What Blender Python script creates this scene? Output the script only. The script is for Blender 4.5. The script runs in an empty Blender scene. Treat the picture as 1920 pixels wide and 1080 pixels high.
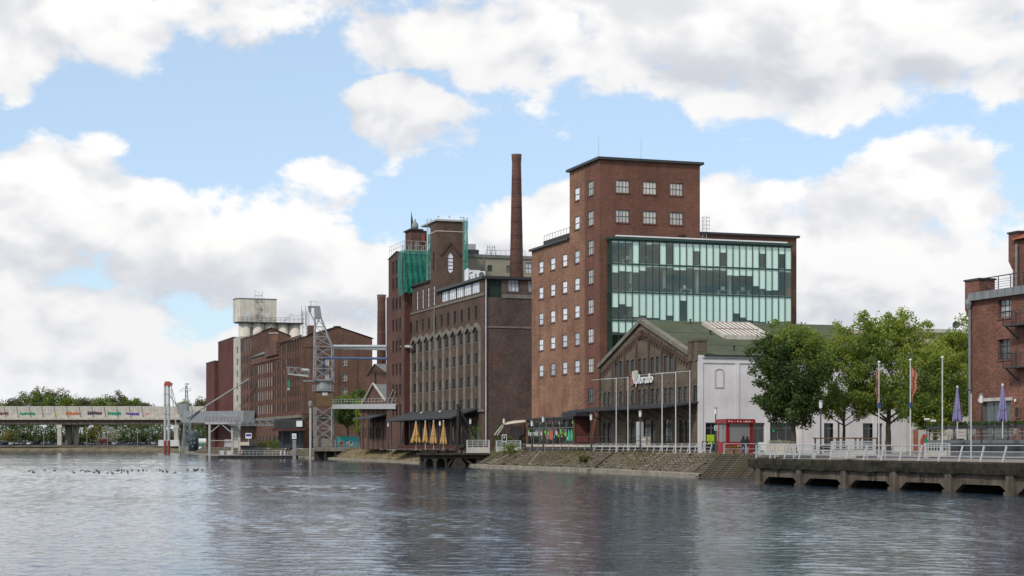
import bpy, math, random
import numpy as np
from mathutils import Vector, Matrix, geometry

random.seed(7)
rng = np.random.default_rng(7)
scene = bpy.context.scene
col = scene.collection

# ------------------------------------------------------------------ camera
FPX, HZ, CX, CH = 3250.0, 833.0, 960.0, 3.2     # focal length / horizon of the photograph (1920 px wide), eye height
cam_d = bpy.data.cameras.new('camera')
cam_d.sensor_width = 36.0
cam_d.lens = 36.0 * FPX / 1920.0
cam_d.shift_y = (HZ - 540.0) / 1920.0
cam_d.clip_start = 0.5
cam_d.clip_end = 6000
cam = bpy.data.objects.new('camera', cam_d)
cam.location = (0, 0, CH)
cam.rotation_euler = (math.radians(90), 0, 0)
col.objects.link(cam)
scene.camera = cam

# ------------------------------------------------------------------ light
SUN_AZ, SUN_EL = math.radians(216), math.radians(42)      # clockwise from +Y
sun_d = bpy.data.lights.new('sun', 'SUN')
sun_d.energy = 1.9
sun_d.angle = math.radians(5)
sun_d.color = (1.0, 0.95, 0.88)
sun = bpy.data.objects.new('sun', sun_d)
sdir = Vector((math.sin(SUN_AZ) * math.cos(SUN_EL), math.cos(SUN_AZ) * math.cos(SUN_EL), math.sin(SUN_EL)))
sun.rotation_euler = sdir.to_track_quat('Z', 'Y').to_euler()
sun.location = (-80, -60, 90)
col.objects.link(sun)

scene.view_settings.view_transform = 'Standard'
scene.view_settings.look = 'None'
scene.view_settings.exposure = 0.3
scene.view_settings.gamma = 1.0
scene.cycles.use_denoising = True
scene.cycles.max_bounces = 8
scene.cycles.transparent_max_bounces = 12
scene.cycles.caustics_reflective = False
scene.cycles.caustics_refractive = False

# ------------------------------------------------------------------ node helpers
class NT:
    def __init__(s, tree):
        s.t = tree
    def n(s, typ, **kw):
        nd = s.t.nodes.new(typ)
        for k, v in kw.items():
            if k == 'ins':
                for kk, vv in v.items():
                    s.put(nd.inputs[kk], vv)
            else:
                setattr(nd, k, v)
        return nd
    def put(s, sock, v):
        if isinstance(v, bpy.types.NodeSocket):
            s.t.links.new(v, sock)
        else:
            sock.default_value = v
    def m(s, op, a, b=None, c=None, clamp=False):
        nd = s.t.nodes.new('ShaderNodeMath'); nd.operation = op; nd.use_clamp = clamp
        for i, v in enumerate((a, b, c)):
            if v is not None: s.put(nd.inputs[i], v)
        return nd.outputs[0]
    def vm(s, op, a, b=None, out=0):
        nd = s.t.nodes.new('ShaderNodeVectorMath'); nd.operation = op
        s.put(nd.inputs[0], a)
        if b is not None: s.put(nd.inputs[1], b)
        return nd.outputs[out]
    def mix(s, fac, a, b, blend='MIX'):
        nd = s.t.nodes.new('ShaderNodeMix'); nd.data_type = 'RGBA'; nd.blend_type = blend
        s.put(nd.inputs[0], fac)
        for i, v in ((6, a), (7, b)):
            if not isinstance(v, bpy.types.NodeSocket) and len(v) == 3: v = (*v, 1)
            s.put(nd.inputs[i], v)
        return nd.outputs[2]
    def mr(s, v, a, b, c=0.0, d=1.0, smooth=False):
        nd = s.t.nodes.new('ShaderNodeMapRange')
        if smooth: nd.interpolation_type = 'SMOOTHSTEP'
        for i, x in enumerate((v, a, b, c, d)): s.put(nd.inputs[i], x)
        return nd.outputs[0]
    def noise(s, vec, scale, detail=4.0, rough=0.55, dist=0.0):
        nd = s.t.nodes.new('ShaderNodeTexNoise')
        if vec is not None: s.put(nd.inputs['Vector'], vec)
        nd.inputs['Scale'].default_value = scale
        nd.inputs['Detail'].default_value = detail
        nd.inputs['Roughness'].default_value = rough
        nd.inputs['Distortion'].default_value = dist
        return nd.outputs[0]

# ------------------------------------------------------------------ sky: blue sky with broken cumulus
CLOUDS = [  # centre and radii of the cloud masses in the photograph (1/3250 rad), weight
    (30, 90, 280, 115, 1), (220, 70, 120, 90, .9), (450, 30, 220, 75, .5),
    (960, 90, 350, 95, .95), (1320, 60, 480, 150, 1.15), (1690, 100, 430, 135, 1.15), (1890, 150, 230, 85, .95),
    (745, 245, 120, 50, .48), (620, 350, 100, 40, .56),
    (160, 405, 180, 105, 1), (320, 430, 160, 100, 1), (30, 480, 190, 130, 1), (340, 530, 260, 115, 1.05), (110, 600, 360, 95, 1.05),
    (530, 400, 170, 50, .50), (650, 520, 190, 90, .72), (610, 620, 260, 85, .9),
    (935, 430, 160, 75, .95), (1045, 420, 85, 65, .9),
    (1390, 430, 160, 95, 1), (1600, 440, 230, 115, 1.05), (1810, 405, 200, 100, 1), (1560, 550, 350, 105, 1.05), (1870, 530, 210, 150, 1.05),
    (250, 700, 800, 70, .95), (1750, 640, 420, 55, .85), (1100, 600, 420, 130, .75),
]
def build_world():
    w = bpy.data.worlds.new('World'); scene.world = w; w.use_nodes = True
    N = NT(w.node_tree); w.node_tree.nodes.clear()
    sky = N.n('ShaderNodeTexSky', sky_type='NISHITA', sun_disc=False, sun_elevation=SUN_EL, sun_rotation=SUN_AZ,
              altitude=30, air_density=1.0, dust_density=0.6, ozone_density=1.6)
    v = N.n('ShaderNodeTexCoord').outputs['Generated']
    sx = N.n('ShaderNodeSeparateXYZ', ins={0: v})
    az = N.m('ARCTAN2', sx.outputs[0], sx.outputs[1])
    el = N.m('ARCSINE', sx.outputs[2])
    flat = N.n('ShaderNodeCombineXYZ', ins={0: N.m('MULTIPLY', az, 3.25), 1: N.m('MULTIPLY', el, 3.25)}).outputs[0]
    st = N.vm('MULTIPLY', v, (1.0, 1.0, 1.45))
    wn = N.n('ShaderNodeTexNoise', ins={'Vector': st, 'Scale': 12.0, 'Detail': 2.0})
    n1 = N.noise(st, 13.0, 10.0, 0.60, 0.15)
    n1b = N.noise(N.vm('ADD', st, (0.010, -0.003, 0.021)), 13.0, 4.0, 0.52, 0.2)
    n1a = N.noise(st, 13.0, 4.0, 0.52, 0.2)
    p = N.vm('ADD', flat, N.n('ShaderNodeVectorMath', operation='SCALE', ins={0: N.vm('SUBTRACT', wn.outputs['Color'], (.5, .5, .5)), 3: 0.24}).outputs[0])
    field = None
    for (x, y, rx, ry, wt) in CLOUDS:
        rx *= .98; ry *= .98
        nd = N.n('ShaderNodeVectorMath', operation='MULTIPLY_ADD')
        N.put(nd.inputs[0], p); nd.inputs[1].default_value = (1000 / rx, 1000 / ry, 0); nd.inputs[2].default_value = (-(x - CX) / rx, -(HZ - y) / ry, 0)
        gk = N.m('MULTIPLY_ADD', N.vm('DOT_PRODUCT', nd.outputs[0], nd.outputs[0], out=1), -.92 * wt, wt)
        field = gk if field is None else N.m('SMOOTH_MAX', field, gk, .05)
    # beyond the part of the sky in view it goes on as broken cloud
    low = N.mr(wn.outputs['Fac'], 0.42, 0.58, -0.5, 0.95)
    beyond = N.m('MAXIMUM', N.mr(el, .28, .40, 0, 1, True), N.mr(N.m('ABSOLUTE', az), .33, .45, 0, 1, True))
    f2 = N.m('MAXIMUM', field, N.m('MULTIPLY_ADD', N.m('ADD', low, 1.0), beyond, -1.0))
    f2 = N.m('MAXIMUM', f2, -0.6)
    d = N.m('ADD', N.m('MULTIPLY', f2, 0.60), N.mr(n1, .25, .75, -.74, .74))
    alpha = N.mr(d, -0.03, 0.30, 0, 1, True)
    relief = N.mr(N.m('SUBTRACT', n1a, n1b), -0.16, 0.10, 0, 1, True)     # sunward sides white, undersides grey
    # flat grey bases of the cloud layers, read along the elevation
    ramp = N.n('ShaderNodeValToRGB'); cr = ramp.color_ramp
    e2 = N.m('ADD', el, N.m('MULTIPLY', N.m('SUBTRACT', wn.outputs['Fac'], .5), .06))
    N.put(ramp.inputs[0], N.m('MULTIPLY', e2, 2.0))
    pts = [(0, .55), (.08, .35), (.13, .30), (.22, .62), (.30, 1.0), (.355, .75), (.40, .35), (.50, .95), (.60, .5), (.75, .8), (1, .7)]
    while len(cr.elements) < len(pts): cr.elements.new(.5)
    for e_, (q, c) in zip(cr.elements, pts): e_.position = q; e_.color = (c, c, c, 1)
    lit = N.m('ADD', N.m('MULTIPLY', relief, .60), N.m('MULTIPLY', ramp.outputs[0], .50), clamp=True)
    cloud = N.mix(lit, (4.5, 4.75, 5.35), (8.4, 8.3, 8.2))
    sky_c = N.mix(0.46, N.mix(1.0, sky.outputs[0], (1.0, 1.07, 1.16), 'MULTIPLY'), (5.7, 7.1, 8.6))      # thin high veil
    base = N.mix(alpha, sky_c, cloud)
    hz = N.mr(sx.outputs[2], 0.0, 0.06, 0.40, 0.0, True)
    base = N.mix(hz, base, (6.9, 7.2, 7.8))
    bg = N.n('ShaderNodeBackground', ins={'Color': base, 'Strength': 0.1})
    out = N.n('ShaderNodeOutputWorld')
    w.node_tree.links.new(bg.outputs[0], out.inputs[0])
    w.cycles.sampling_method = 'MANUAL'; w.cycles.sample_map_resolution = 512
build_world()

# ------------------------------------------------------------------ materials
MATS = {}
def newmat(name):
    m = bpy.data.materials.new(name); m.use_nodes = True
    N = NT(m.node_tree); N.t.nodes.clear()
    b = N.n('ShaderNodeBsdfPrincipled'); o = N.n('ShaderNodeOutputMaterial')
    N.t.links.new(b.outputs[0], o.inputs[0])
    MATS[name] = m
    return N, b, o
def bump(N, b, height, strength, dist=0.02):
    nd = N.n('ShaderNodeBump', ins={'Height': height, 'Strength': strength, 'Distance': dist})
    N.t.links.new(nd.outputs[0], b.inputs['Normal'])
def coord(N, kind='Object'):
    return N.n('ShaderNodeTexCoord').outputs[kind]
def plain(name, c, rough=.7, var=.25, scale=1.5, metal=0.0, bmp=0.15, streak=0.0, spec=.5, per_object=0.0):
    N, b, o = newmat(name)
    v = coord(N)
    n = N.noise(v, scale, 6.0, .6)
    f = N.mr(n, .3, .7, 1 - var, 1 + var)
    if streak:
        s = N.noise(N.vm('MULTIPLY', v, (3.0, 3.0, .16)), 1.3, 5.0, .65)
        f = N.m('MULTIPLY', f, N.mr(s, .45, .75, 1.0, 1.0 - streak))
    if per_object:
        r = N.n('ShaderNodeObjectInfo').outputs['Random']
        f = N.m('MULTIPLY', f, N.mr(r, 0, 1, 1 - per_object, 1 + per_object))
    N.put(b.inputs['Base Color'], N.mix(1.0, (*c, 1), N.n('ShaderNodeCombineColor', ins={0: f, 1: f, 2: f}).outputs[0], 'MULTIPLY'))
    b.inputs['Roughness'].default_value = rough
    b.inputs['Metallic'].default_value = metal
    b.inputs['Specular IOR Level'].default_value = spec
    if bmp: bump(N, b, N.noise(v, scale * 9, 4.0, .6), bmp, .02)
    return MATS[name]
def brick(name, c1, c2, mortar, blotch=.3, w=.26, h=.082, m=.013, soot=.2):
    N, b, o = newmat(name)
    uv = coord(N, 'UV')
    bt = N.n('ShaderNodeTexBrick', offset=.5, ins={'Vector': uv, 'Color1': (*c1, 1), 'Color2': (*c2, 1), 'Mortar': (*mortar, 1), 'Scale': 1.0,
             'Mortar Size': m, 'Mortar Smooth': .2, 'Bias': -.1, 'Brick Width': w, 'Row Height': h})
    # groups of bricks fired darker or paler, then broad weathering
    cell = N.n('ShaderNodeTexVoronoi', feature='F1', ins={'Vector': N.vm('MULTIPLY', uv, (3.7, 11.5, 1)), 'Scale': 1.0})
    cv = N.n('ShaderNodeSeparateColor', ins={0: cell.outputs['Color']}).outputs[0]
    f = N.mr(cv, 0, 1, 1 - blotch, 1 + blotch)
    n2 = N.noise(uv, .33, 6.0, .62)
    f = N.m('MULTIPLY', f, N.mr(n2, .3, .7, 1 - blotch * 1.25, 1 + blotch * .8))
    f = N.m('MULTIPLY', f, N.mr(N.noise(uv, .11, 4.0, .6), .35, .65, .84, 1.14))
    st = N.noise(N.vm('MULTIPLY', uv, (1.0, .07, 1)), .9, 5.0, .65)
    f = N.m('MULTIPLY', f, N.mr(st, .42, .75, 1.04, 1 - soot))
    c = N.mix(1.0, bt.outputs[0], N.n('ShaderNodeCombineColor', ins={0: f, 1: f, 2: f}).outputs[0], 'MULTIPLY')
    pale = N.mr(N.noise(uv, 2.6, 5.0, .7), .62, .82, 0, .35)
    c = N.mix(pale, c, tuple(min(1, x * 1.5 + .02) for x in c1))
    N.put(b.inputs['Base Color'], c)
    b.inputs['Roughness'].default_value = .9
    b.inputs['Specular IOR Level'].default_value = .25
    bump(N, b, N.m('SUBTRACT', N.m('MULTIPLY', cv, .6), bt.outputs[1]), .35, .015)
    return MATS[name]
def pane(name, c, rough=.04, var=0.0, stripes=0.0, coat=0.0):
    N, b, o = newmat(name)
    r = N.n('ShaderNodeObjectInfo').outputs['Random']
    f = N.mr(r, 0, 1, 1 - var, 1 + var * .35)
    v = coord(N)
    if stripes:
        s = N.noise(N.vm('MULTIPLY', N.vm('ADD', v, N.n('ShaderNodeCombineXYZ', ins={0: N.m('MULTIPLY', r, 37.0)}).outputs[0]), (7.0, 7.0, .25)), 1.0, 3.0, .6)
        f = N.m('MULTIPLY', f, N.mr(s, .35, .65, 1 - stripes, 1.05))
    # the room behind shows through unevenly
    f = N.m('MULTIPLY', f, N.mr(N.noise(v, 1.1, 3.0, .5), .3, .7, .85, 1.15))
    N.put(b.inputs['Base Color'], N.mix(1.0, (*c, 1), N.n('ShaderNodeCombineColor', ins={0: f, 1: f, 2: f}).outputs[0], 'MULTIPLY'))
    b.inputs['Roughness'].default_value = rough if not coat else .6
    b.inputs['IOR'].default_value = 1.5
    if coat:
        b.inputs['Coat Weight'].default_value = coat
        b.inputs['Coat Roughness'].default_value = .03
        b.inputs['Coat IOR'].default_value = 1.52
    bump(N, b, N.noise(v, .8, 2.0, .5), .10, .02)
    return MATS[name]

brick('brick_mill', (0.194, 0.069, 0.043), (0.142, 0.052, 0.035), (0.160, 0.109, 0.083), .16)
brick('brick_mill_pale', (0.315, 0.146, 0.084), (0.228, 0.102, 0.064), (0.274, 0.194, 0.135), .26)
brick('brick_dark', (0.124, 0.071, 0.048), (0.090, 0.052, 0.038), (0.119, 0.095, 0.073), .22, soot=.22)
brick('brick_dark_front', (0.117, 0.075, 0.060), (0.086, 0.056, 0.048), (0.120, 0.096, 0.084), .26, soot=.15)
brick('brick_patch', (0.144, 0.062, 0.046), (0.115, 0.050, 0.038), (0.115, 0.086, 0.077), .2)
brick('brick_wing', (0.141, 0.059, 0.041), (0.107, 0.047, 0.035), (0.112, 0.082, 0.065), .2)
brick('brick_shade_red', (0.126, 0.036, 0.029), (0.096, 0.029, 0.024), (0.096, 0.060, 0.048), .15)  # darker copy of the wing brick, shade of its front put into colour
brick('brick_hall', (0.153, 0.111, 0.075), (0.107, 0.080, 0.056), (0.153, 0.133, 0.096), .26, soot=.18)
brick('brick_hall_trim', (0.101, 0.056, 0.040), (0.077, 0.043, 0.033), (0.086, 0.067, 0.058), .2)
brick('brick_museum', (0.161, 0.073, 0.050), (0.122, 0.056, 0.040), (0.132, 0.098, 0.072), .2, soot=.18)
brick('brick_extension', (0.138, 0.045, 0.033), (0.115, 0.038, 0.029), (0.101, 0.052, 0.044), .12)
brick('brick_right', (0.237, 0.090, 0.060), (0.151, 0.058, 0.044), (0.171, 0.117, 0.088), .26)
brick('brick_chimney', (0.200, 0.086, 0.065), (0.146, 0.065, 0.051), (0.146, 0.107, 0.088), .25, soot=.25)
plain('concrete', (.20, .182, .148), .85, .25, .8, streak=.3, spec=.12)
plain('concrete_pale', (.50, .46, .39), .85, .18, .5, streak=.35)
plain('concrete_silo', (.60, .55, .46), .85, .14, .35, streak=.28)
plain('concrete_quay', (.30, .265, .205), .9, .35, .9, streak=.3, spec=.12)
plain('concrete_beam', (.130, .105, .082), .9, .45, .7, streak=.6, spec=.12)
plain('moss_beam', (.034, .031, .022), .95, .6, 1.6, bmp=.6, spec=.12)
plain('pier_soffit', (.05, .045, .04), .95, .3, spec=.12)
plain('white_wall', (.66, .63, .63), .85, .15, .28, streak=.08, spec=.12)
plain('stucco_beige', (.30, .275, .205), .85, .1, .4, streak=.08)
plain('stucco_pale', (.46, .43, .37), .85, .1, .4)
plain('roof_green', (.088, .100, .062), .9, .16, .22, streak=0, spec=.12)
plain('roof_grey', (.17, .17, .165), .85, .2, .4)
plain('roof_dark', (.030, .030, .032), .7, .25, .6)
plain('roof_edge', (.035, .036, .038), .5, .2, 1)
plain('slate', (.15, .155, .15), .75, .25, .8)
plain('tile_red', (.32, .09, .05), .8, .3, 2)
plain('steel_grey', (.24, .25, .25), .55, .2, 1.2, metal=.2, streak=.25)
plain('steel_light', (.46, .46, .44), .5, .18, 1.2, metal=.1, streak=.25)
plain('steel_white', (.56, .56, .55), .5, .12, 1.2, streak=.12)
plain('steel_dark', (.045, .045, .047), .6, .3, 1.2)
plain('steel_rust', (.028, .022, .019), .85, .5, 1.5)
plain('gantry_grey', (.27, .285, .285), .6, .16, .5, streak=.3)
plain('crane_grey', (.29, .30, .30), .55, .2, 1.2, metal=.15, streak=.3)
plain('rail_white', (.43, .44, .44), .45, .12, 2)
plain('rail_grey', (.24, .235, .225), .6, .2, 2)
plain('frame_dark', (.028, .030, .030), .5, .15, 2)
plain('frame_green', (.016, .060, .045), .45, .15, 2)
plain('frame_grey', (.13, .135, .135), .5, .1, 2)
plain('frame_white', (.66, .65, .61), .5, .1, 2)
plain('wood_brown', (.15, .085, .04), .8, .35, 1.2, streak=.3)
plain('wood_bench', (.16, .10, .06), .8, .3, 2)
plain('red_paint', (.27, .014, .018), .4, .1, 1.2)
plain('red_rust', (.22, .05, .035), .65, .25, 1.2, streak=.2)
plain('orange_red', (.34, .06, .035), .5, .15, 1)
plain('blue_paint', (.02, .055, .15), .45, .15, 1)
plain('teal_paint', (.035, .34, .33), .55, .12, 1)
plain('black_paint', (.015, .015, .016), .5, .2, 1)
plain('white_paint', (.74, .74, .72), .5, .08, 1)
plain('cream_stone', (.56, .46, .36), .8, .12, 1)
plain('yellow_fabric', (.50, .30, .11), .85, .16, 1.2, bmp=.3)
plain('purple_fabric', (.20, .175, .33), .85, .14, 1.2, bmp=.3)
plain('orange_fabric', (.44, .17, .11), .8, .12, 1)
plain('sail_fabric', (.58, .48, .37), .8, .1, 1)
plain('grey_fabric', (.30, .32, .38), .7, .4, 4, bmp=.4)
plain('dark_fabric', (.02, .05, .045), .8, .2, 1)
plain('paving', (.235, .205, .165), .92, .22, .35, spec=.12)
plain('asphalt', (.06, .06, .062), .95, .25, .3)
plain('soil', (.15, .125, .085), .95, .4, .3, bmp=.5, spec=.12)
plain('museum_bank', (.10, .085, .06), .95, .5, .5, bmp=.6, spec=.12)
plain('jetty_dark', (.055, .046, .038), .9, .5, .9, streak=.4, spec=.12)
plain('dry_bank', (.19, .145, .082), .95, .35, .5, bmp=.6, spec=.12)
plain('buoy_teal', (.055, .085, .095), .55, .25, .6, streak=.2)
plain('kiosk_shutter', (.24, .24, .235), .6, .06, 1)
plain('shutter_grey', (.44, .44, .43), .6, .06, 1)
plain('skylight_glass', (.72, .66, .60), .25, .06, .5, bmp=0)
plain('netting_pole', (.25, .38, .34), .5, .1, 1)
plain('sign_green', (.0, .27, .16), .5, .05, 1, bmp=0)
plain('bright_green', (.16, .52, .04), .5, .05, 1, bmp=0)
plain('lime', (.38, .55, .02), .5, .1, 1, bmp=0)
plain('surf_green', (.02, .40, .20), .4, .1, 1, bmp=0)
plain('pink', (.70, .15, .17), .5, .1, 1, bmp=0)
plain('soft_pink', (.72, .45, .42), .5, .1, 1, bmp=0)
plain('pale_green', (.36, .46, .30), .5, .1, 1, bmp=0)
plain('coral', (.50, .09, .06), .5, .1, 1, bmp=0)
plain('graffiti_green', (.02, .22, .12), .7, .3, 1, bmp=0)
plain('graffiti_orange', (.42, .13, .05), .7, .3, 1, bmp=0)
plain('graffiti_plum', (.07, .03, .06), .7, .5, 1, bmp=0)
plain('graffiti_violet', (.08, .05, .24), .7, .3, 1, bmp=0)
plain('graffiti_brown', (.14, .07, .055), .7, .4, 1, bmp=0)
plain('graffiti_yellow', (.55, .47, .08), .7, .2, 1, bmp=0)
plain('blind_fabric', (.90, .92, .90), .8, .05, 1, bmp=0, per_object=.06)
plain('skin', (.48, .27, .19), .6, .08, 3)
plain('hair', (.03, .02, .015), .7, .2, 4)
plain('jacket_black', (.012, .012, .014), .8, .25, 3)
plain('jeans', (.06, .10, .19), .85, .25, 3)
plain('jeans_pale', (.34, .33, .33), .85, .2, 3)
plain('terracotta', (.28, .09, .045), .7, .2, 1)
plain('terrace_dark', (.040, .043, .047), .7, .15, .5)
plain('feather', (.03, .028, .027), .8, .3, 4)
plain('tyre', (.015, .015, .015), .85, .2, 2)
plain('bark', (.065, .050, .035), .95, .4, 2.0, bmp=.6)
plain('bark_pale', (.30, .26, .19), .95, .3, 2.0, bmp=.4)
for nm, c in (('car_white', (.70, .70, .70)), ('car_silver', (.36, .37, .38)), ('car_black', (.012, .012, .014)), ('car_blue', (.025, .05, .12)),
              ('car_red', (.28, .02, .025)), ('car_grey', (.10, .105, .11))):
    plain(nm, c, .25, .03, 1, bmp=0)
pane('pane_dark', (.020, .024, .026), var=.4)
pane('pane_grey', (.075, .085, .085), var=.5)
pane('pane_blind', (.88, .86, .86), var=.12, coat=1.0)
pane('pane_curtain', (.78, .74, .66), var=.3, stripes=.40, coat=1.0)
pane('pane_room', (.03, .045, .04), var=.3)
pane('pane_light', (.42, .44, .45), var=.4, coat=1.0)
pane('pane_sky', (.58, .60, .62), var=.1, coat=1.0)

# special materials -------------------------------------------------
def m_glass():
    N, b, o = newmat('facade_glass'); N.t.nodes.remove(b)
    tr = N.n('ShaderNodeBsdfTransparent', ins={'Color': (.88, 1.0, .945, 1)})
    gl = N.n('ShaderNodeBsdfGlossy', ins={'Color': (.80, .95, .88, 1), 'Roughness': .02})
    fc = N.n('ShaderNodeLayerWeight', ins={'Blend': .5}).outputs['Facing']
    bm_ = N.n('ShaderNodeBump', ins={'Height': N.noise(coord(N), .5, 2.0), 'Strength': .06, 'Distance': .05})
    N.t.links.new(bm_.outputs[0], gl.inputs['Normal'])
    mx = N.n('ShaderNodeMixShader', ins={0: N.m('MULTIPLY_ADD', N.m('POWER', fc, 5.0), .85, .10, True)})
    N.t.links.new(tr.outputs[0], mx.inputs[1]); N.t.links.new(gl.outputs[0], mx.inputs[2])
    N.t.links.new(mx.outputs[0], o.inputs[0])
m_glass()
def m_net():
    N, b, o = newmat('green_netting')
    b.inputs['Base Color'].default_value = (.012, .21, .155, 1); b.inputs['Roughness'].default_value = .8
    tr = N.n('ShaderNodeBsdfTransparent')
    f = N.mr(N.noise(coord(N), 1.2, 4.0, .6),   .3, .7, .55, .92)
    mx = N.n('ShaderNodeMixShader', ins={0: f})
    N.t.links.new(tr.outputs[0], mx.inputs[1]); N.t.links.new(b.outputs[0], mx.inputs[2]); N.t.links.new(mx.outputs[0], o.inputs[0])
m_net()
def m_leaf(name, ca, cb, cc):
    N, b, o = newmat(name)
    at = N.n('ShaderNodeAttribute', attribute_name='tint').outputs['Fac']
    n = N.noise(coord(N), .45, 3.0, .5)
    c = N.mix(N.mr(n, .35, .65), ca, cb)
    c = N.mix(N.mr(at, .25, 1.0, 0, .85), c, cc)
    N.put(b.inputs['Base Color'], c)
    b.inputs['Roughness'].default_value = .6
    b.inputs['Specular IOR Level'].default_value = .3
    tl = N.n('ShaderNodeBsdfTranslucent')
    N.put(tl.inputs[0], N.mix(1.0, c, (1.0, 1.15, .5, 1), 'MULTIPLY'))
    mx = N.n('ShaderNodeMixShader', ins={0: .30})
    N.t.links.new(b.outputs[0], mx.inputs[1]); N.t.links.new(tl.outputs[0], mx.inputs[2]); N.t.links.new(mx.outputs[0], o.inputs[0])
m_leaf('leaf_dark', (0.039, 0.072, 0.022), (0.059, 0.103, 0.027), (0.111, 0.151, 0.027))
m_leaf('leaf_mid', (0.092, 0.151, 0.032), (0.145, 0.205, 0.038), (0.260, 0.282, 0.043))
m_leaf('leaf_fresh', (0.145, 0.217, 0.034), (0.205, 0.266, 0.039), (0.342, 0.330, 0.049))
m_leaf('leaf_autumn', (.120, .120, .024), (.165, .150, .030), (.27, .195, .035))
m_leaf('leaf_far', (0.070, 0.086, 0.041), (0.115, 0.121, 0.049), (0.169, 0.142, 0.057))
m_leaf('leaf_white', (.30, .30, .22), (.38, .38, .30), (.42, .42, .36))
m_leaf('grass_dry', (.20, .15, .065), (.16, .14, .055), (.11, .125, .04))
def m_water():
    N, b, o = newmat('water')
    v = coord(N)
    b.inputs['Base Color'].default_value = (.030, .055, .080, 1)
    b.inputs['IOR'].default_value = 1.33
    b.inputs['Specular Tint'].default_value = (.82, .94, 1.0, 1)
    b.inputs['Roughness'].default_value = .045
    c = N.noise(v, 2.6, 3.0, .55, .3)
    e = N.noise(v, 7.5, 2.0, .5, .2)
    gust = N.mr(N.noise(N.vm('MULTIPLY', v, (.5, 1.0, 1)), .045, 3.0, .55), .35, .65, .55, 1.3)
    h = N.m('MULTIPLY', N.m('ADD', N.m('MULTIPLY', c, .028), N.m('MULTIPLY', e, .009)), gust)
    bump(N, b, h, 1.0, 1.0)
m_water()
def m_stone(name, c1, c2, w, h):
    N, b, o = newmat(name)
    uv = coord(N, 'UV')
    uvw = N.vm('ADD', uv, N.vm('MULTIPLY', N.n('ShaderNodeTexNoise', ins={'Vector': uv, 'Scale': 1.4}).outputs['Color'], (.14, .10, 0)))
    bt = N.n('ShaderNodeTexBrick', offset=.5, ins={'Vector': uvw, 'Color1': (*c1, 1), 'Color2': (*c2, 1), 'Mortar': (.045, .04, .03, 1), 'Scale': 1.0,
             'Mortar Size': .035, 'Mortar Smooth': .5, 'Bias': 0.0, 'Brick Width': w, 'Row Height': h})
    f = N.mr(N.noise(uv, .6, 6.0, .65), .3, .7, .6, 1.35)
    c = N.mix(1.0, bt.outputs[0], N.n('ShaderNodeCombineColor', ins={0: f, 1: f, 2: f}).outputs[0], 'MULTIPLY')
    grow = N.mr(N.noise(uv, .45, 5.0, .7), .52, .66, 0, .8)
    c = N.mix(grow, c, (.175, .135, .062))
    N.put(b.inputs['Base Color'], c); b.inputs['Roughness'].default_value = .95; b.inputs['Specular IOR Level'].default_value = .12
    bump(N, b, N.m('SUBTRACT', N.noise(uv, 3.0, 5.0), bt.outputs[1]), .9, .06)
m_stone('bank_stone', (.22, .185, .135), (.15, .125, .092), .55, .24)
m_stone('bank_stone_dark', (.19, .158, .12), (.14, .116, .09), .50, .24)
def m_art(name, base, cols, scale):
    N, b, o = newmat(name)
    n = N.noise(coord(N), scale, 2.0, .5, .6)
    c = (*base, 1)
    for i, cc in enumerate(cols):
        lo = .50 + .05 * i
        c = N.mix(N.mr(n, lo, lo + .01), c, cc)
    N.put(b.inputs['Base Color'], c); b.inputs['Roughness'].default_value = .6

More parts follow.
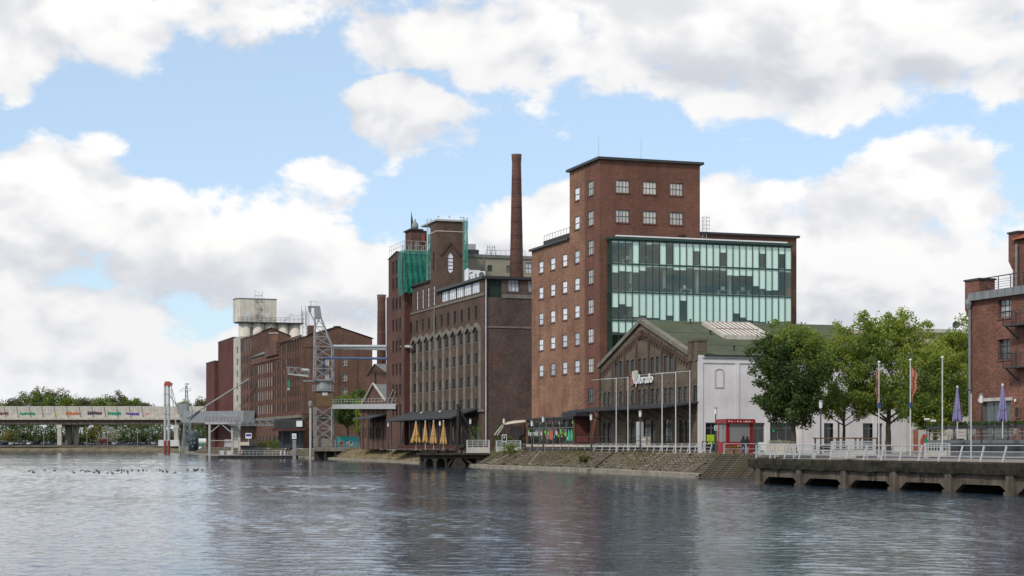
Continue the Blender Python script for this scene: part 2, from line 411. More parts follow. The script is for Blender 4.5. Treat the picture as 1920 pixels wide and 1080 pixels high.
# ------------------------------------------------------------------ geometry helpers
class MB:
    """collects faces; build() links them as one mesh object"""
    def __init__(s): s.v = []; s.f = []
    def quad(s, *p):
        i = len(s.v); s.v += [tuple(q) for q in p]; s.f.append(tuple(range(i, i + len(p)))); return s
    def box(s, x0, x1, y0, y1, z0, z1):
        i = len(s.v)
        s.v += [(x0, y0, z0), (x1, y0, z0), (x1, y1, z0), (x0, y1, z0), (x0, y0, z1), (x1, y0, z1), (x1, y1, z1), (x0, y1, z1)]
        s.f += [tuple(i + k for k in q) for q in ((0, 3, 2, 1), (4, 5, 6, 7), (0, 1, 5, 4), (1, 2, 6, 5), (2, 3, 7, 6), (3, 0, 4, 7))]
        return s
    def bar(s, p, q, w, h=None, up=(0, 0, 1)):
        h = h or w; p = Vector(p); q = Vector(q); d = (q - p).normalized()
        u = Vector(up)
        if abs(d.dot(u)) > .97: u = Vector((0, 1, 0))
        r = d.cross(u).normalized() * (w / 2); t = r.cross(d).normalized() * (h / 2)
        i = len(s.v)
        for c in (p, q):
            s.v += [tuple(c - r - t), tuple(c + r - t), tuple(c + r + t), tuple(c - r + t)]
        s.f += [tuple(i + k for k in g) for g in ((0, 1, 2, 3), (7, 6, 5, 4), (0, 4, 5, 1), (1, 5, 6, 2), (2, 6, 7, 3), (3, 7, 4, 0))]
        return s
    def tube(s, p, q, r0, r1=None, n=8, caps=True):
        r1 = r0 if r1 is None else r1
        p = Vector(p); q = Vector(q); d = (q - p).normalized()
        a = d.orthogonal().normalized(); b = d.cross(a)
        i = len(s.v)
        for c, r in ((p, r0), (q, r1)):
            for k in range(n):
                t = 2 * math.pi * k / n
                s.v.append(tuple(c + a * (r * math.cos(t)) + b * (r * math.sin(t))))
        for k in range(n):
            k2 = (k + 1) % n
            s.f.append((i + k, i + k2, i + n + k2, i + n + k))
        if caps:
            s.f.append(tuple(i + k for k in reversed(range(n)))); s.f.append(tuple(i + n + k for k in range(n)))
        return s
    def lathe(s, prof, n=16, c=(0, 0, 0), wob=0.0, seed=0):
        i = len(s.v); R = random.Random(seed)
        ph = [R.uniform(-1, 1) for _ in range(n)]
        for r, z in prof:
            for k in range(n):
                t = 2 * math.pi * k / n
                rr = r * (1 + wob * ((1 if k % 2 else -1) * .7 + ph[k] * .5))
                s.v.append((c[0] + rr * math.cos(t), c[1] + rr * math.sin(t), c[2] + z))
        m = len(prof)
        for j in range(m - 1):
            for k in range(n):
                k2 = (k + 1) % n
                s.f.append((i + j * n + k, i + j * n + k2, i + (j + 1) * n + k2, i + (j + 1) * n + k))
        s.f.append(tuple(i + k for k in reversed(range(n)))); s.f.append(tuple(i + (m - 1) * n + k for k in range(n)))
        return s
    def prism(s, pts, axis, a, b):
        """2D outline extruded along axis 'x','y' or 'z' from a to b"""
        def P(p, t):
            return (t, p[0], p[1]) if axis == 'x' else ((p[0], t, p[1]) if axis == 'y' else (p[0], p[1], t))
        n = len(pts); i = len(s.v)
        s.v += [P(p, a) for p in pts] + [P(p, b) for p in pts]
        s.f.append(tuple(i + k for k in range(n))); s.f.append(tuple(i + n + k for k in reversed(range(n))))
        for k in range(n):
            k2 = (k + 1) % n
            s.f.append((i + k, i + n + k, i + n + k2, i + k2))
        return s
    def panel(s, outer, holes, kind, off, depth):
        """wall in the local front ('F': y=off, inward +y) or left ('L': x=off, inward +x) plane with real openings and reveals"""
        def P(p, t=0.0):
            return (p[0], off + t, p[1]) if kind == 'F' else (off + t, p[0], p[1])
        # vertical slabs between all corner abscissae; inside one slab every outline edge is straight
        xs = sorted({round(p[0], 4) for q in [outer] + holes for p in q})
        rings = [[(round(p[0], 4), p[1]) for p in q] for q in [outer] + holes]
        for x0, x1 in zip(xs, xs[1:]):
            if x1 - x0 < 1e-3: continue
            cuts = []
            for q in rings:
                for k in range(len(q)):
                    (ax, az), (bx_, bz) = q[k], q[(k + 1) % len(q)]
                    if ax > bx_: ax, az, bx_, bz = bx_, bz, ax, az
                    if bx_ - ax > 1e-6 and ax <= x0 + 1e-6 and bx_ >= x1 - 1e-6:
                        f = lambda x: az + (bz - az) * (x - ax) / (bx_ - ax)
                        cuts.append((f(x0), f(x1)))
            cuts.sort(key=lambda c: c[0] + c[1])
            for lo, hi in zip(cuts[::2], cuts[1::2]):
                c4 = [P((x0, lo[0])), P((x1, lo[1])), P((x1, hi[1])), P((x0, hi[0]))]
                i = len(s.v); s.v += c4
                s.f.append((i, i + 1, i + 2, i + 3) if kind == 'F' else (i + 3, i + 2, i + 1, i))
        for h in holes:
            j = len(s.v); s.v += [P(p) for p in h] + [P(p, depth) for p in h]; n = len(h)
            for k in range(n):
                k2 = (k + 1) % n
                s.f.append((j + k, j + k2, j + n + k2, j + n + k))
        return s
    def mesh(s, name, mat, smooth=False, uv=True):
        me = bpy.data.meshes.new(name)
        me.from_pydata(s.v, [], s.f)
        if mat: me.materials.append(MATS[mat])
        if uv and len(s.f):
            ul = me.uv_layers.new(name='UVMap')
            nl = len(me.loops)
            vi = np.empty(nl, 'i'); me.loops.foreach_get('vertex_index', vi)
            co = np.array(s.v, 'f')[vi]
            npoly = len(me.polygons)
            nrm = np.empty(npoly * 3, 'f'); me.polygons.foreach_get('normal', nrm); nrm = nrm.reshape(-1, 3)
            tot = np.empty(npoly, 'i'); me.polygons.foreach_get('loop_total', tot)
            ln = np.repeat(nrm, tot, axis=0)
            out = np.empty((nl, 2), 'f')
            ax = np.abs(ln)
            top = ax[:, 2] > .75
            fx = (~top) & (ax[:, 0] > ax[:, 1])
            out[:, 0] = np.where(fx, co[:, 1], co[:, 0]); out[:, 1] = np.where(top, co[:, 1], co[:, 2])
            ul.data.foreach_set('uv', out.ravel())
        if smooth: me.polygons.foreach_set('use_smooth', [True] * len(me.polygons))
        me.update()
        return me
    def build(s, name, mat, parent=None, smooth=False, uv=True, loc=None, rz=0.0):
        o = bpy.data.objects.new(name, s.mesh(name, mat, smooth, uv))
        col.objects.link(o); o.parent = parent
        if loc is not None: o.location = loc
        if rz: o.rotation_euler = (0, 0, rz)
        return o

def inst(name, me, parent, loc=(0, 0, 0), rot=(0, 0, 0), scale=None):
    o = bpy.data.objects.new(name, me); col.objects.link(o); o.parent = parent
    o.location = loc; o.rotation_euler = rot
    if scale: o.scale = scale
    return o
def tag(o, label, cat=None, group=None, kind=None):
    if label: o['label'] = label
    if cat: o['category'] = cat
    if group: o['group'] = group
    if kind: o['kind'] = kind
    return o
def thing(name, label, cat, loc=(0, 0, 0), rz=0.0, group=None):
    o = bpy.data.objects.new(name, None); col.objects.link(o)
    o.empty_display_size = .5
    o.location = loc; o.rotation_euler = (0, 0, rz)
    return tag(o, label, cat, group)
def struct(name, mb, mat, **kw):
    return tag(mb.build(name, mat, **kw), None, kind='structure')
def copy_thing(root, loc, rz=None, label=None):
    def rec(o, par):
        c = o.copy(); col.objects.link(c); c.parent = par
        for ch in o.children: rec(ch, c)
        return c
    c = rec(root, None); c.location = loc
    if rz is not None: c.rotation_euler = (0, 0, rz)
    if label: c['label'] = label
    return c

# ------------------------------------------------------------------ survey: where a measured sight line meets a wall plane
QZ = 2.25                                   # quay level above the water
GA = math.atan(.3385)                       # the harbour's building grid is turned by this
E = Vector((math.cos(GA), math.sin(GA), 0)); D = Vector((-math.sin(GA), math.cos(GA), 0))
def ZW(y, Y): return CH + (HZ - y) / FPX * Y
def PT(x, y, Y): return Vector(((x - CX) / FPX * Y, Y, ZW(y, Y)))
def GP(x, Y, z=QZ): return Vector(((x - CX) / FPX * Y, Y, z))
class Frame:
    """local axes of one building: x along its front (E), y along its harbour side (D), z up from the quay"""
    def __init__(s, x, Y, base=QZ):
        s.o = Vector(((x - CX) / FPX * Y, Y, base)); s.base = base
    def at(s, u, v): return s.o + E * u + D * v
    def u(s, x, v=0.0):
        k = (x - CX) / FPX; p = s.at(0, v); return (k * p.y - p.x) / (E.x - k * E.y)
    def v(s, x, u=0.0):
        k = (x - CX) / FPX; p = s.at(u, 0); return (k * p.y - p.x) / (D.x - k * D.y)
    def zu(s, x, y, v=0.0): return ZW(y, s.at(s.u(x, v), v).y) - s.base
    def zv(s, x, y, u=0.0): return ZW(y, s.at(u, s.v(x, u)).y) - s.base
    def px(s, u, v, z):
        p = s.at(u, v); return (CX + FPX * p.x / p.y, HZ - FPX * (z + s.base - CH) / p.y)
    def local(s, p):
        d = Vector(p) - s.o; return (d.dot(E), d.dot(D), d.z)

# ------------------------------------------------------------------ windows
WCACHE = {}
def arch_pts(w, h, arch, n=5):
    """outline of an opening, origin bottom centre; arch = rise of the curved head"""
    p = [(-w / 2, 0), (w / 2, 0)]
    if not arch: return p + [(w / 2, h), (-w / 2, h)]
    for k in range(n + 1):
        t = math.pi * k / n
        p.append((w / 2 * math.cos(t), h - arch + arch * math.sin(t)))
    return p
def lancet_pts(w, h, rise, foot):
    return [(0, 0), (w / 2, foot), (w / 2, h - rise), (0, h), (-w / 2, h - rise), (-w / 2, foot)]
def window_meshes(w, h, nx, nz, fw, fmat, pmat, arch=0.0, split=None):
    key = (round(w, 2), round(h, 2), nx, nz, fw, fmat, pmat, arch, split)
    if key in WCACHE: return WCACHE[key]
    f = MB(); t = .07
    f.box(-w / 2, -w / 2 + fw, 0, t, 0, h); f.box(w / 2 - fw, w / 2, 0, t, 0, h)
    f.box(-w / 2 + fw, w / 2 - fw, 0, t, 0, fw); f.box(-w / 2 + fw, w / 2 - fw, 0, t, h - fw, h)
    for k in range(1, nx):
        x = -w / 2 + w * k / nx; f.box(x - fw * .35, x + fw * .35, .005, t - .01, fw, h - fw)
    zs = [h * k / nz for k in range(1, nz)] if split is None else [h * split]
    for z in zs: f.box(-w / 2 + fw, w / 2 - fw, .002, t - .008, z - fw * .4, z + fw * .4)
    g = MB().quad((-w / 2, t - .02, 0), (w / 2, t - .02, 0), (w / 2, t - .02, h), (-w / 2, t - .02, h))
    WCACHE[key] = (f.mesh('window', fmat), g.mesh('pane', pmat))
    return WCACHE[key]
class Wall:
    def __init__(s, par, kind, off, depth=.2):
        s.par, s.kind, s.off, s.depth, s.holes = par, kind, off, depth, []
    def win(s, c, z, w, h, nx=2, nz=2, fw=.07, fmat='frame_dark', pmat='pane_dark', arch=0.0, split=None, sill=None, name='window', head=None):
        s.holes.append([(c + p[0], z + p[1]) for p in arch_pts(w, h, arch)])
        fm, pm = window_meshes(w, h, nx, nz, fw, fmat, pmat, arch, split)
        dep = s.depth - .075
        loc = (c, s.off + dep, z) if s.kind == 'F' else (s.off + dep, c, z)
        o = inst(name, fm, s.par, loc, (0, 0, 0) if s.kind == 'F' else (0, 0, -math.pi / 2))
        inst('pane', pm, o)
        if sill:
            k = ('sill', round(w, 2), sill)
            if k not in WCACHE: WCACHE[k] = MB().box(-w / 2 - .08, w / 2 + .08, -.09, .12, -.12, -.005).mesh('sill', sill)
            inst('sill', WCACHE[k], o, (0, -dep, 0))
        return o
    def mb(s, outer, mb=None):
        return (mb or MB()).panel(outer, s.holes, s.kind, s.off, s.depth)
def text_mesh(name, body, size, mat, parent, loc, rot, extrude=.03, align='LEFT'):
    cu = bpy.data.curves.new(name, 'FONT'); cu.body = body; cu.size = size; cu.extrude = extrude; cu.align_x = align
    o = bpy.data.objects.new(name, cu); col.objects.link(o)
    dg = bpy.context.evaluated_depsgraph_get()
    me = bpy.data.meshes.new_from_object(o.evaluated_get(dg)); me.name = name
    col.objects.unlink(o); bpy.data.objects.remove(o)
    me.materials.clear(); me.materials.append(MATS[mat])
    return inst(name, me, parent, loc, rot)
ROT_L = (math.pi / 2, 0, -math.pi / 2)      # lettering on a harbour-side wall
ROT_F = (math.pi / 2, 0, 0)

# ------------------------------------------------------------------ the setting
def WL(x, y):                               # point of the waterline seen at (x, y)
    Y = CH * FPX / (y - HZ); return Vector(((x - CX) / FPX * Y, Y, 0))
def build_water():
    """one sheet: choppy waves where they can be told apart, flat farther out"""
    y0, y1, n = 36.0, 690.0, 1
    ys = [y0]
    while ys[-1] < y1: ys.append(ys[-1] + .15 + .0018 * (ys[-1] - y0))
    ys = np.array(ys); ny = len(ys); nx = 470
    half = lambda y: 14 + .31 * y
    U = np.linspace(-1, 1, nx + 1)
    X = half(ys)[:, None] * U[None, :]; Yg = np.repeat(ys[:, None], nx + 1, 1)
    r = np.random.default_rng(3); Z = np.zeros_like(X)
    for k in range(46):
        lam = .45 * (4.0 ** (r.random() ** 1.3)); th = math.radians(250) + r.normal() * .75
        kx, ky = 2 * math.pi / lam * math.cos(th), 2 * math.pi / lam * math.sin(th)
        amp = .0019 * lam ** 1.0
        Z += amp * np.sin(kx * X + ky * Yg + r.uniform(0, 6.28) + .5 * np.sin(.11 * X + .07 * Yg + k))
    Z *= .85 + .35 * np.sin(.055 * X + .09 * Yg) * np.sin(.031 * Yg - .02 * X + 1)
    Z = Z + 2.2 * Z * Z
    edge = np.clip(np.minimum(np.minimum((Yg - y0) / 3, (y1 - Yg) / 60), (1 - np.abs(U))[None, :] * 12), 0, 1)
    Z *= edge
    V = np.stack([X, Yg, Z], -1).reshape(-1, 3)
    i = (np.arange(ny - 1)[:, None] * (nx + 1) + np.arange(nx)[None, :]).ravel()
    F = np.stack([i, i + 1, i + nx + 2, i + nx + 1], 1)
    nv = len(V); hx0, hx1 = half(y0), half(ys[-1]); ye = float(ys[-1])
    V2 = np.array([(-1200, -60, 0), (900, -60, 0), (900, y0, 0), (-1200, y0, 0), (-hx0, y0, 0), (hx0, y0, 0), (-hx1, ye, 0), (hx1, ye, 0), (-1200, ye, 0), (900, ye, 0), (-1200, 900, 0), (900, 900, 0)], float)
    F2 = np.array([(0, 1, 2, 3), (3, 4, 6, 8), (5, 2, 9, 7), (8, 9, 11, 10)]) + nv
    V = np.concatenate([V, V2]); F = np.concatenate([F, F2])
    me = bpy.data.meshes.new('water'); nf = len(F)
    me.vertices.add(len(V)); me.vertices.foreach_set('co', V.astype('f').ravel())
    me.loops.add(4 * nf); me.loops.foreach_set('vertex_index', F.astype('i').ravel())
    me.polygons.add(nf); me.polygons.foreach_set('loop_start', np.arange(0, 4 * nf, 4, dtype='i')); me.polygons.foreach_set('loop_total', np.full(nf, 4, 'i'))
    me.polygons.foreach_set('use_smooth', np.ones(nf, bool))
    me.materials.append(MATS['water']); me.update(); me.validate()
    o = bpy.data.objects.new('water', me); col.objects.link(o); o['kind'] = 'structure'
    print('water quads', nf)
build_water()

TOE = [Vector(p) for p in ((17.5, 162.5), (8.0, 200), (-2.8, 228), (-15.8, 281), (-26.5, 325), (-37, 358), (-47, 388), (-63, 432), (-84, 490), (-104, 560))]
def offset_line(pts, d):
    out = []
    for i, p in enumerate(pts):
        a = pts[max(i - 1, 0)]; b = pts[min(i + 1, len(pts) - 1)]
        t = (b - a).normalized(); n = Vector((t.y, -t.x)); out.append(p + n * d)      # inland is to the right of travel
    return out
RET_N = Vector((E.x, E.y)); RET_D = Vector((D.x, D.y))
PIER0 = Vector((20.1, 140.2)); PIERD = Vector((D.x, D.y)); PIERE = Vector((E.x, E.y))

def corner_line(d):                         # revetment contour at inland offset d, with the return towards the pier
    L = offset_line(TOE, d)
    c = TOE[0] + RET_N * d * .95 + RET_D * d * .75
    r = c + RET_N * 26
    return [r, c] + L[1:]
PROFILE = [(0, -1.0), (0, .42), (.85, .48), (1.15, .60), (2.4, 1.38), (3.7, 2.17), (4.0, QZ)]
lines = [corner_line(o) for o, z in PROFILE]
def strip(mb, i0, i1, j0, j1, sub, jitter=0.0, drop=0.0):
    R = random.Random(5)
    for i in range(i0, i1):
        for j in range(j0, j1):
            a0, a1 = lines[i][j], lines[i][j + 1]; b0, b1 = lines[i + 1][j], lines[i + 1][j + 1]
            za, zb = PROFILE[i][1], PROFILE[i + 1][1]
            L = (a1 - a0).length; n = max(1, int(L / sub)); m = 1 if not jitter else max(1, int((b0 - a0).length / sub))
            base = len(mb.v)
            for q in range(m + 1):
                for k in range(n + 1):
                    t, w = k / n, q / m
                    p = a0.lerp(a1, t).lerp(b0.lerp(b1, t), w); z = za + (zb - za) * w
                    e = jitter if 0 < q < m or jitter else 0
                    h = R.uniform(-e, e)
                    mb.v.append((p.x + h * .4, p.y, z + h + drop))
            for q in range(m):
                for k in range(n):
                    s0 = base + q * (n + 1) + k
                    mb.f.append((s0, s0 + 1, s0 + n + 2, s0 + n + 1))
    return mb
nl = len(lines[0]) - 1
kb = MB(); strip(kb, 0, 2, 1, nl, 6.0); struct('quay_toe', kb, 'concrete_quay')
kb = MB(); strip(kb, 2, 6, 1, 4, .55, .07); struct('embankment', kb, 'bank_stone')
kb = MB(); strip(kb, 2, 6, 4, 6, .8, .10); struct('embankment_earth', kb, 'dry_bank')
kb = MB(); strip(kb, 2, 6, 6, nl, .8, .14); struct('museum_bank', kb, 'museum_bank')
# stepped stone return between the embankment and the pier
kb = MB()
c0 = TOE[0]
nst = 11
steps = struct('quay_steps', MB().quad(*[(p.x, p.y, z) for p, z in ((lines[0][1], -1), (lines[0][0], -1), (lines[6][0], QZ - .02), (lines[6][1], QZ - .02))]), 'bank_stone_dark')
me_c = None
for k in range(nst):
    w = k / nst
    a = c0 + RET_N * (3.7 * w) + RET_D * (2.9 * w)
    z0 = .0 + (QZ) * w; z1 = QZ * (k + 1) / nst
    if me_c is None:
        me_c = MB().box(0, 16, 0, .55, 0, QZ / nst - .012).mesh('stone_course', 'bank_stone_dark')
    inst('stone_course', me_c, steps, (a.x, a.y, z0 + .02), (0, 0, GA))

# ground sheet: quay, town and far bank up to the horizon
top = lines[6]
PB = PIER0 + PIERE * 13.8
outer = [(p.x, p.y) for p in top[1:]] + [(-112, 610), (-128, 690), (-150, 703), (-1200, 706), (-2500, 4000), (2500, 4000), (900, 90), (120, 60),
        tuple(PB - PIERD * 80), tuple(PB + PIERD * 26.5)]
tr = geometry.tessellate_polygon([[Vector((p[0], p[1], 0)) for p in outer]])
g = MB(); g.v = [(p[0], p[1], QZ) for p in outer]
for t in tr:
    a, b, c = (Vector(g.v[k]) for k in t)
    g.f.append(tuple(t) if (b - a).cross(c - a).z > 0 else tuple(t[::-1]))
struct('ground', g, 'paving')
# wall of the quay behind the pier
g = MB(); a = PB - PIERD * 80; b = PB + PIERD * 26.5
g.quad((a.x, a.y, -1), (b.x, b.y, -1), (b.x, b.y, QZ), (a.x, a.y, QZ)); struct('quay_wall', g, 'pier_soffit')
# far bank: low stone slope, mown strip and parking ground
g = MB()
bx = [-1200, -700, -420, -330, -250, -215, -190, -165, -150, -134, -124, -112]
by = [704, 702, 700, 698, 698, 699, 699, 698, 697, 690, 660, 610]
for i in range(len(bx) - 1):
    g.quad((bx[i], by[i], -1), (bx[i + 1], by[i + 1], -1), (bx[i + 1], by[i + 1], .5), (bx[i], by[i], .5))
    g.quad((bx[i], by[i], .5), (bx[i + 1], by[i + 1], .5), (bx[i + 1] + .3, by[i + 1] + 7, 2.5), (bx[i] + .3, by[i] + 7, 2.5))
struct('far_bank', g, 'soil')
g = MB().quad((-900, 711, 2.54), (-128, 711, 2.54), (-128, 800, 4.6), (-900, 800, 4.6)); struct('parking_ground', g, 'asphalt')

# ------------------------------------------------------------------ pier on the right
BAY = 6.86
pier = thing('pier', 'weathered concrete pier on columns with dark mossy edge beam above the water', 'pier', (PIER0.x, PIER0.y, 0), GA - math.pi / 2)
# local x = towards the camera along the front (-D), local y = inland (E), z from the water
def pier_box(name, mat, *b): return MB().box(*b).build(name, mat, pier)
pier_box('deck', 'paving', -1.3, 75, .35, 14.2, 1.72, 2.05)
edge = MB()
R = random.Random(2); n = 300; wl_ = [0.0] * 5
for i in range(n + 1):                      # ragged, overgrown edge beam
    x = -1.6 + 76 * i / n
    wl_ = [.72 * q + R.uniform(-.035, .035) for q in wl_]
    edge.v += [(x, .40, 1.28 + wl_[0] * .5), (x, -.28 + wl_[1] * .6, 1.27 + wl_[0]), (x, -.31 + wl_[2] * .8, 1.62), (x, -.30 + wl_[3] * .8, 1.96 + wl_[4]), (x, -.22, 2.04 + wl_[4]), (x, .40, 2.06)]
for i in range(n):
    for k in range(5): q = i * 6 + k; edge.f.append((q, q + 6, q + 7, q + 1))
edge.f += [tuple(range(6)), tuple(n * 6 + k for k in range(6))]
edge.build('edge_beam', 'moss_beam', pier)
fas = MB()
for k in range(-1, 11):
    x0 = k * BAY
    if k < 0: continue
    fas.prism([(x0, 1.30), (x0, .12), (x0 + .55, .12), (x0 + 1.35, .60), (x0 + BAY - 1.35, .60), (x0 + BAY - .5, .12), (x0 + BAY, .12), (x0 + BAY, 1.30)], 'y', .02, .45)
    pc = MB().box(x0 - .36, x0 + .36, -.24, .5, -1.2, 1.32); pc.box(x0 - .5, x0 + .5, -.32, .55, -1.2, .22)
    pc.build('column', 'concrete_beam', pier)
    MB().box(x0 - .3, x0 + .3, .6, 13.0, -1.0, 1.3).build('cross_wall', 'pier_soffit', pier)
fas.prism([(-1.5, 1.30), (-.35, .2), (0, .12), (0, 1.30)], 'y', .02, .45)
fas.build('fascia_wall', 'concrete_beam', pier)
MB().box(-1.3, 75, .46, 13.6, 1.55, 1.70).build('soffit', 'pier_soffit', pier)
for x0 in (3.1, 17.2, 17.9, 24.0):
    rg = MB()
    for q in range(10):
        a0, a1 = 2 * math.pi * q / 10, 2 * math.pi * (q + 1) / 10
        rg.bar((x0 + .17 * math.cos(a0), -.03, .86 + .25 * math.sin(a0)), (x0 + .17 * math.cos(a1), -.03, .86 + .25 * math.sin(a1)), .045)
    rg.build('mooring_ring', 'steel_rust', pier)

# ------------------------------------------------------------------ railings
def railing(name, label, pts, z, h, lean, spacing, mat, rails, r=.024, pw=.07, group=None, mesh=False):
    t = thing(name, label, 'railing', (pts[0].x, pts[0].y, z), 0, group)
    o0 = Vector((pts[0].x, pts[0].y))
    P = [Vector((p.x, p.y)) - o0 for p in pts]
    pm = None
    for i in range(len(P) - 1):
        a, b = P[i], P[i + 1]; L = (b - a).length
        if L < .3: continue
        d = (b - a) / L; nrm = Vector((d.y, -d.x)) * lean      # leaning inland
        ang = math.atan2(d.y, d.x)
        n = max(1, round(L / spacing))
        key = ('post', name, round(h, 2), round(lean, 2), mat)
        if key not in WCACHE:
            WCACHE[key] = MB().bar((0, 0, 0), (0, -lean, h), pw, pw * 1.3, up=(1, 0, 0)).mesh('post', mat)
        for k in range(n + (1 if i == len(P) - 2 else 0)):
            q = a + d * (L * k / n)
            inst('post', WCACHE[key], t, (q.x, q.y, 0), (0, 0, ang))
        for fr in rails:
            rr = r * (1.35 if fr > .97 else 1)
            MB().tube((a.x + nrm.x * fr, a.y + nrm.y * fr, h * fr), (b.x + nrm.x * fr, b.y + nrm.y * fr, h * fr), rr, n=6).build('rail', mat, t)
        if mesh:
            mm = MB(); nn = int(L / .14)
            for k in range(nn):
                q = a + d * (L * k / nn); f0, f1 = .12, .60
                mm.bar((q.x + nrm.x * f0, q.y + nrm.y * f0, h * f0), (q.x + nrm.x * f1, q.y + nrm.y * f1, h * f1), .011)
            tag(mm.build('infill_bars', mat, t), None, kind='stuff')
    return t
pa = PIER0 + PIERD * 1.1 + PIERE * .15; pb = PIER0 - PIERD * 55 + PIERE * .15
railing('pier_railing', 'long pale steel railing with leaning posts along the concrete pier', [pb, pa], 2.05, 1.07, .30, 2.42, 'rail_white', (.30, .62, 1.0), r=.026, pw=.085, mesh=True)
railing('pier_railing', 'short pale railing closing the far end of the pier', [pa, pa + PIERE * 12], 2.05, 1.07, .05, 1.8, 'rail_white', (.30, .62, 1.0))
tl = lines[6]
def on_top(x):                              # point of the quay edge on the sight line x
    k = (x - CX) / FPX
    for i in range(1, len(tl) - 1):
        a, b = tl[i], tl[i + 1]
        fa, fb = a.x - k * a.y, b.x - k * b.y
        if fa * fb <= 0: return a.lerp(b, fa / (fa - fb))
def seg(x0, x1, back=.35):
    p = [on_top(x0)] + [q for q in tl[1:] if x1 < CX + FPX * q.x / q.y < x0] + [on_top(x1)]
    return [q + PIERE * back for q in p]
railing('quay_railing', 'pale steel railing with leaning posts in front of the gabled hall', seg(1324, 1108), QZ, .98, .28, 2.3, 'rail_white', (.34, .67, 1.0), pw=.08)
railing('quay_railing', 'dull grey leaning railing above the stony embankment below the glass pavilion', seg(1106, 922), QZ, .95, .25, 2.6, 'rail_grey', (.5, 1.0))
railing('quay_railing', 'thin grey railing on the quay below the yellow parasols', seg(790, 640), QZ, 1.0, .05, 3.0, 'rail_grey', (.5, 1.0))
railing('quay_railing', 'pale railing at the head of the stone steps behind the two people', [Vector(lines[6][1]) + PIERE * .4 + PIERD * .3, Vector(lines[6][1]) + PIERE * 7.4 + PIERD * .3], QZ, 1.0, .02, 2.2, 'rail_white', (.5, 1.0))

# concrete drain strips and worn paths down the embankment
emb = bpy.data.objects['embankment']
for j, t0, t1, w_, mt in ((1, .10, .02, .5, 'concrete_beam'), (1, .52, .40, .35, 'concrete_quay'), (1, .93, .99, .7, 'moss_beam'), (2, .42, .30, .5, 'dry_bank'), (2, .60, .78, .4, 'concrete_quay'), (2, .95, .90, .6, 'moss_beam'), (3, .08, .03, .6, 'concrete_quay'), (3, .35, .5, .45, 'dry_bank')):
    q = MB(); L = (lines[2][j + 1] - lines[2][j]).length
    for i in range(2, 6):
        pts = []
        for ii in (i, i + 1):
            f = (ii - 2) / 4; t = t0 + (t1 - t0) * f
            for dt in (-w_ / 2 / L, w_ / 2 / L):
                p = lines[ii][j].lerp(lines[ii][j + 1], min(1, max(0, t + dt))); pts.append((p.x, p.y, PROFILE[ii][1] + .10))
        q.quad(pts[0], pts[1], pts[3], pts[2])
    q.build('drain_strip', mt, emb)

# rubble and dry grass on the embankment
rb = MB(); R = random.Random(11)
for q in range(2600):
    j = R.choice((1, 1, 2, 2, 2)); t = R.random(); w = R.random() ** .8
    s = w * 3.0 + 1.15
    i = max(k for k in range(len(PROFILE)) if PROFILE[k][0] <= s and k < 6)
    f = (s - PROFILE[i][0]) / (PROFILE[i + 1][0] - PROFILE[i][0])
    p = lines[i][j].lerp(lines[i][j + 1], t).lerp(lines[i + 1][j].lerp(lines[i + 1][j + 1], t), f)
    z = PROFILE[i][1] + (PROFILE[i + 1][1] - PROFILE[i][1]) * f
    r = R.uniform(.07, .22); a = R.uniform(0, 6.28)
    b0 = len(rb.v)
    for dx, dy, dz in ((1, 0, 0), (0, 1, 0), (-1, 0, 0), (0, -1, 0), (0, 0, 1), (0, 0, -1)):
        x, y = dx * math.cos(a) - dy * math.sin(a), dx * math.sin(a) + dy * math.cos(a)
        rr = r * R.uniform(.7, 1.3); rb.v.append((p.x + x * rr, p.y + y * rr, z + dz * rr * .7))
    rb.f += [tuple(b0 + k for k in fc) for fc in ((0, 1, 4), (1, 2, 4), (2, 3, 4), (3, 0, 4), (1, 0, 5), (2, 1, 5), (3, 2, 5), (0, 3, 5))]
tag(rb.build('rubble', 'bank_stone'), 'loose rubble stones scattered over the quay embankment', 'rubble', kind='stuff')
gr = MB(); R = random.Random(12)
for q in range(16000):
    j = R.choice((1, 2, 2, 3, 3, 4, 4, 5)); t = R.random(); s = 4.1 - 2.6 * R.random() ** 2
    if math.sin(t * 9 + j * 2.1) + R.uniform(-.9, .9) < .05: continue
    i = max(k for k in range(len(PROFILE)) if PROFILE[k][0] <= s and k < 6)
    f = min(1, (s - PROFILE[i][0]) / (PROFILE[i + 1][0] - PROFILE[i][0]))
    p = lines[i][j].lerp(lines[i][j + 1], t).lerp(lines[i + 1][j].lerp(lines[i + 1][j + 1], t), f)
    z = PROFILE[i][1] + (PROFILE[i + 1][1] - PROFILE[i][1]) * f
    a = R.uniform(0, 6.28); h = R.uniform(.10, .34); w = .035
    lx, ly = R.uniform(-.2, .2), R.uniform(-.2, .2)
    gr.quad((p.x - w * math.cos(a), p.y - w * math.sin(a), z), (p.x + w * math.cos(a), p.y + w * math.sin(a), z), (p.x + lx, p.y + ly, z + h))
tag(gr.build('dry_grass', 'grass_dry', uv=False), 'straw coloured grass growing on the quay embankment', 'grass', kind='stuff')

# ================================================================== tall mill with the glass front
A = Frame(1125, 219)
mill = thing('brick_mill', 'tall red brick mill with flat tower and large green glass front above the gabled hall', 'building', A.o, GA)
H1 = A.zv(1125, 299); H2 = A.zv(1068, 449)
LV = A.v(997); TV = A.v(1068); TU = A.u(1312); FU = A.u(1493); SV = A.v(1097)
GL0, GL1 = A.u(1147, -1.4), A.u(1484, -1.4)
gz = [A.zu(1147, y, -1.4) for y in (450, 494, 547, 600.6, 653.6)]
gz.append(gz[-1] - 3.55)
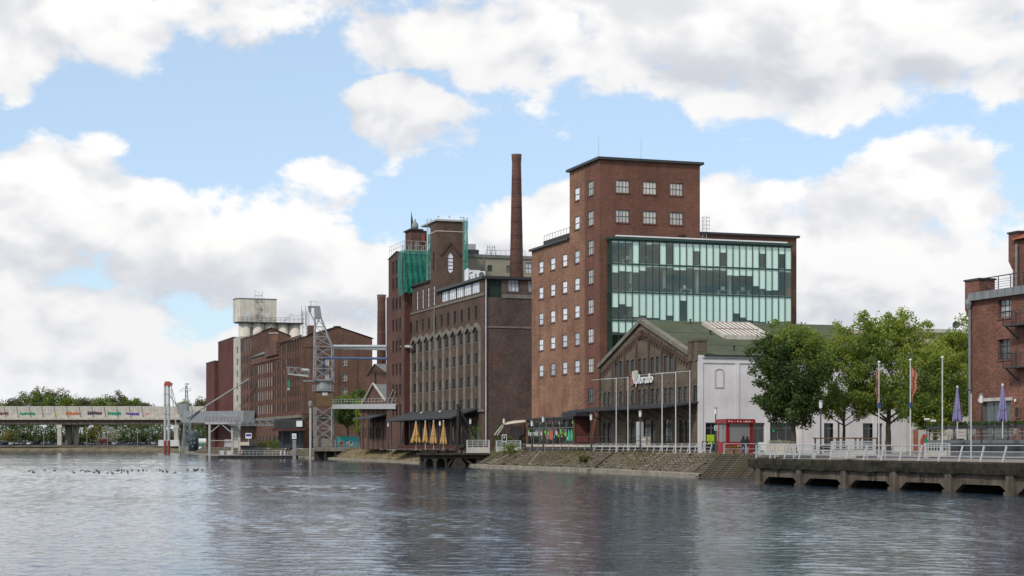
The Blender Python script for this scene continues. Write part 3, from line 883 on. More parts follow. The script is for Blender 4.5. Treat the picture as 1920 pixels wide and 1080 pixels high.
# harbour side
w = Wall(mill, 'L', 0.0, .10)
fm = dict(nx=1, nz=2, fw=.085, fmat='frame_dark', pmat='pane_blind', split=.47, sill='brick_mill')
cols = [A.v(x) for x in (1082, 1059, 1036.5, 1014.5)]
rows = [A.zv(1082, y) for y in (481.7, 532.8, 584.4, 635.7, 687.3)]
for i, c in enumerate(cols):
    for j, z in enumerate(rows):
        f2 = dict(fm)
        if (j == 4 and i in (0, 1, 3)) or (i * 5 + j * 3) % 7 == 0: f2['pmat'] = 'pane_sky'
        elif (i * 3 + j * 5) % 11 == 4: f2['pmat'] = 'pane_light'
        w.win(c, z - .82, 1.74, 1.64, **f2)
for y in (364, 418): w.win(cols[0], A.zv(1082, y) - .85, 1.74, 1.70, **fm)
SVo = SV + .002
wl = w.mb([(SVo, 0), (LV, 0), (LV, H2), (TV, H2), (TV, H1), (SVo, H1)])
wl.build('wall_harbour_side', 'brick_mill_pale', mill)
# stair bay and front
s = Wall(mill, 'L', -.06, .14)
for y in (353.4, 409.6, 464.3, 519, 575, 629.8, 685.2, 741.5):
    s.win(A.v(1108), A.zv(1108, y) - .92, 1.95, 1.85, nx=3, nz=2, fw=.075, fmat='frame_dark', pmat='pane_curtain' if y < 700 else 'pane_grey', sill='brick_mill')
st = s.mb([(-.06, 0), (SV, 0), (SV, H1), (-.06, H1)])
st.quad((-.06, SV, 0), (0, SV, 0), (0, SV, H1), (-.06, SV, H1))
f = Wall(mill, 'F', -.06, .16)
for x in (1167, 1218, 1268):
    for y in (350, 405.5):
        dx = (x - 1167) * .0498
        f.win(A.u(x), A.zu(1167, y) - .82, 1.88, 1.62, nx=4, nz=2, fw=.065, fmat='frame_dark', pmat='pane_curtain', sill='brick_mill')
# the opening behind the glass box
f.holes.append([(GL0 + .15, gz[5]), (GL1 - .15, gz[5]), (GL1 - .15, gz[0] - .2), (GL0 + .15, gz[0] - .2)])
f.mb([(-.06, 0), (FU, 0), (FU, H2), (TU, H2), (TU, H1), (-.06, H1)], st)
# remaining faces
st.quad((FU, -.06, 0), (FU, LV, 0), (FU, LV, H2), (FU, -.06, H2))
st.quad((TU, -.06, H2), (TU, TV, H2), (TU, TV, H1), (TU, -.06, H1))
st.quad((0, TV, H2), (0, TV, H1), (TU, TV, H1), (TU, TV, H2))
st.quad((0, LV, 0), (0, LV, H2), (FU, LV, H2), (FU, LV, 0))
st.build('wall_front', 'brick_mill', mill)
rf = MB().box(-.42, TU + .42, -.46, TV + .35, H1, H1 + .32).build('tower_roof', 'roof_edge', mill)
MB().box(TU, FU + .35, -.40, TV, H2, H2 + .28).box(-.35, FU + .35, TV + .002, LV + .35, H2, H2 + .28).build('roof', 'roof_edge', mill)
MB().box(1.2, FU - 2, TV + 1.0, LV - 1.5, H2 + .28, H2 + 1.3).build('roof_upstand', 'roof_dark', mill)
rl = MB()
for k in range(12):
    v = TV + 1.1 + (LV - TV - 2.8) * k / 11; rl.bar((1.25, v, H2 + 1.3), (1.25, v, H2 + 2.05), .05)
rl.bar((1.25, TV + 1.1, H2 + 2.05), (1.25, LV - 1.7, H2 + 2.05), .06); rl.build('roof_railing', 'steel_light', mill)
for u, v in ((2.2, 6), (8.6, 7)): MB().tube((u, v, H1 + .3), (u, v, H1 + 4.4), .022, .010, 5).build('lightning_rod', 'steel_dark', mill)
# caged ladder on the lower roof
ld = MB(); lu, lv = TU + .55, -.3
for d in (-.28, .28): ld.bar((lu + d, lv, H2 - 1.4), (lu + d, lv, H2 + 2.2), .05)
for k in range(12): ld.bar((lu - .28, lv, H2 - 1.3 + k * .3), (lu + .28, lv, H2 - 1.3 + k * .3), .035)
for k in range(4):
    z = H2 + .6 + k * .5; ld.bar((lu - .4, lv - .65, z), (lu + .4, lv - .65, z), .04).bar((lu - .4, lv - .65, z), (lu - .4, lv, z), .04).bar((lu + .4, lv - .65, z), (lu + .4, lv, z), .04)
for d in (-.4, 0, .4): ld.bar((lu + d, lv - .65, H2 + .5), (lu + d, lv - .65, H2 + 2.2), .04)
ld.build('ladder', 'steel_light', mill)
# glass box: slabs, room, mullions, panes, blinds
y0 = -1.4
NC = 27
cw = (GL1 - GL0) / NC
room = MB()
for z in gz: room.box(GL0 + .1, GL1 - .1, y0 + .22, 9, z - .16, z + .16)
room.build('floor_slab', 'concrete_pale', mill)
MB().box(GL0 + .2, GL1 - .2, 8.6, 8.8, gz[5], gz[0]).build('room_wall', 'slate', mill)
rmc = MB()
for k in (4.5, 9.5, 14.5, 19.5, 24.5):
    for j in range(5): rmc.box(GL0 + k * cw - .2, GL0 + k * cw + .2, 2.4, 2.8, gz[j + 1] + .16, gz[j] - .16)
rmc.build('room_column', 'white_paint', mill)
R = random.Random(8)
for j in range(4):
    for k in range(9):
        u = GL0 + 1.0 + k * 3.1 * (GL1 - GL0) / 29 + R.uniform(-.4, .4)
        fl = gz[j + 1] + .16
        dk = MB().box(u - .8, u + .8, 1.2, 2.0, fl + .70, fl + .75)
        for dx in (-.75, .75): dk.box(u + dx - .03, u + dx + .03, 1.25, 1.95, fl, fl + .70)
        dk.box(u - .3, u + .25, 1.65, 1.7, fl + .85, fl + 1.25); dk.box(u - .05, u + .05, 1.65, 1.72, fl + .75, fl + .9)
        dk.build('desk', R.choice(('white_paint', 'frame_grey', 'wood_bench', 'black_paint')), mill)
mu = MB()
for k in range(NC + 1): mu.box(GL0 + k * cw - .032, GL0 + k * cw + .032, y0 - .05, y0 + .06, gz[5], gz[0] + .12)
for z in gz: mu.box(GL0 - .1, GL1 + .05, y0 - .05, y0 + .12, z - .075, z + .075)
for v in (y0, y0 + .66, -.07):                    # narrow return on the harbour side
    mu.box(GL0 - .10, GL0 + .04, v - .05, v + .05, gz[5], gz[0] + .12)
for z in gz: mu.box(GL0 - .09, GL0 + .03, y0 + .05, -.07, z - .10, z + .10)
mu.build('mullion', 'frame_green', mill)
MB().box(GL0 - .25, GL1 + .15, y0 - .35, -.07, gz[0] + .13, gz[0] + .42).build('glass_box_roof', 'frame_green', mill)
MB().box(GL0 + .4, GL1 - .8, y0 - .42, y0 - .2, gz[0] + .45, gz[0] + .62).build('roof_edge_strip', 'white_paint', mill)
wn = MB().box(0, 1.6, -.5, .3, 0, .25).box(.3, .9, -.3, .1, .25, .7).tube((1.1, -.1, .25), (1.1, -.1, .75), .12).bar((.2, -.3, .3), (1.5, -.5, .8), .06)
wn.build('cleaning_winch', 'steel_rust', mill, loc=(GL0 + 9.3, -.5, gz[0] + .43))
BL = [
    [.06, .06, .06, 1, 0, .1, .05, 1, 0, 1, 1, 1, .32, 1, 1, 1, .34, 1, 1, 1, 1, 1, .32, 1, 1, .3, 1],
    [.30, .24, .25, .27, .2, .05, .04, .05, .05, .13, .12, .04, .08, .07, .08, .06, .08, .26, .27, .25, .26, .64, .74, .8, .78, .03, .06],
    [.54, .42, .5, .88, .82, .9, .9, .97, .8, 1, .22, 1, 1, 1, .96, 1, 1, 1, .65, .8, .9, .93, .95, 1, .95, .92, .9],
    [.4, .42, .45, .7, 1, .9, 1, 1, 1, .8, 1, 1, .9, 1, 1, 1, 1, 1, 1, 1, 1, 1, .9, 1, 1, 1, 1],
    [.2, .1, .3, .5, .4, .3, .2, .1, .2, .1, .2, .2, .2, .1, .2, .1, .2, .1, .2, .3, .2, .1, .1, .2, .2, .1, .1]]
for j in range(5):
    h = gz[j] - gz[j + 1]
    pm = MB().quad((.045, 0, .1), (cw - .045, 0, .1), (cw - .045, 0, h - .1), (.045, 0, h - .1)).mesh('glass_pane', 'facade_glass')
    for k in range(NC):
        o = inst('glass_pane', pm, mill, (GL0 + k * cw, y0 + .02, gz[j + 1]))
        b = BL[j][k]
        if b > .01:
            q = b * (h - .22)
            MB().box(.04, cw - .04, .07, .09, h - .10 - q, h - .10).build('blind', 'blind_fabric', o)
    sp = MB().quad((0, -1.33, .1), (0, -.07, .1), (0, -.07, h - .1), (0, -1.33, h - .1)).mesh('glass_pane', 'facade_glass')
    inst('glass_pane', sp, mill, (GL0 - .03, 0, gz[j + 1]))
MB().box(GL0 + .05, GL0 + .15, y0 + .25, -.05, gz[5], gz[4] + .6).build('spandrel', 'frame_green', mill)

# ================================================================== glazed pavilion against the mill's harbour side
PU = -2.27; pv0 = A.v(1107)
pv1 = A.v(988, PU)
pav = thing('glass_pavilion', 'low glazed pavilion with colourful stickers at the foot of the tall mill', 'pavilion', A.at(PU, pv0), GA)
pl = pv1 - pv0; pz0 = A.zv(1076, 834, PU); pz1 = A.zv(1076, 786, PU)
MB().box(.05, -PU - .1, .05, pl - .1, 0, pz0 - .25).build('plinth', 'terrace_dark', pav)
MB().box(-.12, -PU - .05, -.10, pl, pz0 - .25, pz0).build('sill_slab', 'cream_stone', pav)
MB().box(.06, -PU - .1, 0, .25, pz0, pz1 + .1).build('end_wall', 'brick_extension', pav)
MB().box(-.35, -PU - .05, -.5, pl + .4, pz1 + .12, pz1 + .36).box(-.3, -PU - .05, -1.4, 3.6, pz1 + .38, pz1 + .95).build('roof', 'roof_dark', pav)
MB().box(1.4, 1.5, .3, pl - .1, pz0, pz1).build('dark_backing', 'terrace_dark', pav)
fr = MB(); n = 7
for k in range(n + 1):
    v = .1 + (pl - .3) * k / n; fr.box(-.02, .10, v - .06, v + .06, pz0, pz1 + .1)
zm = pz0 + (pz1 - pz0) * .68
for z in (pz0 + .06, zm, pz1 + .05): fr.box(.0, .09, .1, pl - .2, z - .05, z + .05)
fr.build('mullion', 'frame_grey', pav)
MB().box(-.10, .14, -.06, .12, pz0, pz1 + .1).build('corner_post', 'wood_brown', pav)
MB().box(-.10, .14, pl - .45, pl - .05, pz0, pz1 + .1).build('corner_post', 'wood_brown', pav)
dv = (pl - .3) / n
for k in range(n):
    for za, zb in ((pz0 + .11, zm - .05), (zm + .05, pz1)):
        MB().quad((.06, .16 + k * dv, za), (.06, .04 + (k + 1) * dv, za), (.06, .04 + (k + 1) * dv, zb), (.06, .16 + k * dv, zb)).build('glass_pane', 'pane_dark', pav)
def sticker(x, y, w, h, mat):
    v = A.v(x, PU) - pv0; z = A.zv(x, y, PU)
    pts = [(v + w / 2 * math.cos(t) * (1 - .25 * math.sin(t)), z + h / 2 * math.sin(t)) for t in [2 * math.pi * q / 14 for q in range(14)]]
    MB().prism(pts, 'x', .035, .052).build('sticker', mat, pav)
R = random.Random(4)
for x, y, w_, h_, m_ in ((1066, 816, .75, 1.55, 'surf_green'), (1071, 816, .75, 1.55, 'surf_green'), (1033, 815, 1.5, 1.4, 'coral'), (1033, 806, .5, .35, 'coral'),
        (1043, 812, .7, .62, 'soft_pink'), (1050.5, 809, .6, .7, 'bright_green'), (1059.5, 814, .7, .6, 'bright_green'), (1055, 812, .4, .5, 'terracotta'),
        (1021.5, 810, .6, .45, 'bright_green'), (1012, 809.5, .5, .4, 'pink'), (1014.5, 813, .6, .6, 'soft_pink'), (1025, 820, .5, .42, 'pink'), (1027, 813, .4, .5, 'lime'),
        (991, 808, .5, .42, 'bright_green'), (1046, 817, .4, .4, 'bright_green'), (1063, 822, .4, .5, 'shutter_grey'), (1008, 815, .3, .4, 'surf_green'),
        (1012.5, 793, .5, .42, 'shutter_grey'), (1036, 791.5, .45, .5, 'pink'), (1048.5, 792.5, .5, .5, 'shutter_grey'), (1073, 791, .5, .5, 'bright_green'),
        (1024, 793, .5, .42, 'frame_grey'), (991, 794, .5, .42, 'frame_grey'), (1059, 807, .3, .3, 'shutter_grey'), (1039, 819, .3, .45, 'teal_paint'), (1017, 820, .9, .5, 'frame_grey'),
        (1023, 815, .4, .35, 'bright_green'), (1049, 812, .35, .5, 'lime'), (1042, 805, .3, .3, 'terracotta'), (1053, 818, .3, .3, 'lime')):
    sticker(x, y, w_, h_, m_)
vt = A.v(989.5, PU) - pv0
text_mesh('lettering', 'explorado', .98, 'white_paint', pav, (.03, vt, A.zv(991, 816.5, PU)), ROT_L, .01)
MB().box(.4, 1.9, -.06, -.02, pz0 + .3, pz0 + 1.0).build('bench_rail', 'red_rust', pav)

# sail shade and flap of the terrace beside the pavilion
sh = thing('shade_sail', 'pale cloth shade sail over the terrace left of the glass pavilion', 'shade sail', PT(966, 836, 243), GA)
a = Frame(966, 243); a.o.z = QZ
def LP(fr, x, y, Y): return fr.local(PT(x, y, Y))
MB().quad(LP(a, 941, 797, 236), LP(a, 985, 791, 240), LP(a, 986, 787, 250), LP(a, 962, 789, 250)).quad(LP(a, 941, 797, 236), LP(a, 962, 789, 250), LP(a, 952, 791, 246)).build('cloth', 'sail_fabric', sh)
MB().quad(LP(a, 959, 799, 241), LP(a, 985, 799, 243), LP(a, 985, 817, 243), LP(a, 961, 818, 241)).build('side_flap', 'grey_fabric', sh)
MB().tube(LP(a, 942, 797, 236.1), LP(a, 927, 816, 236), .09, n=6).tube(LP(a, 946, 797, 238), LP(a, 932, 816, 238), .07, n=6).build('strut', 'concrete_pale', sh)
for x in (958, 984): MB().tube(LP(a, x, 794, 241), LP(a, x, 843, 241), .06, n=6).build('pole', 'steel_dark', sh)
sh.location = a.o

# ================================================================== gabled hall with the white side wall
B = Frame(1310, 190)
hall = thing('gabled_hall', 'brown brick hall with wide gable, green roof and whitewashed side wall', 'building', B.o, GA)
GV = B.v(1125); EZ = B.zu(1312, 665.5); GEV = B.v(1292)
EZ2 = B.zv(1125, 687); AV = (GEV + GV) / 2; AZ = B.zv(1202, 602.5)
RZ0 = B.zv(1292, 661)
HU = 26.0
g = Wall(hall, 'L', 0.0, .16)
up = [(1155.8, 1164), (1177.4, 1186.3), (1199.6, 1209.4), (1223.3, 1233.4), (1248.2, 1258.3)]
lo = [(1134.4, 1141.9), (1155.8, 1164), (1177.4, 1186.3), (1199.6, 1209.4), (1223.9, 1233.4), (1248.5, 1258.3), (1275.2, 1285.3), (1304, None)]
zu0, zu1 = B.zv(1258, 696.5), B.zv(1258, 665.5)
zl0, zl1 = B.zv(1285, 756), B.zv(1285, 724)
wk = dict(nx=2, nz=5, fw=.06, fmat='frame_dark', pmat='pane_grey', arch=.28, sill='brick_hall_trim')
for pr in up:
    for x in pr: g.win(B.v(x), zu0, 1.12, zu1 - zu0, **wk)
for pr in lo:
    for x in pr:
        if x: g.win(B.v(x), zl0, 1.12, zl1 - zl0, **wk)
zd = B.zv(1250, 835)
for x in (1133.5, 1142.5, 1177.5, 1186, 1224.5, 1277, 1288):
    g.win(B.v(x), zd + .3, 1.15, 2.6, nx=2, nz=3, fw=.07, fmat='frame_dark', pmat='pane_dark', arch=.25)
for x in (1213, 1252): g.win(B.v(x), zd, 2.2, 3.1, nx=2, nz=2, fw=.09, fmat='frame_dark', pmat='pane_dark', arch=.5, name='door')
outline = [(0, 0), (GV, 0), (GV, EZ2), (AV, AZ - .25), (GEV, RZ0), (GEV - .02, EZ), (0, EZ)]
body = g.mb(outline)
body.build('gable_wall', 'brick_hall', hall)
# lisenes and stepped corbels under the verge
ls = [B.v(x) for x in (1149, 1171.5, 1193.7, 1216.8, 1241, 1266)] + [B.v(1294)]
def rake(v): return AZ - .25 - (AZ - .25 - (EZ2 if v > AV else RZ0)) * abs(v - AV) / (GV - AV if v > AV else AV - GEV)
zc = B.zv(1250, 766)
for v in ls:
    MB().box(-.10, -.002, v - .22, v + .22, zc + .4, min(rake(v) - .55, rake(v - .22) - .55, rake(v + .22) - .55)).build('lisene', 'brick_hall_trim', hall)
bays = [GV - .2] + ls
for q in range(len(bays) - 1):
    a0, a1 = bays[q + 1] + .25, bays[q] - .25
    n = 5
    for k in range(n):
        v0, v1 = a0 + (a1 - a0) * k / n, a0 + (a1 - a0) * (k + 1) / n
        zt = min(rake(v0), rake(v1)) - .75
        MB().box(-.13, -.003, v0, v1, zt - .42, zt).box(-.13, -.003, v0 if (v0 + v1) / 2 > AV else v1 - .22, v0 + .22 if (v0 + v1) / 2 > AV else v1, zt - .85, zt - .421).build('corbel', 'brick_hall_trim', hall)
# corner turret piers
tz = B.zv(1300, 640.5)
for v0 in (.12, 1.75):
    MB().box(-.16, .95, v0 - .18, v0 + .72, EZ - .6, tz).box(-.26, 1.05, v0 - .28, v0 + .82, tz, tz + .22).build('parapet_pier', 'brick_hall', hall)
for k in range(3): MB().box(-.05, .6, .95 + k * .26, 1.1 + k * .26, EZ, tz - .35).build('baluster', 'brick_hall', hall)
MB().box(-.08, .7, .84, 1.57, tz - .35, tz - .1).build('parapet_rail', 'brick_hall_trim', hall)
MB().box(-.2, .5, AV - .9, AV + .9, AZ - 2.05, AZ - 1.85).box(-.35, .1, AV - .45, AV + .45, AZ - 1.84, AZ - 1.1).build('gable_ornament', 'brick_hall_trim', hall)
# white side wall
f = Wall(hall, 'F', 0.0, .30)
zb = B.zu(1370, 846); 
dz0, dz1 = .05, B.zu(1370, 792.5)
for x0, x1, nx in ((1323, 1347, 2), (1400, 1434, 3), (1443.5, 1491, 3), (1545, 1575, 3), (1618, 1655, 3), (1676, 1712, 2)):
    u0, u1 = B.u(x0), B.u(x1)
    if u1 > HU - .3: u1 = HU - .4
    if u0 > HU - 2: continue
    f.win((u0 + u1) / 2, dz0, u1 - u0, dz1 - dz0, nx=nx, nz=2, fw=.12, fmat='frame_grey', pmat='pane_dark', split=.82, name='glazed_door')
ww = f.mb([(0, 0), (HU, 0), (HU, EZ), (0, EZ)])
ww.build('side_wall', 'white_wall', hall)
MB().quad((HU, 0, 0), (HU, GV, 0), (HU, GV, EZ2), (HU, AV, AZ - .2), (HU, 0, EZ)).quad((0, GV, 0), (HU, GV, 0), (HU, GV, EZ2), (0, GV, EZ2)).build('rear_wall', 'brick_hall', hall)
MB().box(-.10, .50, -.10, .06, 0, EZ - .02).build('corner_pilaster', 'white_wall', hall)
for x in (1381.5, 1439, 1500, 1566, 1640):
    u = B.u(x)
    if u < HU: MB().box(u - .27, u + .27, -.10, -.002, 0, EZ - .85).build('pilaster', 'white_wall', hall)
MB().box(.51, HU, -.12, -.002, EZ - .85, EZ - .02).build('cornice', 'white_wall', hall)
u, z = B.u(1348.5), B.zu(1348, 726.5)
ao = MB(); p = arch_pts(1.0, 2.05, .25)
for k in range(len(p)):
    a, b = p[k], p[(k + 1) % len(p)]; ao.bar((u + a[0], -.03, z + a[1]), (u + b[0], -.03, z + b[1]), .10, .10)
ao.build('blind_arch', 'stucco_pale', hall)
MB().box(B.u(1326), B.u(1340), .10, .16, 1.0, 2.0).build('green_poster', 'lime', hall)
MB().box(B.u(1449), B.u(1453), .08, .14, 2.35, 2.55).build('exit_sign', 'surf_green', hall)
# roof
def roof_z(v): return EZ - .38 + (AZ - (EZ - .38)) * v / AV if v < AV else AZ - (AZ - EZ2) * (v - AV) / (GV - AV)
rf = MB()
for (v0, v1) in ((-.25, AV), (AV, GV + .3)):
    za, zb_ = roof_z(v0), roof_z(v1)
    rf.quad((.42, v0, za + .12), (HU + .2, v0, za + .12), (HU + .2, v1, zb_ + .12), (.42, v1, zb_ + .12))
rf.build('roof', 'roof_green', hall)
vg = MB()
for v0, v1 in ((GEV - .1, AV), (AV, GV + .3)):
    z0_, z1_ = (RZ0 - .05, AZ) if v0 < AV else (AZ, EZ2 - .1)
    vg.prism([(v0, z0_ - .22), (v1, z1_ - .22), (v1, z1_ + .28), (v0, z0_ + .28)], 'x', -.30, .45)
vg.build('verge', 'concrete', hall)
MB().box(-.35, .45, AV - .3, AV + .3, AZ - .1, AZ + .38).build('verge_cap', 'concrete', hall)
MB().box(.6, HU + .1, -.30, -.13, EZ - .12, EZ + .05).build('gutter', 'roof_dark', hall)
seam = MB()
for vv in (AV * .33, AV * .66):
    z = roof_z(vv) + .125; seam.box(.45, HU, vv - .03, vv + .03, z, z + .02)
for k in range(1, 5):
    uu = HU * k / 5
    seam.bar((uu, 0, roof_z(0) + .135), (uu, AV - .1, roof_z(AV - .1) + .135), .05, .02)
seam.build('roof_seam', 'roof_edge', hall)
for (x, y) in ((1295, 609), (1331, 630.5), (1377, 659)):
    # small vent pipes standing on the slope
    best = min(((abs(B.px(uu * .25, vv * .25, roof_z(vv * .25))[0] - x) + abs(B.px(uu * .25, vv * .25, roof_z(vv * .25))[1] - y)), uu * .25, vv * .25) for uu in range(100) for vv in range(60))
    _, uu, vv = best
    MB().tube((uu, vv, roof_z(vv)), (uu, vv, roof_z(vv) + .55), .10, n=8).tube((uu, vv, roof_z(vv) + .55), (uu, vv, roof_z(vv) + .68), .17, n=8).build('vent_pipe', 'roof_dark', hall)
# skylight: raised glazed field
def on_roof(x, y):
    best = None
    for a in range(110):
        for b in range(70):
            uu, vv = a * .24, b * .24
            if vv > AV: continue
            p = B.px(uu, vv, roof_z(vv) + .4); d = (p[0] - x) ** 2 + (p[1] - y) ** 2
            if best is None or d < best[0]: best = (d, uu, vv)
    return best[1], best[2]
ua, va = on_roof(1361, 630.7); ub, _ = on_roof(1421, 631); uc, vc = on_roof(1322, 605)
sk0, sk1 = ua, ub
slope = (roof_z(vc) - roof_z(va)) / (vc - va)
fr = MB()
def RP(u, v, h): return (u, v, roof_z(v) + h)
for (u0, v0, u1, v1) in ((sk0, va, sk1 + 1.6, va), (sk0, vc, sk1 + 1.6, vc), (sk0, va, sk0, vc), (sk1 + 1.6, va, sk1 + 1.6, vc)):
    fr.bar(RP(u0, v0, .32), RP(u1, v1, .32), .28, .50)
fr.build('skylight_frame', 'concrete_pale', hall)
nsk = 10; vm_ = (va + vc) / 2; uw = (sk1 + 1.6 - sk0) / nsk
for k in range(nsk):
    for v0, v1 in ((va, vm_), (vm_, vc)):
        u0 = sk0 + k * uw + .06; u1 = u0 + uw - .12
        MB().quad(RP(u0, v0 + .06, .50), RP(u1, v0 + .06, .50), RP(u1, v1 - .06, .50), RP(u0, v1 - .06, .50)).build('skylight_pane', 'skylight_glass', hall)
gb = MB()
for k in range(nsk + 1): gb.bar(RP(sk0 + k * uw, va, .50), RP(sk0 + k * uw, vc, .50), .09, .10)
gb.bar(RP(sk0, vm_, .50), RP(sk1 + 1.6, vm_, .50), .09, .10); gb.build('skylight_bar', 'wood_brown', hall)
# canopy, loading ramp and its railing along the gable
pc = 3.9; cz = B.zv(1250, 766)
MB().prism([(-pc, cz - .10), (-.02, cz + .45), (-.02, cz + .60), (-pc, cz + .12)], 'y', -.1, GV + 1.2).build('canopy', 'roof_dark', hall)
for k in range(9):
    v = .6 + k * (GV - 1.2) / 8
    MB().bar((-.05, v, cz + 3.0), (-pc + .4, v, cz + .15), .06).bar((-.05, v, cz - 1.2), (-pc * .6, v, cz + .05), .12).build('canopy_tie', 'steel_dark', hall)
MB().box(-pc + .3, -.01, -.05, GV + .5, zd - .22, zd).build('ramp_slab', 'concrete_pale', hall)
MB().box(-pc + .7, -.02, .1, GV, 0, zd - .225).build('ramp_base', 'brick_dark', hall)
rr = MB()
for k in range(15):
    v = .1 + k * (GV - .3) / 14; rr.bar((-pc + .45, v, zd), (-pc + .45, v, zd + 1.05), .05)
for h in (.5, 1.05): rr.bar((-pc + .45, .1, zd + h), (-pc + .45, GV - .2, zd + h), .05)
rr.build('ramp_railing', 'steel_dark', hall)
for v in (8.5, 20.5):
    MB().box(-pc + .32, -pc + .5, v - .3, v + .3, 0, 2.2).build('ramp_post', 'concrete_pale', hall) if False else None
MB().box(-pc + .9, -pc + 1.4, B.v(1196, -3) - .5, B.v(1196, -3) + .5, zd, zd + 2.7).build('pylon_sign', 'shutter_grey', hall)
MB().box(-pc + .6, -pc + 1.2, B.v(1207, -3.3) - .6, B.v(1207, -3.3) + .6, zd, zd + 1.0).build('ramp_cabinet', 'concrete_pale', hall)
MB().tube((-.12, GV - .15, 0), (-.12, GV - .15, EZ2), .09, n=6).build('downpipe', 'steel_dark', hall)
# lettering on the gable
vt = B.v(1190.5); zt = B.zv(1190, 720.5)
text_mesh('sign_initial', 'e', 1.75, 'coral', hall, (-.22, B.v(1187.0), zt - .1), ROT_L, .08)
text_mesh('sign_lettering', 'xplorado', 1.62, 'white_paint', hall, (-.22, vt, zt), ROT_L, .08)
sm = MB()
vq, zq = B.v(1188), B.zv(1190, 713)
sm.prism([(vq, zq), (vq - 1.3, zq + .1), (vq - 1.5, zq + 1.15), (vq - .1, zq + 1.05)], 'x', -.26, -.16).build('sign_emblem', 'soft_pink', hall)
MB().prism([(vq - 1.0, zq), (vq - 1.9, zq + .15), (vq - 2.1, zq + 1.05), (vq - .8, zq + 1.0)], 'x', -.30, -.265).build('sign_emblem', 'pale_green', hall)

# ================================================================== old mill with concrete ribs (centre)
M = Frame(908, 264.3)
om = thing('old_mill', 'dark brown brick mill with concrete ribs between windows and a square tower', 'building', M.o, GA)
WV = M.v(769.5)                               # far end of the ribbed facade
LZ = M.zv(908, 551); RZ1 = M.zv(905.6, 522)   # ledge and near roof
FZ = M.zv(807, 528)                           # higher far part
TVn, TVf = M.v(819.5), M.v(807); TZ = M.zv(819.5, 414)
TUr = M.u(871, TVn)
MU = 20.0
ribs_x = (901.3, 885.5, 870.8, 856, 841.8, 828.5, 815.8, 803.8, 792.8, 782.5, 772.3)
win_x = (895, 880, 865, 850.5, 836.8, 823.5, 810.8, 799.5, 788.8, 778.8)
rib_v = np.linspace(M.v(ribs_x[0]), M.v(ribs_x[-1]), 11)
win_v = (rib_v[:-1] + rib_v[1:]) / 2
rows = [M.zv(895, y) for y in (631, 671.7, 715, 757.5)]
rib_top = M.zv(901, 615); rib_bot = M.zv(901, 768)
g = Wall(om, 'L', 0.0, .16)
for v in win_v:
    for z in rows: g.win(v, z - .82, 1.75, 1.62 + (.1 if z == rows[0] else 0), nx=4, nz=3, fw=.05, fmat='frame_dark', pmat='pane_dark', sill='concrete')
uz = M.zv(892.6, 585) - .95
for v in np.linspace(M.v(892.6), M.v(770.8), 11): g.win(v, uz, 1.15, 1.9, nx=2, nz=3, fw=.05, fmat='frame_dark', pmat='pane_dark', sill='brick_dark')
# penthouse strip of white lights
pz0, pz1 = M.zv(898, 548.5), M.zv(898, 527.5)
vA, vB = M.v(899), M.v(827.5)
for k in range(5):
    a = vA + (vB - vA) * k / 5; b = vA + (vB - vA) * (k + 1) / 5
    g.win((a + b) / 2, pz0, b - a - .18, pz1 - pz0, nx=4, nz=1, fw=.08, fmat='frame_dark', pmat='pane_blind', name='strip_window')
tall0, tall1 = M.zv(770, 585), M.zv(770, 549)
for x in (771.5, 782, 792.5, 803, 813.5): g.win(M.v(x), tall0, 1.0, min(tall1 - tall0, 4.6), nx=1, nz=4, fw=.06, fmat='frame_dark', pmat='pane_blind' if x > 775 else 'pane_grey', name='tall_window')
zd = .1
for v in (3.5, 8, 12.5, 17, 21.5, 26, 30.5, 35, 39): g.win(v, .9, 1.6, 2.9, nx=2, nz=2, fw=.08, fmat='frame_dark', pmat='pane_dark', name='glazed_door')
# left-plane lancet of the tower
lz0, lz1 = M.zv(812.5, 512), M.zv(812.5, 470)
lv = M.v(812.7)
g.holes.append([(lv + p[0], lz0 + p[1]) for p in lancet_pts(.9, lz1 - lz0, .7, .5)])
bd = g.mb([(0, 0), (WV, 0), (WV, FZ), (TVf, FZ), (TVf, TZ), (TVn, TZ), (TVn, RZ1), (0, RZ1)])
bd.build('wall_harbour_side', 'brick_dark', om)
# front wall with upper windows
f = Wall(om, 'F', 0.0, .30)
u0, u1 = M.u(913.5), M.u(940.5); z0, z1 = M.zu(913, 557.5), M.zu(913, 524)
f.win((u0 + u1) / 2, z0, u1 - u0, z1 - z0, nx=4, nz=2, fw=.09, fmat='frame_green', pmat='pane_room', split=.72)
for x0, x1 in ((952.5, 974), (990, 1011)):
    u0, u1 = M.u(x0), M.u(x1); z0, z1 = M.zu(953, 547), M.zu(953, 524)
    f.win((u0 + u1) / 2, z0, u1 - u0, z1 - z0, nx=3, nz=2, fw=.09, fmat='frame_green', pmat='pane_sky', split=.72)
fw_ = f.mb([(0, 0), (MU, 0), (MU, RZ1), (0, RZ1)])
fw_.quad((MU, 0, 0), (MU, WV, 0), (MU, WV, RZ1), (MU, 0, RZ1))
fw_.build('wall_front', 'brick_dark_front', om)
MB().box(M.u(913), M.u(936), -.012, -.003, M.zu(912, 692), M.zu(912, 657)).build('brick_patch', 'brick_patch', om)
bz = M.zu(909, 613)
MB().box(-.02, MU, -.10, -.004, bz - .10, bz + .16).box(M.u(942), MU, -.12, -.004, LZ - .55, LZ + .02).build('band', 'concrete', om)
lg = MB(); lg.box(-.14, -.004, -.1, M.v(818), LZ - .22, LZ + .16); lg.box(-.14, -.004, M.v(818), WV - .2, LZ - .22, LZ + .02)
lg.build('ledge', 'concrete', om)
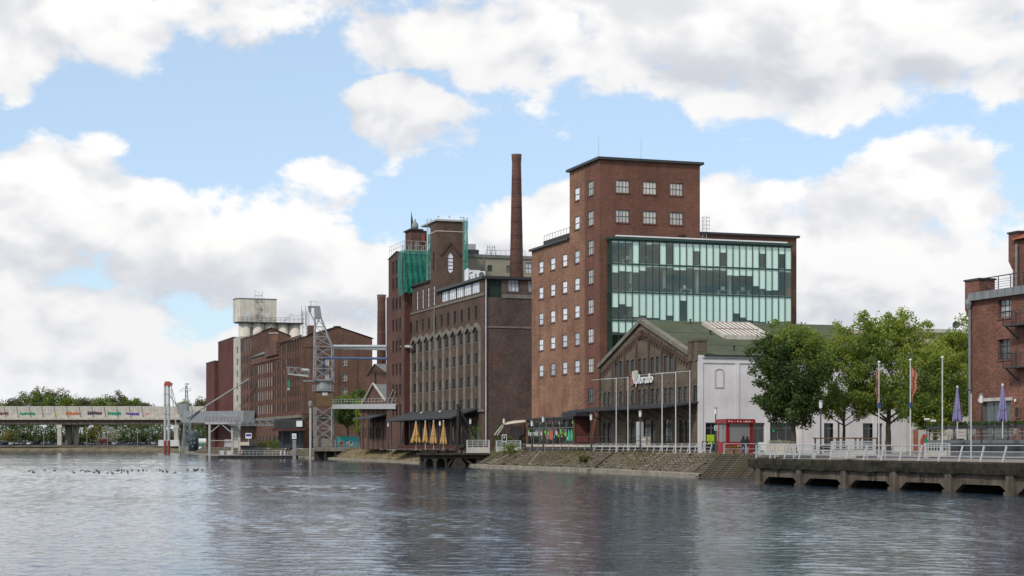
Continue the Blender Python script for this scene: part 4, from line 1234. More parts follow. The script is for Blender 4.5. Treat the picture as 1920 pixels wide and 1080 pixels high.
# ribs with zig-zag heads
for i, v in enumerate(rib_v):
    MB().prism([(-.30, v - .20), (-.16, v - .34), (-.004, v - .34), (-.004, v + .34), (-.16, v + .34), (-.30, v + .20)], 'z', rib_bot, rib_top).build('rib', 'concrete', om)
    if i < 10:
        v2 = rib_v[i + 1]; vm = (v + v2) / 2
        MB().prism([(v, rib_top - .55), (v + .5, rib_top - .35), (vm, rib_top + .35), (v2 - .5, rib_top - .35), (v2, rib_top - .55), (v2, rib_top + .02), (v2 - .3, rib_top + .3), (vm, rib_top + .95), (v + .3, rib_top + .3), (v, rib_top + .02)], 'x', -.30, -.004).build('zigzag_head', 'concrete', om)
MB().box(-.3, -.004, -.25, M.v(771), rib_bot - .35, rib_bot - .02).build('rib_plinth', 'concrete', om)
# roofs
MB().prism([(-.45, RZ1 - .02), (MU, RZ1 - .02), (MU, RZ1 + .3), (-.45, RZ1 + .3)], 'y', -.45, TVn - .01).build('roof', 'roof_grey', om)
MB().box(-.47, -.451, -.46, TVn - .02, RZ1 - .1, RZ1 + .32).box(-.47, MU, -.47, -.451, RZ1 - .1, RZ1 + .32).build('roof_edge', 'roof_edge', om)
MB().box(-.35, 12, TVf + .01, WV, FZ, FZ + .3).build('far_roof', 'roof_dark', om)
# tower
tw = Wall(om, 'F', TVn, .3)
gu = M.u(845, TVn); z0, z1 = M.zu(845, 513, TVn), M.zu(845, 470.5, TVn)
lp = lancet_pts(1.12, z1 - z0, .85, .5)
tw.holes.append([(gu + p[0], z0 + p[1]) for p in lp])
tb = tw.mb([(0, RZ1 - .5), (TUr, RZ1 - .5), (TUr, TZ), (0, TZ)])
tb.quad((TUr, TVn, RZ1 - 1), (TUr, TVn + 9, RZ1 - 1), (TUr, TVn + 9, TZ), (TUr, TVn, TZ)).quad((0, TVf, FZ), (0, TVf, TZ), (TUr, TVf + 5, TZ), (TUr, TVf + 5, FZ))
tb.build('tower_wall', 'brick_dark', om)
MB().box(-.28, TUr + .28, TVn - .28, TVn + 9.2, TZ, TZ + .28).build('tower_roof', 'steel_light', om)
tz2 = TZ - 1.75
MB().box(-.06, TUr, TVn - .07, TVn - .003, tz2, tz2 + .14).box(-.07, -.003, TVn - .06, TVf, tz2, tz2 + .14).build('tower_band', 'concrete_pale', om)
wf = MB()
for k in range(6):
    a, b = lp[k], lp[(k + 1) % 6]; wf.bar((gu + a[0] * .93, TVn + .16, z0 + a[1]), (gu + b[0] * .93, TVn + .16, z0 + b[1]), .12, .12)
for q in (.2, .36, .52, .68): wf.bar((gu - .5, TVn + .17, z0 + q * (z1 - z0)), (gu + .5, TVn + .17, z0 + q * (z1 - z0)), .08)
lw = wf.build('window', 'frame_dark', om)
MB().quad(*[(gu + p[0], TVn + .2, z0 + p[1]) for p in lp]).build('pane', 'pane_blind', lw)
lw2 = MB().prism([(lv + p[0], lz0 + p[1]) for p in lancet_pts(.9, lz1 - lz0, .7, .5)], 'x', .2, .25).build('window', 'pane_grey', om)
hd = MB()                                      # pointed hood over the lancets
for (a, b) in (((-2.1, -1.3), (-1.5, -.6)), ((-1.5, -.6), (0, 1.0)), ((0, 1.0), (1.5, -.6)), ((1.5, -.6), (2.1, -1.3))):
    hd.bar((gu + a[0] * .85, TVn - .08, z1 + .55 + a[1]), (gu + b[0] * .85, TVn - .08, z1 + .55 + b[1]), .22, .34)
hd.build('hood_mould', 'brick_hall_trim', om)
for k, u in enumerate((.3, 2.2, 4.2, TUr - .1)): MB().bar((u, TVn, TZ + .28), (u, TVn, TZ + .75), .05).box(u - .25, u + .05, TVn - .06, TVn + .06, TZ + .7, TZ + .8).build('roof_lamp', 'steel_grey', om)
# downpipes
MB().tube((M.u(910.5), -.18, 0), (M.u(910.5), -.18, RZ1 - .1), .12, n=8).build('downpipe', 'steel_light', om)
MB().tube((-.16, M.v(816), 14), (-.16, M.v(816), LZ), .10, n=8).build('downpipe', 'steel_grey', om)
# projecting wing beyond the ribs
wu = -1.09; wv0, wv1 = WV, M.v(728.5, wu)
WZ = M.zv(757, 477, wu); WZr = M.zv(745, 472, wu); WZl = M.zv(731, 487, wu)
w = Wall(om, 'L', wu, .16)
cx3 = [M.v(x, wu) for x in (750.2, 743.6, 737.3)]
zr = [M.zv(745, y, wu) for y in (499, 530, 568.5, 608, 648, 692, 731, 769)]
for v in cx3:
    for z in zr: w.win(v, z - 1.0, 1.25, 2.0, nx=2, nz=3, fw=.05, fmat='frame_dark', pmat='pane_dark', sill='brick_wing')
ridge = M.v(745, wu)
wb = w.mb([(wv0, 0), (wv1, 0), (wv1, WZl), (ridge, WZr), (wv0, WZ)])
wb.quad((wu, wv1, 0), (12, wv1, 0), (12, wv1, WZl), (wu, wv1, WZl))
wb.build('wing_wall', 'brick_wing', om)
MB().quad((wu, wv0, 0), (0, wv0, 0), (0, wv0, WZ), (wu, wv0, WZ)).quad((0, wv0, FZ), (12, wv0, FZ), (12, wv0, WZ), (0, wv0, WZ)).quad((12, wv0, FZ), (12, wv1, FZ), (12, wv1, WZ), (12, wv0, WZ)).build('wing_front', 'brick_shade_red', om)  # return face in the darker brick, its shade put into the colour
MB().quad((wu - .2, wv0 - .2, WZ + .1), (12.2, wv0 - .2, WZ + .1), (12.2, ridge, WZr + .12), (wu - .2, ridge, WZr + .12)).quad((wu - .2, ridge, WZr + .12), (12.2, ridge, WZr + .12), (12.2, wv1 + .2, WZl + .1), (wu - .2, wv1 + .2, WZl + .1)).build('wing_roof', 'steel_grey', om)
MB().box(wu + .2, 9, wv1, wv1 + 2.3, 0, M.zv(729, 556, wu)).build('wing_annex', 'brick_wing', om)
rl = MB()
for k in range(9):
    q = wv0 + .3 + (wv1 - wv0 - .6) * k / 8; rl.bar((wu + .1, q, WZ), (wu + .1, q, WZr + 1.5), .05)
for k in range(8):
    q = wu + .1 + 9 * k / 7; rl.bar((q, wv0 + .3, WZ), (q, wv0 + .3, WZr + 1.5), .05)
for h in (.75, 1.5): rl.bar((wu + .1, wv0 + .3, WZr + h), (wu + .1, wv1 - .3, WZr + h), .05).bar((wu + .1, wv0 + .3, WZr + h), (9, wv0 + .3, WZr + h), .05)
rl.build('wing_railing', 'steel_light', om)
# turret on the wing roof with its vent cap
tu0 = M.u(771, wv0 + 4); tu1 = M.u(800, wv0 + 4); ttz = M.zu(785, 432, wv0 + 4)
MB().box(tu0, tu1, wv0 + 4, wv0 + 8, WZ, ttz).build('turret', 'brick_wing', om)
MB().box(tu0 - .3, tu0 + 2.2, wv0 + 3.7, wv0 + 8.2, ttz, ttz + .25).build('turret_roof', 'roof_dark', om)
MB().lathe([(.45, 0), (.62, .2), (.64, .7), (.5, 1.1), (.2, 1.4), (.10, 1.9)], 12, (tu0 + 1.0, wv0 + 5, ttz + .25)).build('vent_cap', 'steel_grey', om, smooth=True)
MB().box(tu1 - 1.0, tu1 - .4, wv0 + 3.8, wv0 + 3.98, ttz - 2.2, ttz - .6).build('red_sheet', 'red_rust', om)
# harbour canopy
cz0, cz1 = M.zv(880, 775) , M.zv(880, 770)
MB().prism([(-4.6, cz0 - .9), (-.32, cz0 + .55), (-.32, cz0 + .75), (-4.6, cz0 - .68)], 'y', 2.2, WV - .3).build('canopy', 'roof_dark', om)
for k in range(10): MB().bar((-4.3, 3 + k * 4.2, cz0 - .85), (-.35, 3 + k * 4.2, cz0 - .9), .10, .12).build('canopy_beam', 'steel_dark', om)
for v in (6, 17, 28): MB().lathe([(.05, 0), (.28, .1), (.3, .35), (.05, .42)], 8, (-2.0, v, cz0 + .2)).build('canopy_vent', 'steel_light', om)
MB().box(-4.2, -.34, 2.4, WV - 1, 0, .75).build('ramp', 'brick_dark', om)
for k in range(7): MB().bar((-4.1, 4 + k * 6, .75), (-4.1, 4 + k * 6, cz0 - .9), .14).build('canopy_post', 'steel_dark', om)
# rooftop air handling
for (x, y, v, wd) in ((861, 531, 7.5, 1.1), (866.5, 529, 6.2, 1.3), (878.5, 527, 4.2, 1.2), (873, 518, 14, 2.4), (853, 534, 9.4, 1.0)):
    u = max(.3, M.u(x, v))
    q = MB().box(u, u + wd, v, v + .6, RZ1 + .35, RZ1 + .35 + wd * .95)
    o = q.build('air_conditioner', 'white_paint', om)
    MB().lathe([(wd * .36, 0), (wd * .36, .02)], 14).build('fan_grille', 'frame_grey', o).matrix_local = Matrix.Translation((u + wd / 2, v - .03, RZ1 + .35 + wd * .47)) @ Matrix.Rotation(math.pi / 2, 4, 'X')
MB().tube((M.u(877, 12), 12, RZ1), (M.u(877, 12), 12, RZ1 + 2.6), .28, n=8).build('flue', 'white_paint', om)

# scaffold with netting on the wing
sf = thing('scaffold', 'scaffold wrapped in torn green netting on the old mill', 'scaffold', M.o, GA)
sv = wv0 - 1.4; su0, su1 = M.u(757, sv), M.u(806, sv); sz0, sz1 = FZ + .3, M.zu(780, 470, sv)
sc = MB()
for k in range(5):
    u = su0 + (su1 - su0) * k / 4
    for v in (sv, sv + 1.1): sc.tube((u, v, sz0 - .2), (u, v, sz1 + .9 + (.8 if k == 2 else 0)), .05, n=5)
for h in range(4):
    z = sz0 + (sz1 - sz0) * h / 3
    for v in (sv, sv + 1.1): sc.tube((su0, v, z + .1), (su1, v, z + .1), .045, n=5)
for k in range(4):
    u0, u1 = su0 + (su1 - su0) * k / 4, su0 + (su1 - su0) * (k + 1) / 4
    sc.tube((u0, sv - .02, sz0 + (sz1 - sz0) * (k % 3) / 3), (u1, sv - .02, sz0 + (sz1 - sz0) * ((k % 3) + 1) / 3), .035, n=5)
sc.build('tube_frame', 'netting_pole', sf)
for h in range(3):
    z = sz0 + (sz1 - sz0) * h / 3; MB().box(su0, su1, sv + .05, sv + 1.05, z + .16, z + .21).build('plank_deck', 'wood_bench', sf)
nt = MB(); NX, NZ = 26, 14
for j in range(NZ + 1):
    for i in range(NX + 1):
        a, b = i / NX, j / NZ
        z = sz0 - 1.0 + (sz1 - sz0 + .9) * b
        if j == 0: z += .5 * math.sin(a * 14) + (-.6 if a < .25 else .2)
        nt.v.append((su0 - .1 + (su1 - su0 + .2) * a, sv - .14 + .08 * math.sin(a * 31 + b * 5) + .05 * math.sin(b * 17), z))
for j in range(NZ):
    for i in range(NX): s0 = j * (NX + 1) + i; nt.f.append((s0, s0 + 1, s0 + NX + 2, s0 + NX + 1))
nt.build('netting', 'green_netting', sf)
n2 = MB(); s0z = sz0 - 1.6
for j in range(8):
    for i in range(4):
        n2.v.append((su0 - .15 - .25 * math.sin(j * .45) - .05 * i, sv + .2 + i * .75 - .3, s0z + (sz1 - s0z) * j / 7))
for j in range(7):
    for i in range(3): k = j * 4 + i; n2.f.append((k, k + 1, k + 5, k + 4))
n2.build('side_netting', 'green_netting', sf)
# narrow hoist scaffolds left and right of the square tower
for x, lab in ((873.5, 'narrow scaffold with green netting on the right side of the square mill tower'), (805.5, 'narrow bare scaffold on the left side of the square mill tower')):
    vv = TVn - .9 if x > 850 else TVf + 1.0
    u = M.u(x, vv); h0, h1 = (RZ1 + .3, TZ + .6) if x > 850 else (FZ + .3, TZ + 1.0)
    t = thing('hoist_scaffold', lab, 'scaffold', M.o, GA)
    q = MB()
    for dx in (-.3, .3):
        for dy in (0, .6): q.tube((u + dx, vv + dy, h0), (u + dx, vv + dy, h1), .045, n=5)
    nn = 9
    for k in range(nn):
        z = h0 + (h1 - h0) * k / nn
        q.bar((u - .3, vv, z), (u + .3, vv, z + (h1 - h0) / nn), .04).bar((u - .3, vv, z), (u + .3, vv, z), .05)
    q.build('tube_frame', 'netting_pole', t)
    q = MB()
    for k in range(14):
        z = h0 + (h1 - h0) * (.05 + .9 * k / 14 if x > 850 else .30 + .45 * k / 14); dz = (h1 - h0) * (.9 if x > 850 else .45) / 14
        o_ = .08 * math.sin(k * 1.7); o2 = .08 * math.sin((k + 1) * 1.7)
        q.quad((u - .34, vv - .08 + o_, z), (u + .34, vv - .08 + o_, z), (u + .34, vv - .08 + o2, z + dz), (u - .34, vv - .08 + o2, z + dz))
    q.build('netting', 'green_netting', t)
fp = GP(771.5, 312); fz = WZ + QZ
t = thing('roof_flag', 'dark green furled flag on a pole above the old mill', 'flag', (fp.x, fp.y, fz))
z1 = ZW(397, 312) - fz
MB().tube((0, 0, 0), (0, 0, z1), .05, n=6).build('pole', 'steel_dark', t)
fl = MB(); pts = [(0, z1 - .3), (.16, z1 - .9), (.38, z1 - 2.2), (.32, z1 - 3.0), (.05, z1 - 3.4)]
fl.prism([(-.06, z1 - .2), (-.12, z1 - 2.2), (-.1, z1 - 3.0)] + pts[::-1], 'y', -.09, .09).build('cloth', 'dark_fabric', t)

# beige block behind, and the tall chimney
BB = Frame(876, 300)
t = thing('beige_block', 'beige rendered block with grey roof structures behind the old mill', 'building', BB.o, GA)
bz1 = BB.zu(900, 483); wl = Wall(t, 'F', 0, .25)
for x0, x1, y0_, y1_, pm in ((914, 923, 497, 509, 'pane_dark'), (949.5, 956, 498, 511, 'pane_light'), (984, 998, 492, 513, 'pane_sky')):
    u0, u1 = BB.u(x0), BB.u(x1); wl.win((u0 + u1) / 2, BB.zu(x0, y1_), u1 - u0, BB.zu(x0, y0_) - BB.zu(x0, y1_), nx=2, nz=2, fw=.1, fmat='frame_green' if pm == 'pane_dark' else 'frame_dark', pmat=pm)
q = wl.mb([(-1, 0), (16, 0), (16, bz1), (-1, bz1)]); q.quad((-1, 0, 0), (-1, 12, 0), (-1, 12, bz1), (-1, 0, bz1)); q.build('wall', 'stucco_beige', t)
MB().box(-1.2, 16.2, -.2, 12, bz1, bz1 + .55).build('roof', 'roof_grey', t)
MB().box(-.6, BB.u(900), .6, 8, bz1 + .551, BB.zu(885, 467)).build('plant_room', 'roof_edge', t)
MB().box(.2, 1.9, 1, 3, BB.zu(885, 467) + .01, BB.zu(885, 456)).build('air_handler', 'steel_light', t)
for x in (918, 927): 
    u = BB.u(x); q = MB()
    for d in (-.35, .35): q.bar((u + d, .5, bz1 + .5), (u + d * .5, .5, bz1 + 2.3), .06)
    for h in (.9, 1.4, 1.9): q.bar((u - .3, .5, bz1 + h), (u + .3, .5, bz1 + h), .05)
    q.build('roof_ladder', 'steel_dark', t)
q = MB()
for k in range(9): q.bar((BB.u(915) + k * .9, 1, bz1 + .5), (BB.u(915) + k * .9, 1, bz1 + 1.5), .05)
q.bar((BB.u(915), 1, bz1 + 1.5), (BB.u(915) + 7.2, 1, bz1 + 1.5), .05).build('roof_railing', 'steel_grey', t)
MB().tube((BB.u(906), -.15, 0), (BB.u(906), -.15, bz1), .1, n=6).build('downpipe', 'steel_grey', t)

def chimney(label, x, Y, ytop, wt, wb_, yb, bands):
    p = GP(x, Y); k = Y / FPX; ht = ZW(ytop, Y) - QZ; hb = ZW(yb, Y) - QZ
    rt, rb_ = wt * k / 2, wb_ * k / 2
    slope = (rb_ - rt) / (ht - hb); r0 = rb_ + slope * hb
    t = thing('chimney', label, 'chimney', p, 0)
    MB().lathe([(r0, 0), (rt, ht - 1.2), (rt * 1.05, ht - 1.1), (rt * 1.10, ht - .5), (rt * 1.10, ht - .12)], 24).build('shaft', 'brick_chimney', t, smooth=True)
    MB().lathe([(rt * 1.14, ht - .115), (rt * 1.14, ht + .05)], 24).build('crown', 'concrete', t)
    for b in range(bands):
        z = ht * (.30 + .66 * b / bands); r = r0 + (rt - r0) * z / (ht - 1.2)
        MB().lathe([(r + .005, z), (r + .035, z + .01), (r + .035, z + .09), (r + .005, z + .10)], 24).build('iron_band', 'steel_rust', t)
    return t
chimney('tall slender round brick chimney behind the old mill', 968.5, 292, 290, 17, 26, 517, 14)
chimney('shorter round brick chimney between museum and old mill', 715.3, 352, 553, 15, 17.5, 680, 9)

# ================================================================== museum mill (far left)
K = Frame(566, 415)
km = thing('museum_mill', 'long red brick mill with gables and rows of pilasters behind the harbour crane', 'building', K.o, GA)
KE = K.zv(566, 633); KA = K.zu(632, 612.5); KU = K.u(698)
v1 = K.v(525); v2 = K.v(499); v3 = K.v(471); v4 = K.v(452)
z2 = K.zv(499, 660); z3 = K.zv(471, 671); z4 = K.zv(452, 636)
# front gable
f = Wall(km, 'F', 0, .3)
for y in (649.6, 679, 707.4, 735): f.win(K.u(646.7), K.zu(646.7, y) - .85, 1.15, 1.75, nx=2, nz=2, fw=.10, fmat='frame_white', pmat='pane_grey', sill='concrete')
for x in (613,): 
    for y in (679, 707.4): f.win(K.u(x), K.zu(646.7, y) - .85, 1.15, 1.75, nx=2, nz=2, fw=.10, fmat='frame_white', pmat='pane_light')
for u in (2.5, 6.5, 10.5, 14.5): f.win(u, .3, 1.6, 2.6, nx=2, nz=2, fw=.09, fmat='frame_dark', pmat='pane_dark', name='glazed_door')
fb = f.mb([(0, 0), (KU, 0), (KU, KE), (KU / 2, KA), (0, KE)])
fb.build('gable_wall', 'brick_museum', km)
lz0, lz1 = K.zu(640, 772), K.zu(640, 660)
for u in (.35, 3.9, 8.6, 13.2, KU - .35):
    MB().box(u - .35, u + .35, -.14, -.003, lz0, lz1 + 1.0).build('pilaster', 'brick_museum', km)
MB().box(0, KU, -.17, -.003, lz0 - .5, lz0 - .002).box(0, KU, -.17, -.003, lz1 + 1.002, lz1 + 1.5).build('brick_band', 'brick_museum', km)
# harbour side: three lengths with narrow bays
g = Wall(km, 'L', 0, .14)
rowz = [K.zu(646.7, y) - .9 for y in (649.6, 679, 707.4, 735)]
rowz.append(rowz[-1] - 3.67)
rowz.sort(reverse=True)
bayw = 3.15; pil = []
v = 1.4
while v < v3 - 2:
    for j, z in enumerate(rowz):
        if v > v1 - 1 and j == 0: continue
        for d in (-.6, .6):
            g.win(v + bayw / 2 + d, z, 1.0, 2.35, nx=1, nz=3, fw=.06, fmat='frame_dark' if (int(v) % 3) else 'frame_white', pmat='pane_grey' if (int(v * 7) % 4) else 'pane_light')
    pil.append(v); v += bayw
pil.append(v)
vv = v3 + 1.6
for q in range(4):
    c = vv + q * 4.4
    if c > v4 - 1: break
    for j, z in enumerate([K.zv(460, 650)] + rowz):
        g.win(c, z - (1.2 if j == 0 else 0), 2.4 if j == 0 else 1.5, 3.0 if j == 0 else 2.25, nx=2, nz=3, fw=.07, fmat='frame_dark', pmat='pane_grey')
for q in range(14): g.win(3 + q * 5.2, .3, 2.0, 2.8, nx=2, nz=2, fw=.09, fmat='frame_dark', pmat='pane_dark', name='glazed_door')
gb = g.mb([(0, 0), (v4, 0), (v4, z4), (v3, z4), (v3, z3), (v2, z3), (v1, z3), (v1, KE), (0, KE)])
gb.quad((0, v4, 0), (18, v4, 0), (18, v4, z4), (0, v4, z4)); gb.quad((KU, 0, 0), (KU, v1, 0), (KU, v1, KE), (KU, 0, KE)).quad((0, v1, z3), (0, v1, KE), (KU / 2, v1, KA), (KU, v1, KE), (KU, v1, z3))
gb.build('wall_harbour_side', 'brick_museum', km)
pz0 = K.zv(560, 778)
for v in pil: MB().box(-.22, -.003, v - .28, v + .28, pz0, (rowz[0] + 3.0) if v < v1 else rowz[1] + 2.9).build('pilaster', 'brick_museum', km)
MB().box(-.5, -.003, 0, v3, pz0 - .7, pz0 - .002).build('brick_band', 'concrete', km)
MB().box(-.32, -.003, 0, v1, rowz[0] + 3.01, rowz[0] + 3.5).box(-.32, -.003, v1, v3, rowz[1] + 2.91, rowz[1] + 3.4).build('brick_band', 'brick_museum', km)
# roofs
rf = MB()
for s in (0, 1):
    u0, u1 = (-.5, KU / 2) if s == 0 else (KU / 2, KU + .5)
    za, zb = (KE, KA) if s == 0 else (KA, KE)
    rf.quad((u0, -.35, za + .14), (u1, -.35, zb + .14), (u1, v1 + .2, zb + .14), (u0, v1 + .2, za + .14))
rf.build('roof', 'roof_dark', km)
MB().box(-.3, KU, v1 + .25, v3, z3, z3 + .25).build('middle_roof', 'slate', km)
MB().prism([(0, z3 + .25), (6.5, z3 + 3.2), (13, z3 + .25)], 'y', v1 + .3, v3 - .3).build('ridge_roof', 'slate', km)
# taller block with gable towards the camera
hu = K.u(545, v3); ha = K.zu(507, 614.5, v3)
hw = MB().quad((0, v3, z3), (hu, v3, z3), (hu, v3, z4), (hu / 2, v3, ha), (0, v3, z4)); hw.quad((hu, v3, 0), (hu, v4, 0), (hu, v4, z4), (hu, v3, z4))
hw.build('tall_gable_wall', 'brick_museum', km)
rf = MB()
rf.quad((-.4, v3 - .3, z4 + .12), (hu / 2, v3 - .3, ha + .12), (hu / 2, v4, ha + .12), (-.4, v4, z4 + .12)).quad((hu / 2, v3 - .3, ha + .12), (hu + .4, v3 - .3, z4 + .12), (hu + .4, v4, z4 + .12), (hu / 2, v4, ha + .12))
rf.build('tall_roof', 'roof_dark', km)
# ornamental dormer gable over the harbour side
dv0, dv1 = K.v(523), K.v(500)
dz = K.zv(505, 628)
q = MB(); m = (dv0 + dv1) / 2
q.prism([(dv0, z3 - 1), (dv1, z3 - 1), (dv1, z3 + 1.0), (m + 3, z3 + 1.6), (m + 1.6, dz - 1.2), (m + .9, dz), (m - .9, dz), (m - 1.6, dz - 1.2), (m - 3, z3 + 1.6), (dv0, z3 + 1.0)], 'x', -.6, 1.0)
q.build('dormer_gable', 'brick_museum', km)
MB().box(-.8, 1.2, m - 1.1, m + 1.1, dz, dz + .3).build('dormer_cap', 'concrete_pale', km)
for vq in (dv0 + 1.5, dv1 - 2): MB().box(-.5, .8, vq - .8, vq + .8, z3 + .3, z3 + 2.4).build('parapet_pier', 'brick_museum', km)
for u in (3.0, 9.5): MB().box(u, u + 1.4, 6, 8, KE + 1, KA + .6).build('chimney_stack', 'brick_museum', km)
# lettering at the foot of the gable
text_mesh('sign_lettering', 'KÜPPERSMÜHLE', 1.75, 'steel_dark', km, (.6, -.2, K.zu(572, 789)), ROT_F, .06)
# stair shaft at the far end
sv0, sv1 = v4 + .15, K.v(439.5)
w = Wall(km, 'L', -.3, .2); sz = K.zv(445, 633)
for y in (658, 680, 702, 725, 748): w.win((sv0 + sv1) / 2 - 1.2, K.zv(445, y) - .8, 2.4, 1.8, nx=3, nz=2, fw=.12, fmat='frame_grey', pmat='pane_grey')
q = w.mb([(sv0, 0), (sv1, 0), (sv1, sz), (sv0, sz)]); q.quad((-.3, sv0, 0), (4, sv0, 0), (4, sv0, sz), (-.3, sv0, sz)).quad((-.3, sv0, sz), (-.3, sv1, sz), (6, sv1, sz), (6, sv0, sz)).quad((-.3, sv1, 0), (6, sv1, 0), (6, sv1, sz), (-.3, sv1, sz)); q.build('stair_shaft', 'concrete_pale', km)

# silo behind the museum
S = Frame(449, 512)
sl = thing('grain_silo', 'pale concrete grain silo with cylinders and railed walkway behind the museum mill', 'silo', S.o, GA)
sw = S.zu(500, 604); cyl = (S.u(565.5) - 0) / 5
for k in range(5):
    MB().lathe([(cyl / 2 * .98, 0), (cyl / 2 * .98, sw - .3)], 20, (cyl * (k + .5), cyl / 2, 0)).build('cylinder', 'concrete_silo', sl, smooth=True)
    if k: MB().box(cyl * k - .35, cyl * k + .35, .7, 2, 0, sw - 1.5 if k % 2 else sw - 5).build('joint', 'concrete', sl)
MB().box(-.6, cyl * 5 + .5, -.7, cyl + 1.5, sw - .3, sw).build('walkway', 'steel_dark', sl)
tz = S.zu(480, 561); tu1 = S.u(519)
hp = [(-.9, 1.6), (.3, .4), (tu1, .4), (tu1, 6), (-.9, 6)]
MB().prism(hp, 'z', sw, tz).build('head_house', 'concrete_silo', sl)
MB().prism([(p[0] - .1 if p[0] < 1 else p[0] + .1, p[1] - .1) for p in hp], 'z', tz, tz + .3).build('head_roof', 'roof_grey', sl)
for x in (465.5, 501): u = S.u(x); MB().box(u - .75, u + .75, .30, .397, sw + .05, sw + 2.6).build('door', 'steel_white', sl)
rl = MB(); n = 14
for k in range(n + 1): u = -.5 + (cyl * 5 + .9) * k / n; rl.bar((u, -.6, sw), (u, -.6, sw + 1.4), .07)
for h in (.5, .95, 1.4): rl.bar((-.5, -.6, sw + h), (cyl * 5 + .4, -.6, sw + h), .07)
rl.build('walkway_railing', 'steel_dark', sl)
st = MB(); su = S.u(485)
for i, (a, b) in enumerate(((0, 2.0), (2.0, 4.2), (4.2, 6.4))):
    d = 1 if i % 2 else -1
    st.bar((su - d * .8, .1, sw + a), (su + d * .8, .1, sw + b), .16).bar((su - 1.1, .05, sw + b), (su + 1.1, .05, sw + b), .14)
for u in (su - 1.1, su + 1.1): st.bar((u, -.1, sw), (u, -.1, tz + 2.6), .07)
st.bar((su - 1.1, -.1, tz + 1.0), (su + 1.1, -.1, tz + 1.0), .16).bar((su - 1.1, -.1, tz + 2.5), (su + 1.1, -.1, tz + 1.2), .05)
st.build('outer_stair', 'steel_grey', sl)
an = MB(); au = S.u(572); 
for dx in (-.6, .6):
    for dy in (0, 1.2): an.bar((au + dx, dy, 20), (au + dx, dy, sw + 3.6), .09)
for k in range(9): z = sw - 8 + k * 1.3; an.bar((au - .6, 0, z), (au + .6, 0, z + 1.3), .07).bar((au - .9, 0, z), (au + .9, 0, z), .07)
for dx in (-1.0, .2, 1.2): an.bar((au + dx, .2, sw - 1), (au + dx, .2, sw + 5.2), .12)
an.build('antenna_mast', 'steel_grey', sl)
an = MB(); au = S.u(546)
an.bar((au - 2.4, 1, sw + .2), (au + .2, 1, sw + 2.9), .10).bar((au - 1.8, 1, sw + .2), (au + .8, 1, sw + 2.9), .10).bar((au + .3, 1, sw + 2.2), (au + 3.6, 1, sw + 2.2), .08).bar((au + 3.5, 1, sw), (au + 3.5, 1, sw + 3.6), .09)
an.build('roof_gangway', 'steel_grey', sl)

# windowless brick extension
X = Frame(439.5, K.at(0, K.v(439.5)).y)
ex = thing('museum_extension', 'windowless dark red brick block stepping down left of the museum', 'building', X.o, GA)
e1 = X.v(412); e2 = X.v(396); ez = X.zv(412, 643); ez2 = X.zv(397, 682)
MB().box(-.5, 16, .1, e1, 0, ez).build('tall_wall', 'brick_extension', ex)
MB().box(-1.6, 14, e1 + .01, e2, 0, ez2).build('low_wall', 'brick_extension', ex)
MB().box(-.6, 16.1, .05, e1 + .1, ez, ez + .3).build('coping', 'roof_edge', ex)
MB().box(-1.7, 14.1, e1 + .15, e2 + .1, ez2, ez2 + .3).build('coping', 'roof_edge', ex)
for k in range(8): MB().box(-.56, -.503, 2.0 + k * 2.9, 2.5 + k * 2.9, ez - 3.6, ez - 1.0).build('slot', 'brick_shade_red', ex)

# ================================================================== small brick houses between the mills
N1 = Frame(724, 321)
t = thing('gabled_workshop', 'low red brick workshop with pointed gable beside the old mill wing', 'building', N1.o, GA)
nv = N1.v(676); na = N1.v(702); ze, zr, zf = N1.zv(724, 752), N1.zv(702, 721), N1.zv(676, 769)
w = Wall(t, 'L', 0, .25)
for x in (680, 685, 690, 695, 700, 706, 712, 718):
    w.win(N1.v(x), N1.zv(700, 792), 1.0, 1.45, nx=2, nz=2, fw=.06, pmat='pane_dark', arch=.2)
    w.win(N1.v(x), N1.zv(700, 822), 1.0, 2.1, nx=2, nz=2, fw=.06, pmat='pane_dark', arch=.2)
q = w.mb([(0, 0), (nv, 0), (nv, zf), (na, zr), (0, ze)]); q.quad((0, 0, 0), (18, 0, 0), (18, 0, ze), (0, 0, ze)); q.build('wall', 'brick_museum', t)
MB().quad((-.3, -.2, ze), (18, -.2, ze), (18, na, zr + .1), (-.3, na, zr + .1)).quad((-.3, na, zr + .1), (18, na, zr + .1), (18, nv + .2, zf), (-.3, nv + .2, zf)).build('roof', 'slate', t)
MB().bar((-.25, -.2, ze + .1), (-.25, na, zr + .22), .30, .26).bar((-.25, na, zr + .22), (-.25, nv + .2, zf + .1), .30, .26).build('verge', 'concrete_pale', t)
for k in range(5): MB().box(-.12, -.003, 2 + k * 3.8, 2.45 + k * 3.8, 0, 8).build('lisene', 'brick_hall_trim', t)
MB().prism([(-3.6, 5.6), (-.1, 6.5), (-.1, 6.65), (-3.6, 5.8)], 'y', -2, nv * .6).build('canopy', 'roof_dark', t)
for v in (0, 4, 8): MB().bar((-3.4, v, 0), (-3.4, v, 5.6), .12).build('canopy_post', 'steel_dark', t)
N2 = Frame(728, 338)
t = thing('gabled_house', 'taller narrow brick house with slate roof squeezed below the short chimney', 'building', N2.o, GA)
nv = N2.v(690); na = N2.v(704); ze, zr, zf = N2.zv(728, 708), N2.zv(704, 683), N2.zv(690, 706)
ze = zf
w = Wall(t, 'L', 0, .25); w.win(na, zf - 3.2, 1.6, 3.6, nx=2, nz=3, pmat='pane_dark', arch=.8)
q = w.mb([(0, 0), (nv, 0), (nv, zf), (na, zr), (0, ze)]); q.quad((0, 0, 0), (10, 0, 0), (10, 0, ze), (0, 0, ze)); q.build('wall', 'brick_museum', t)
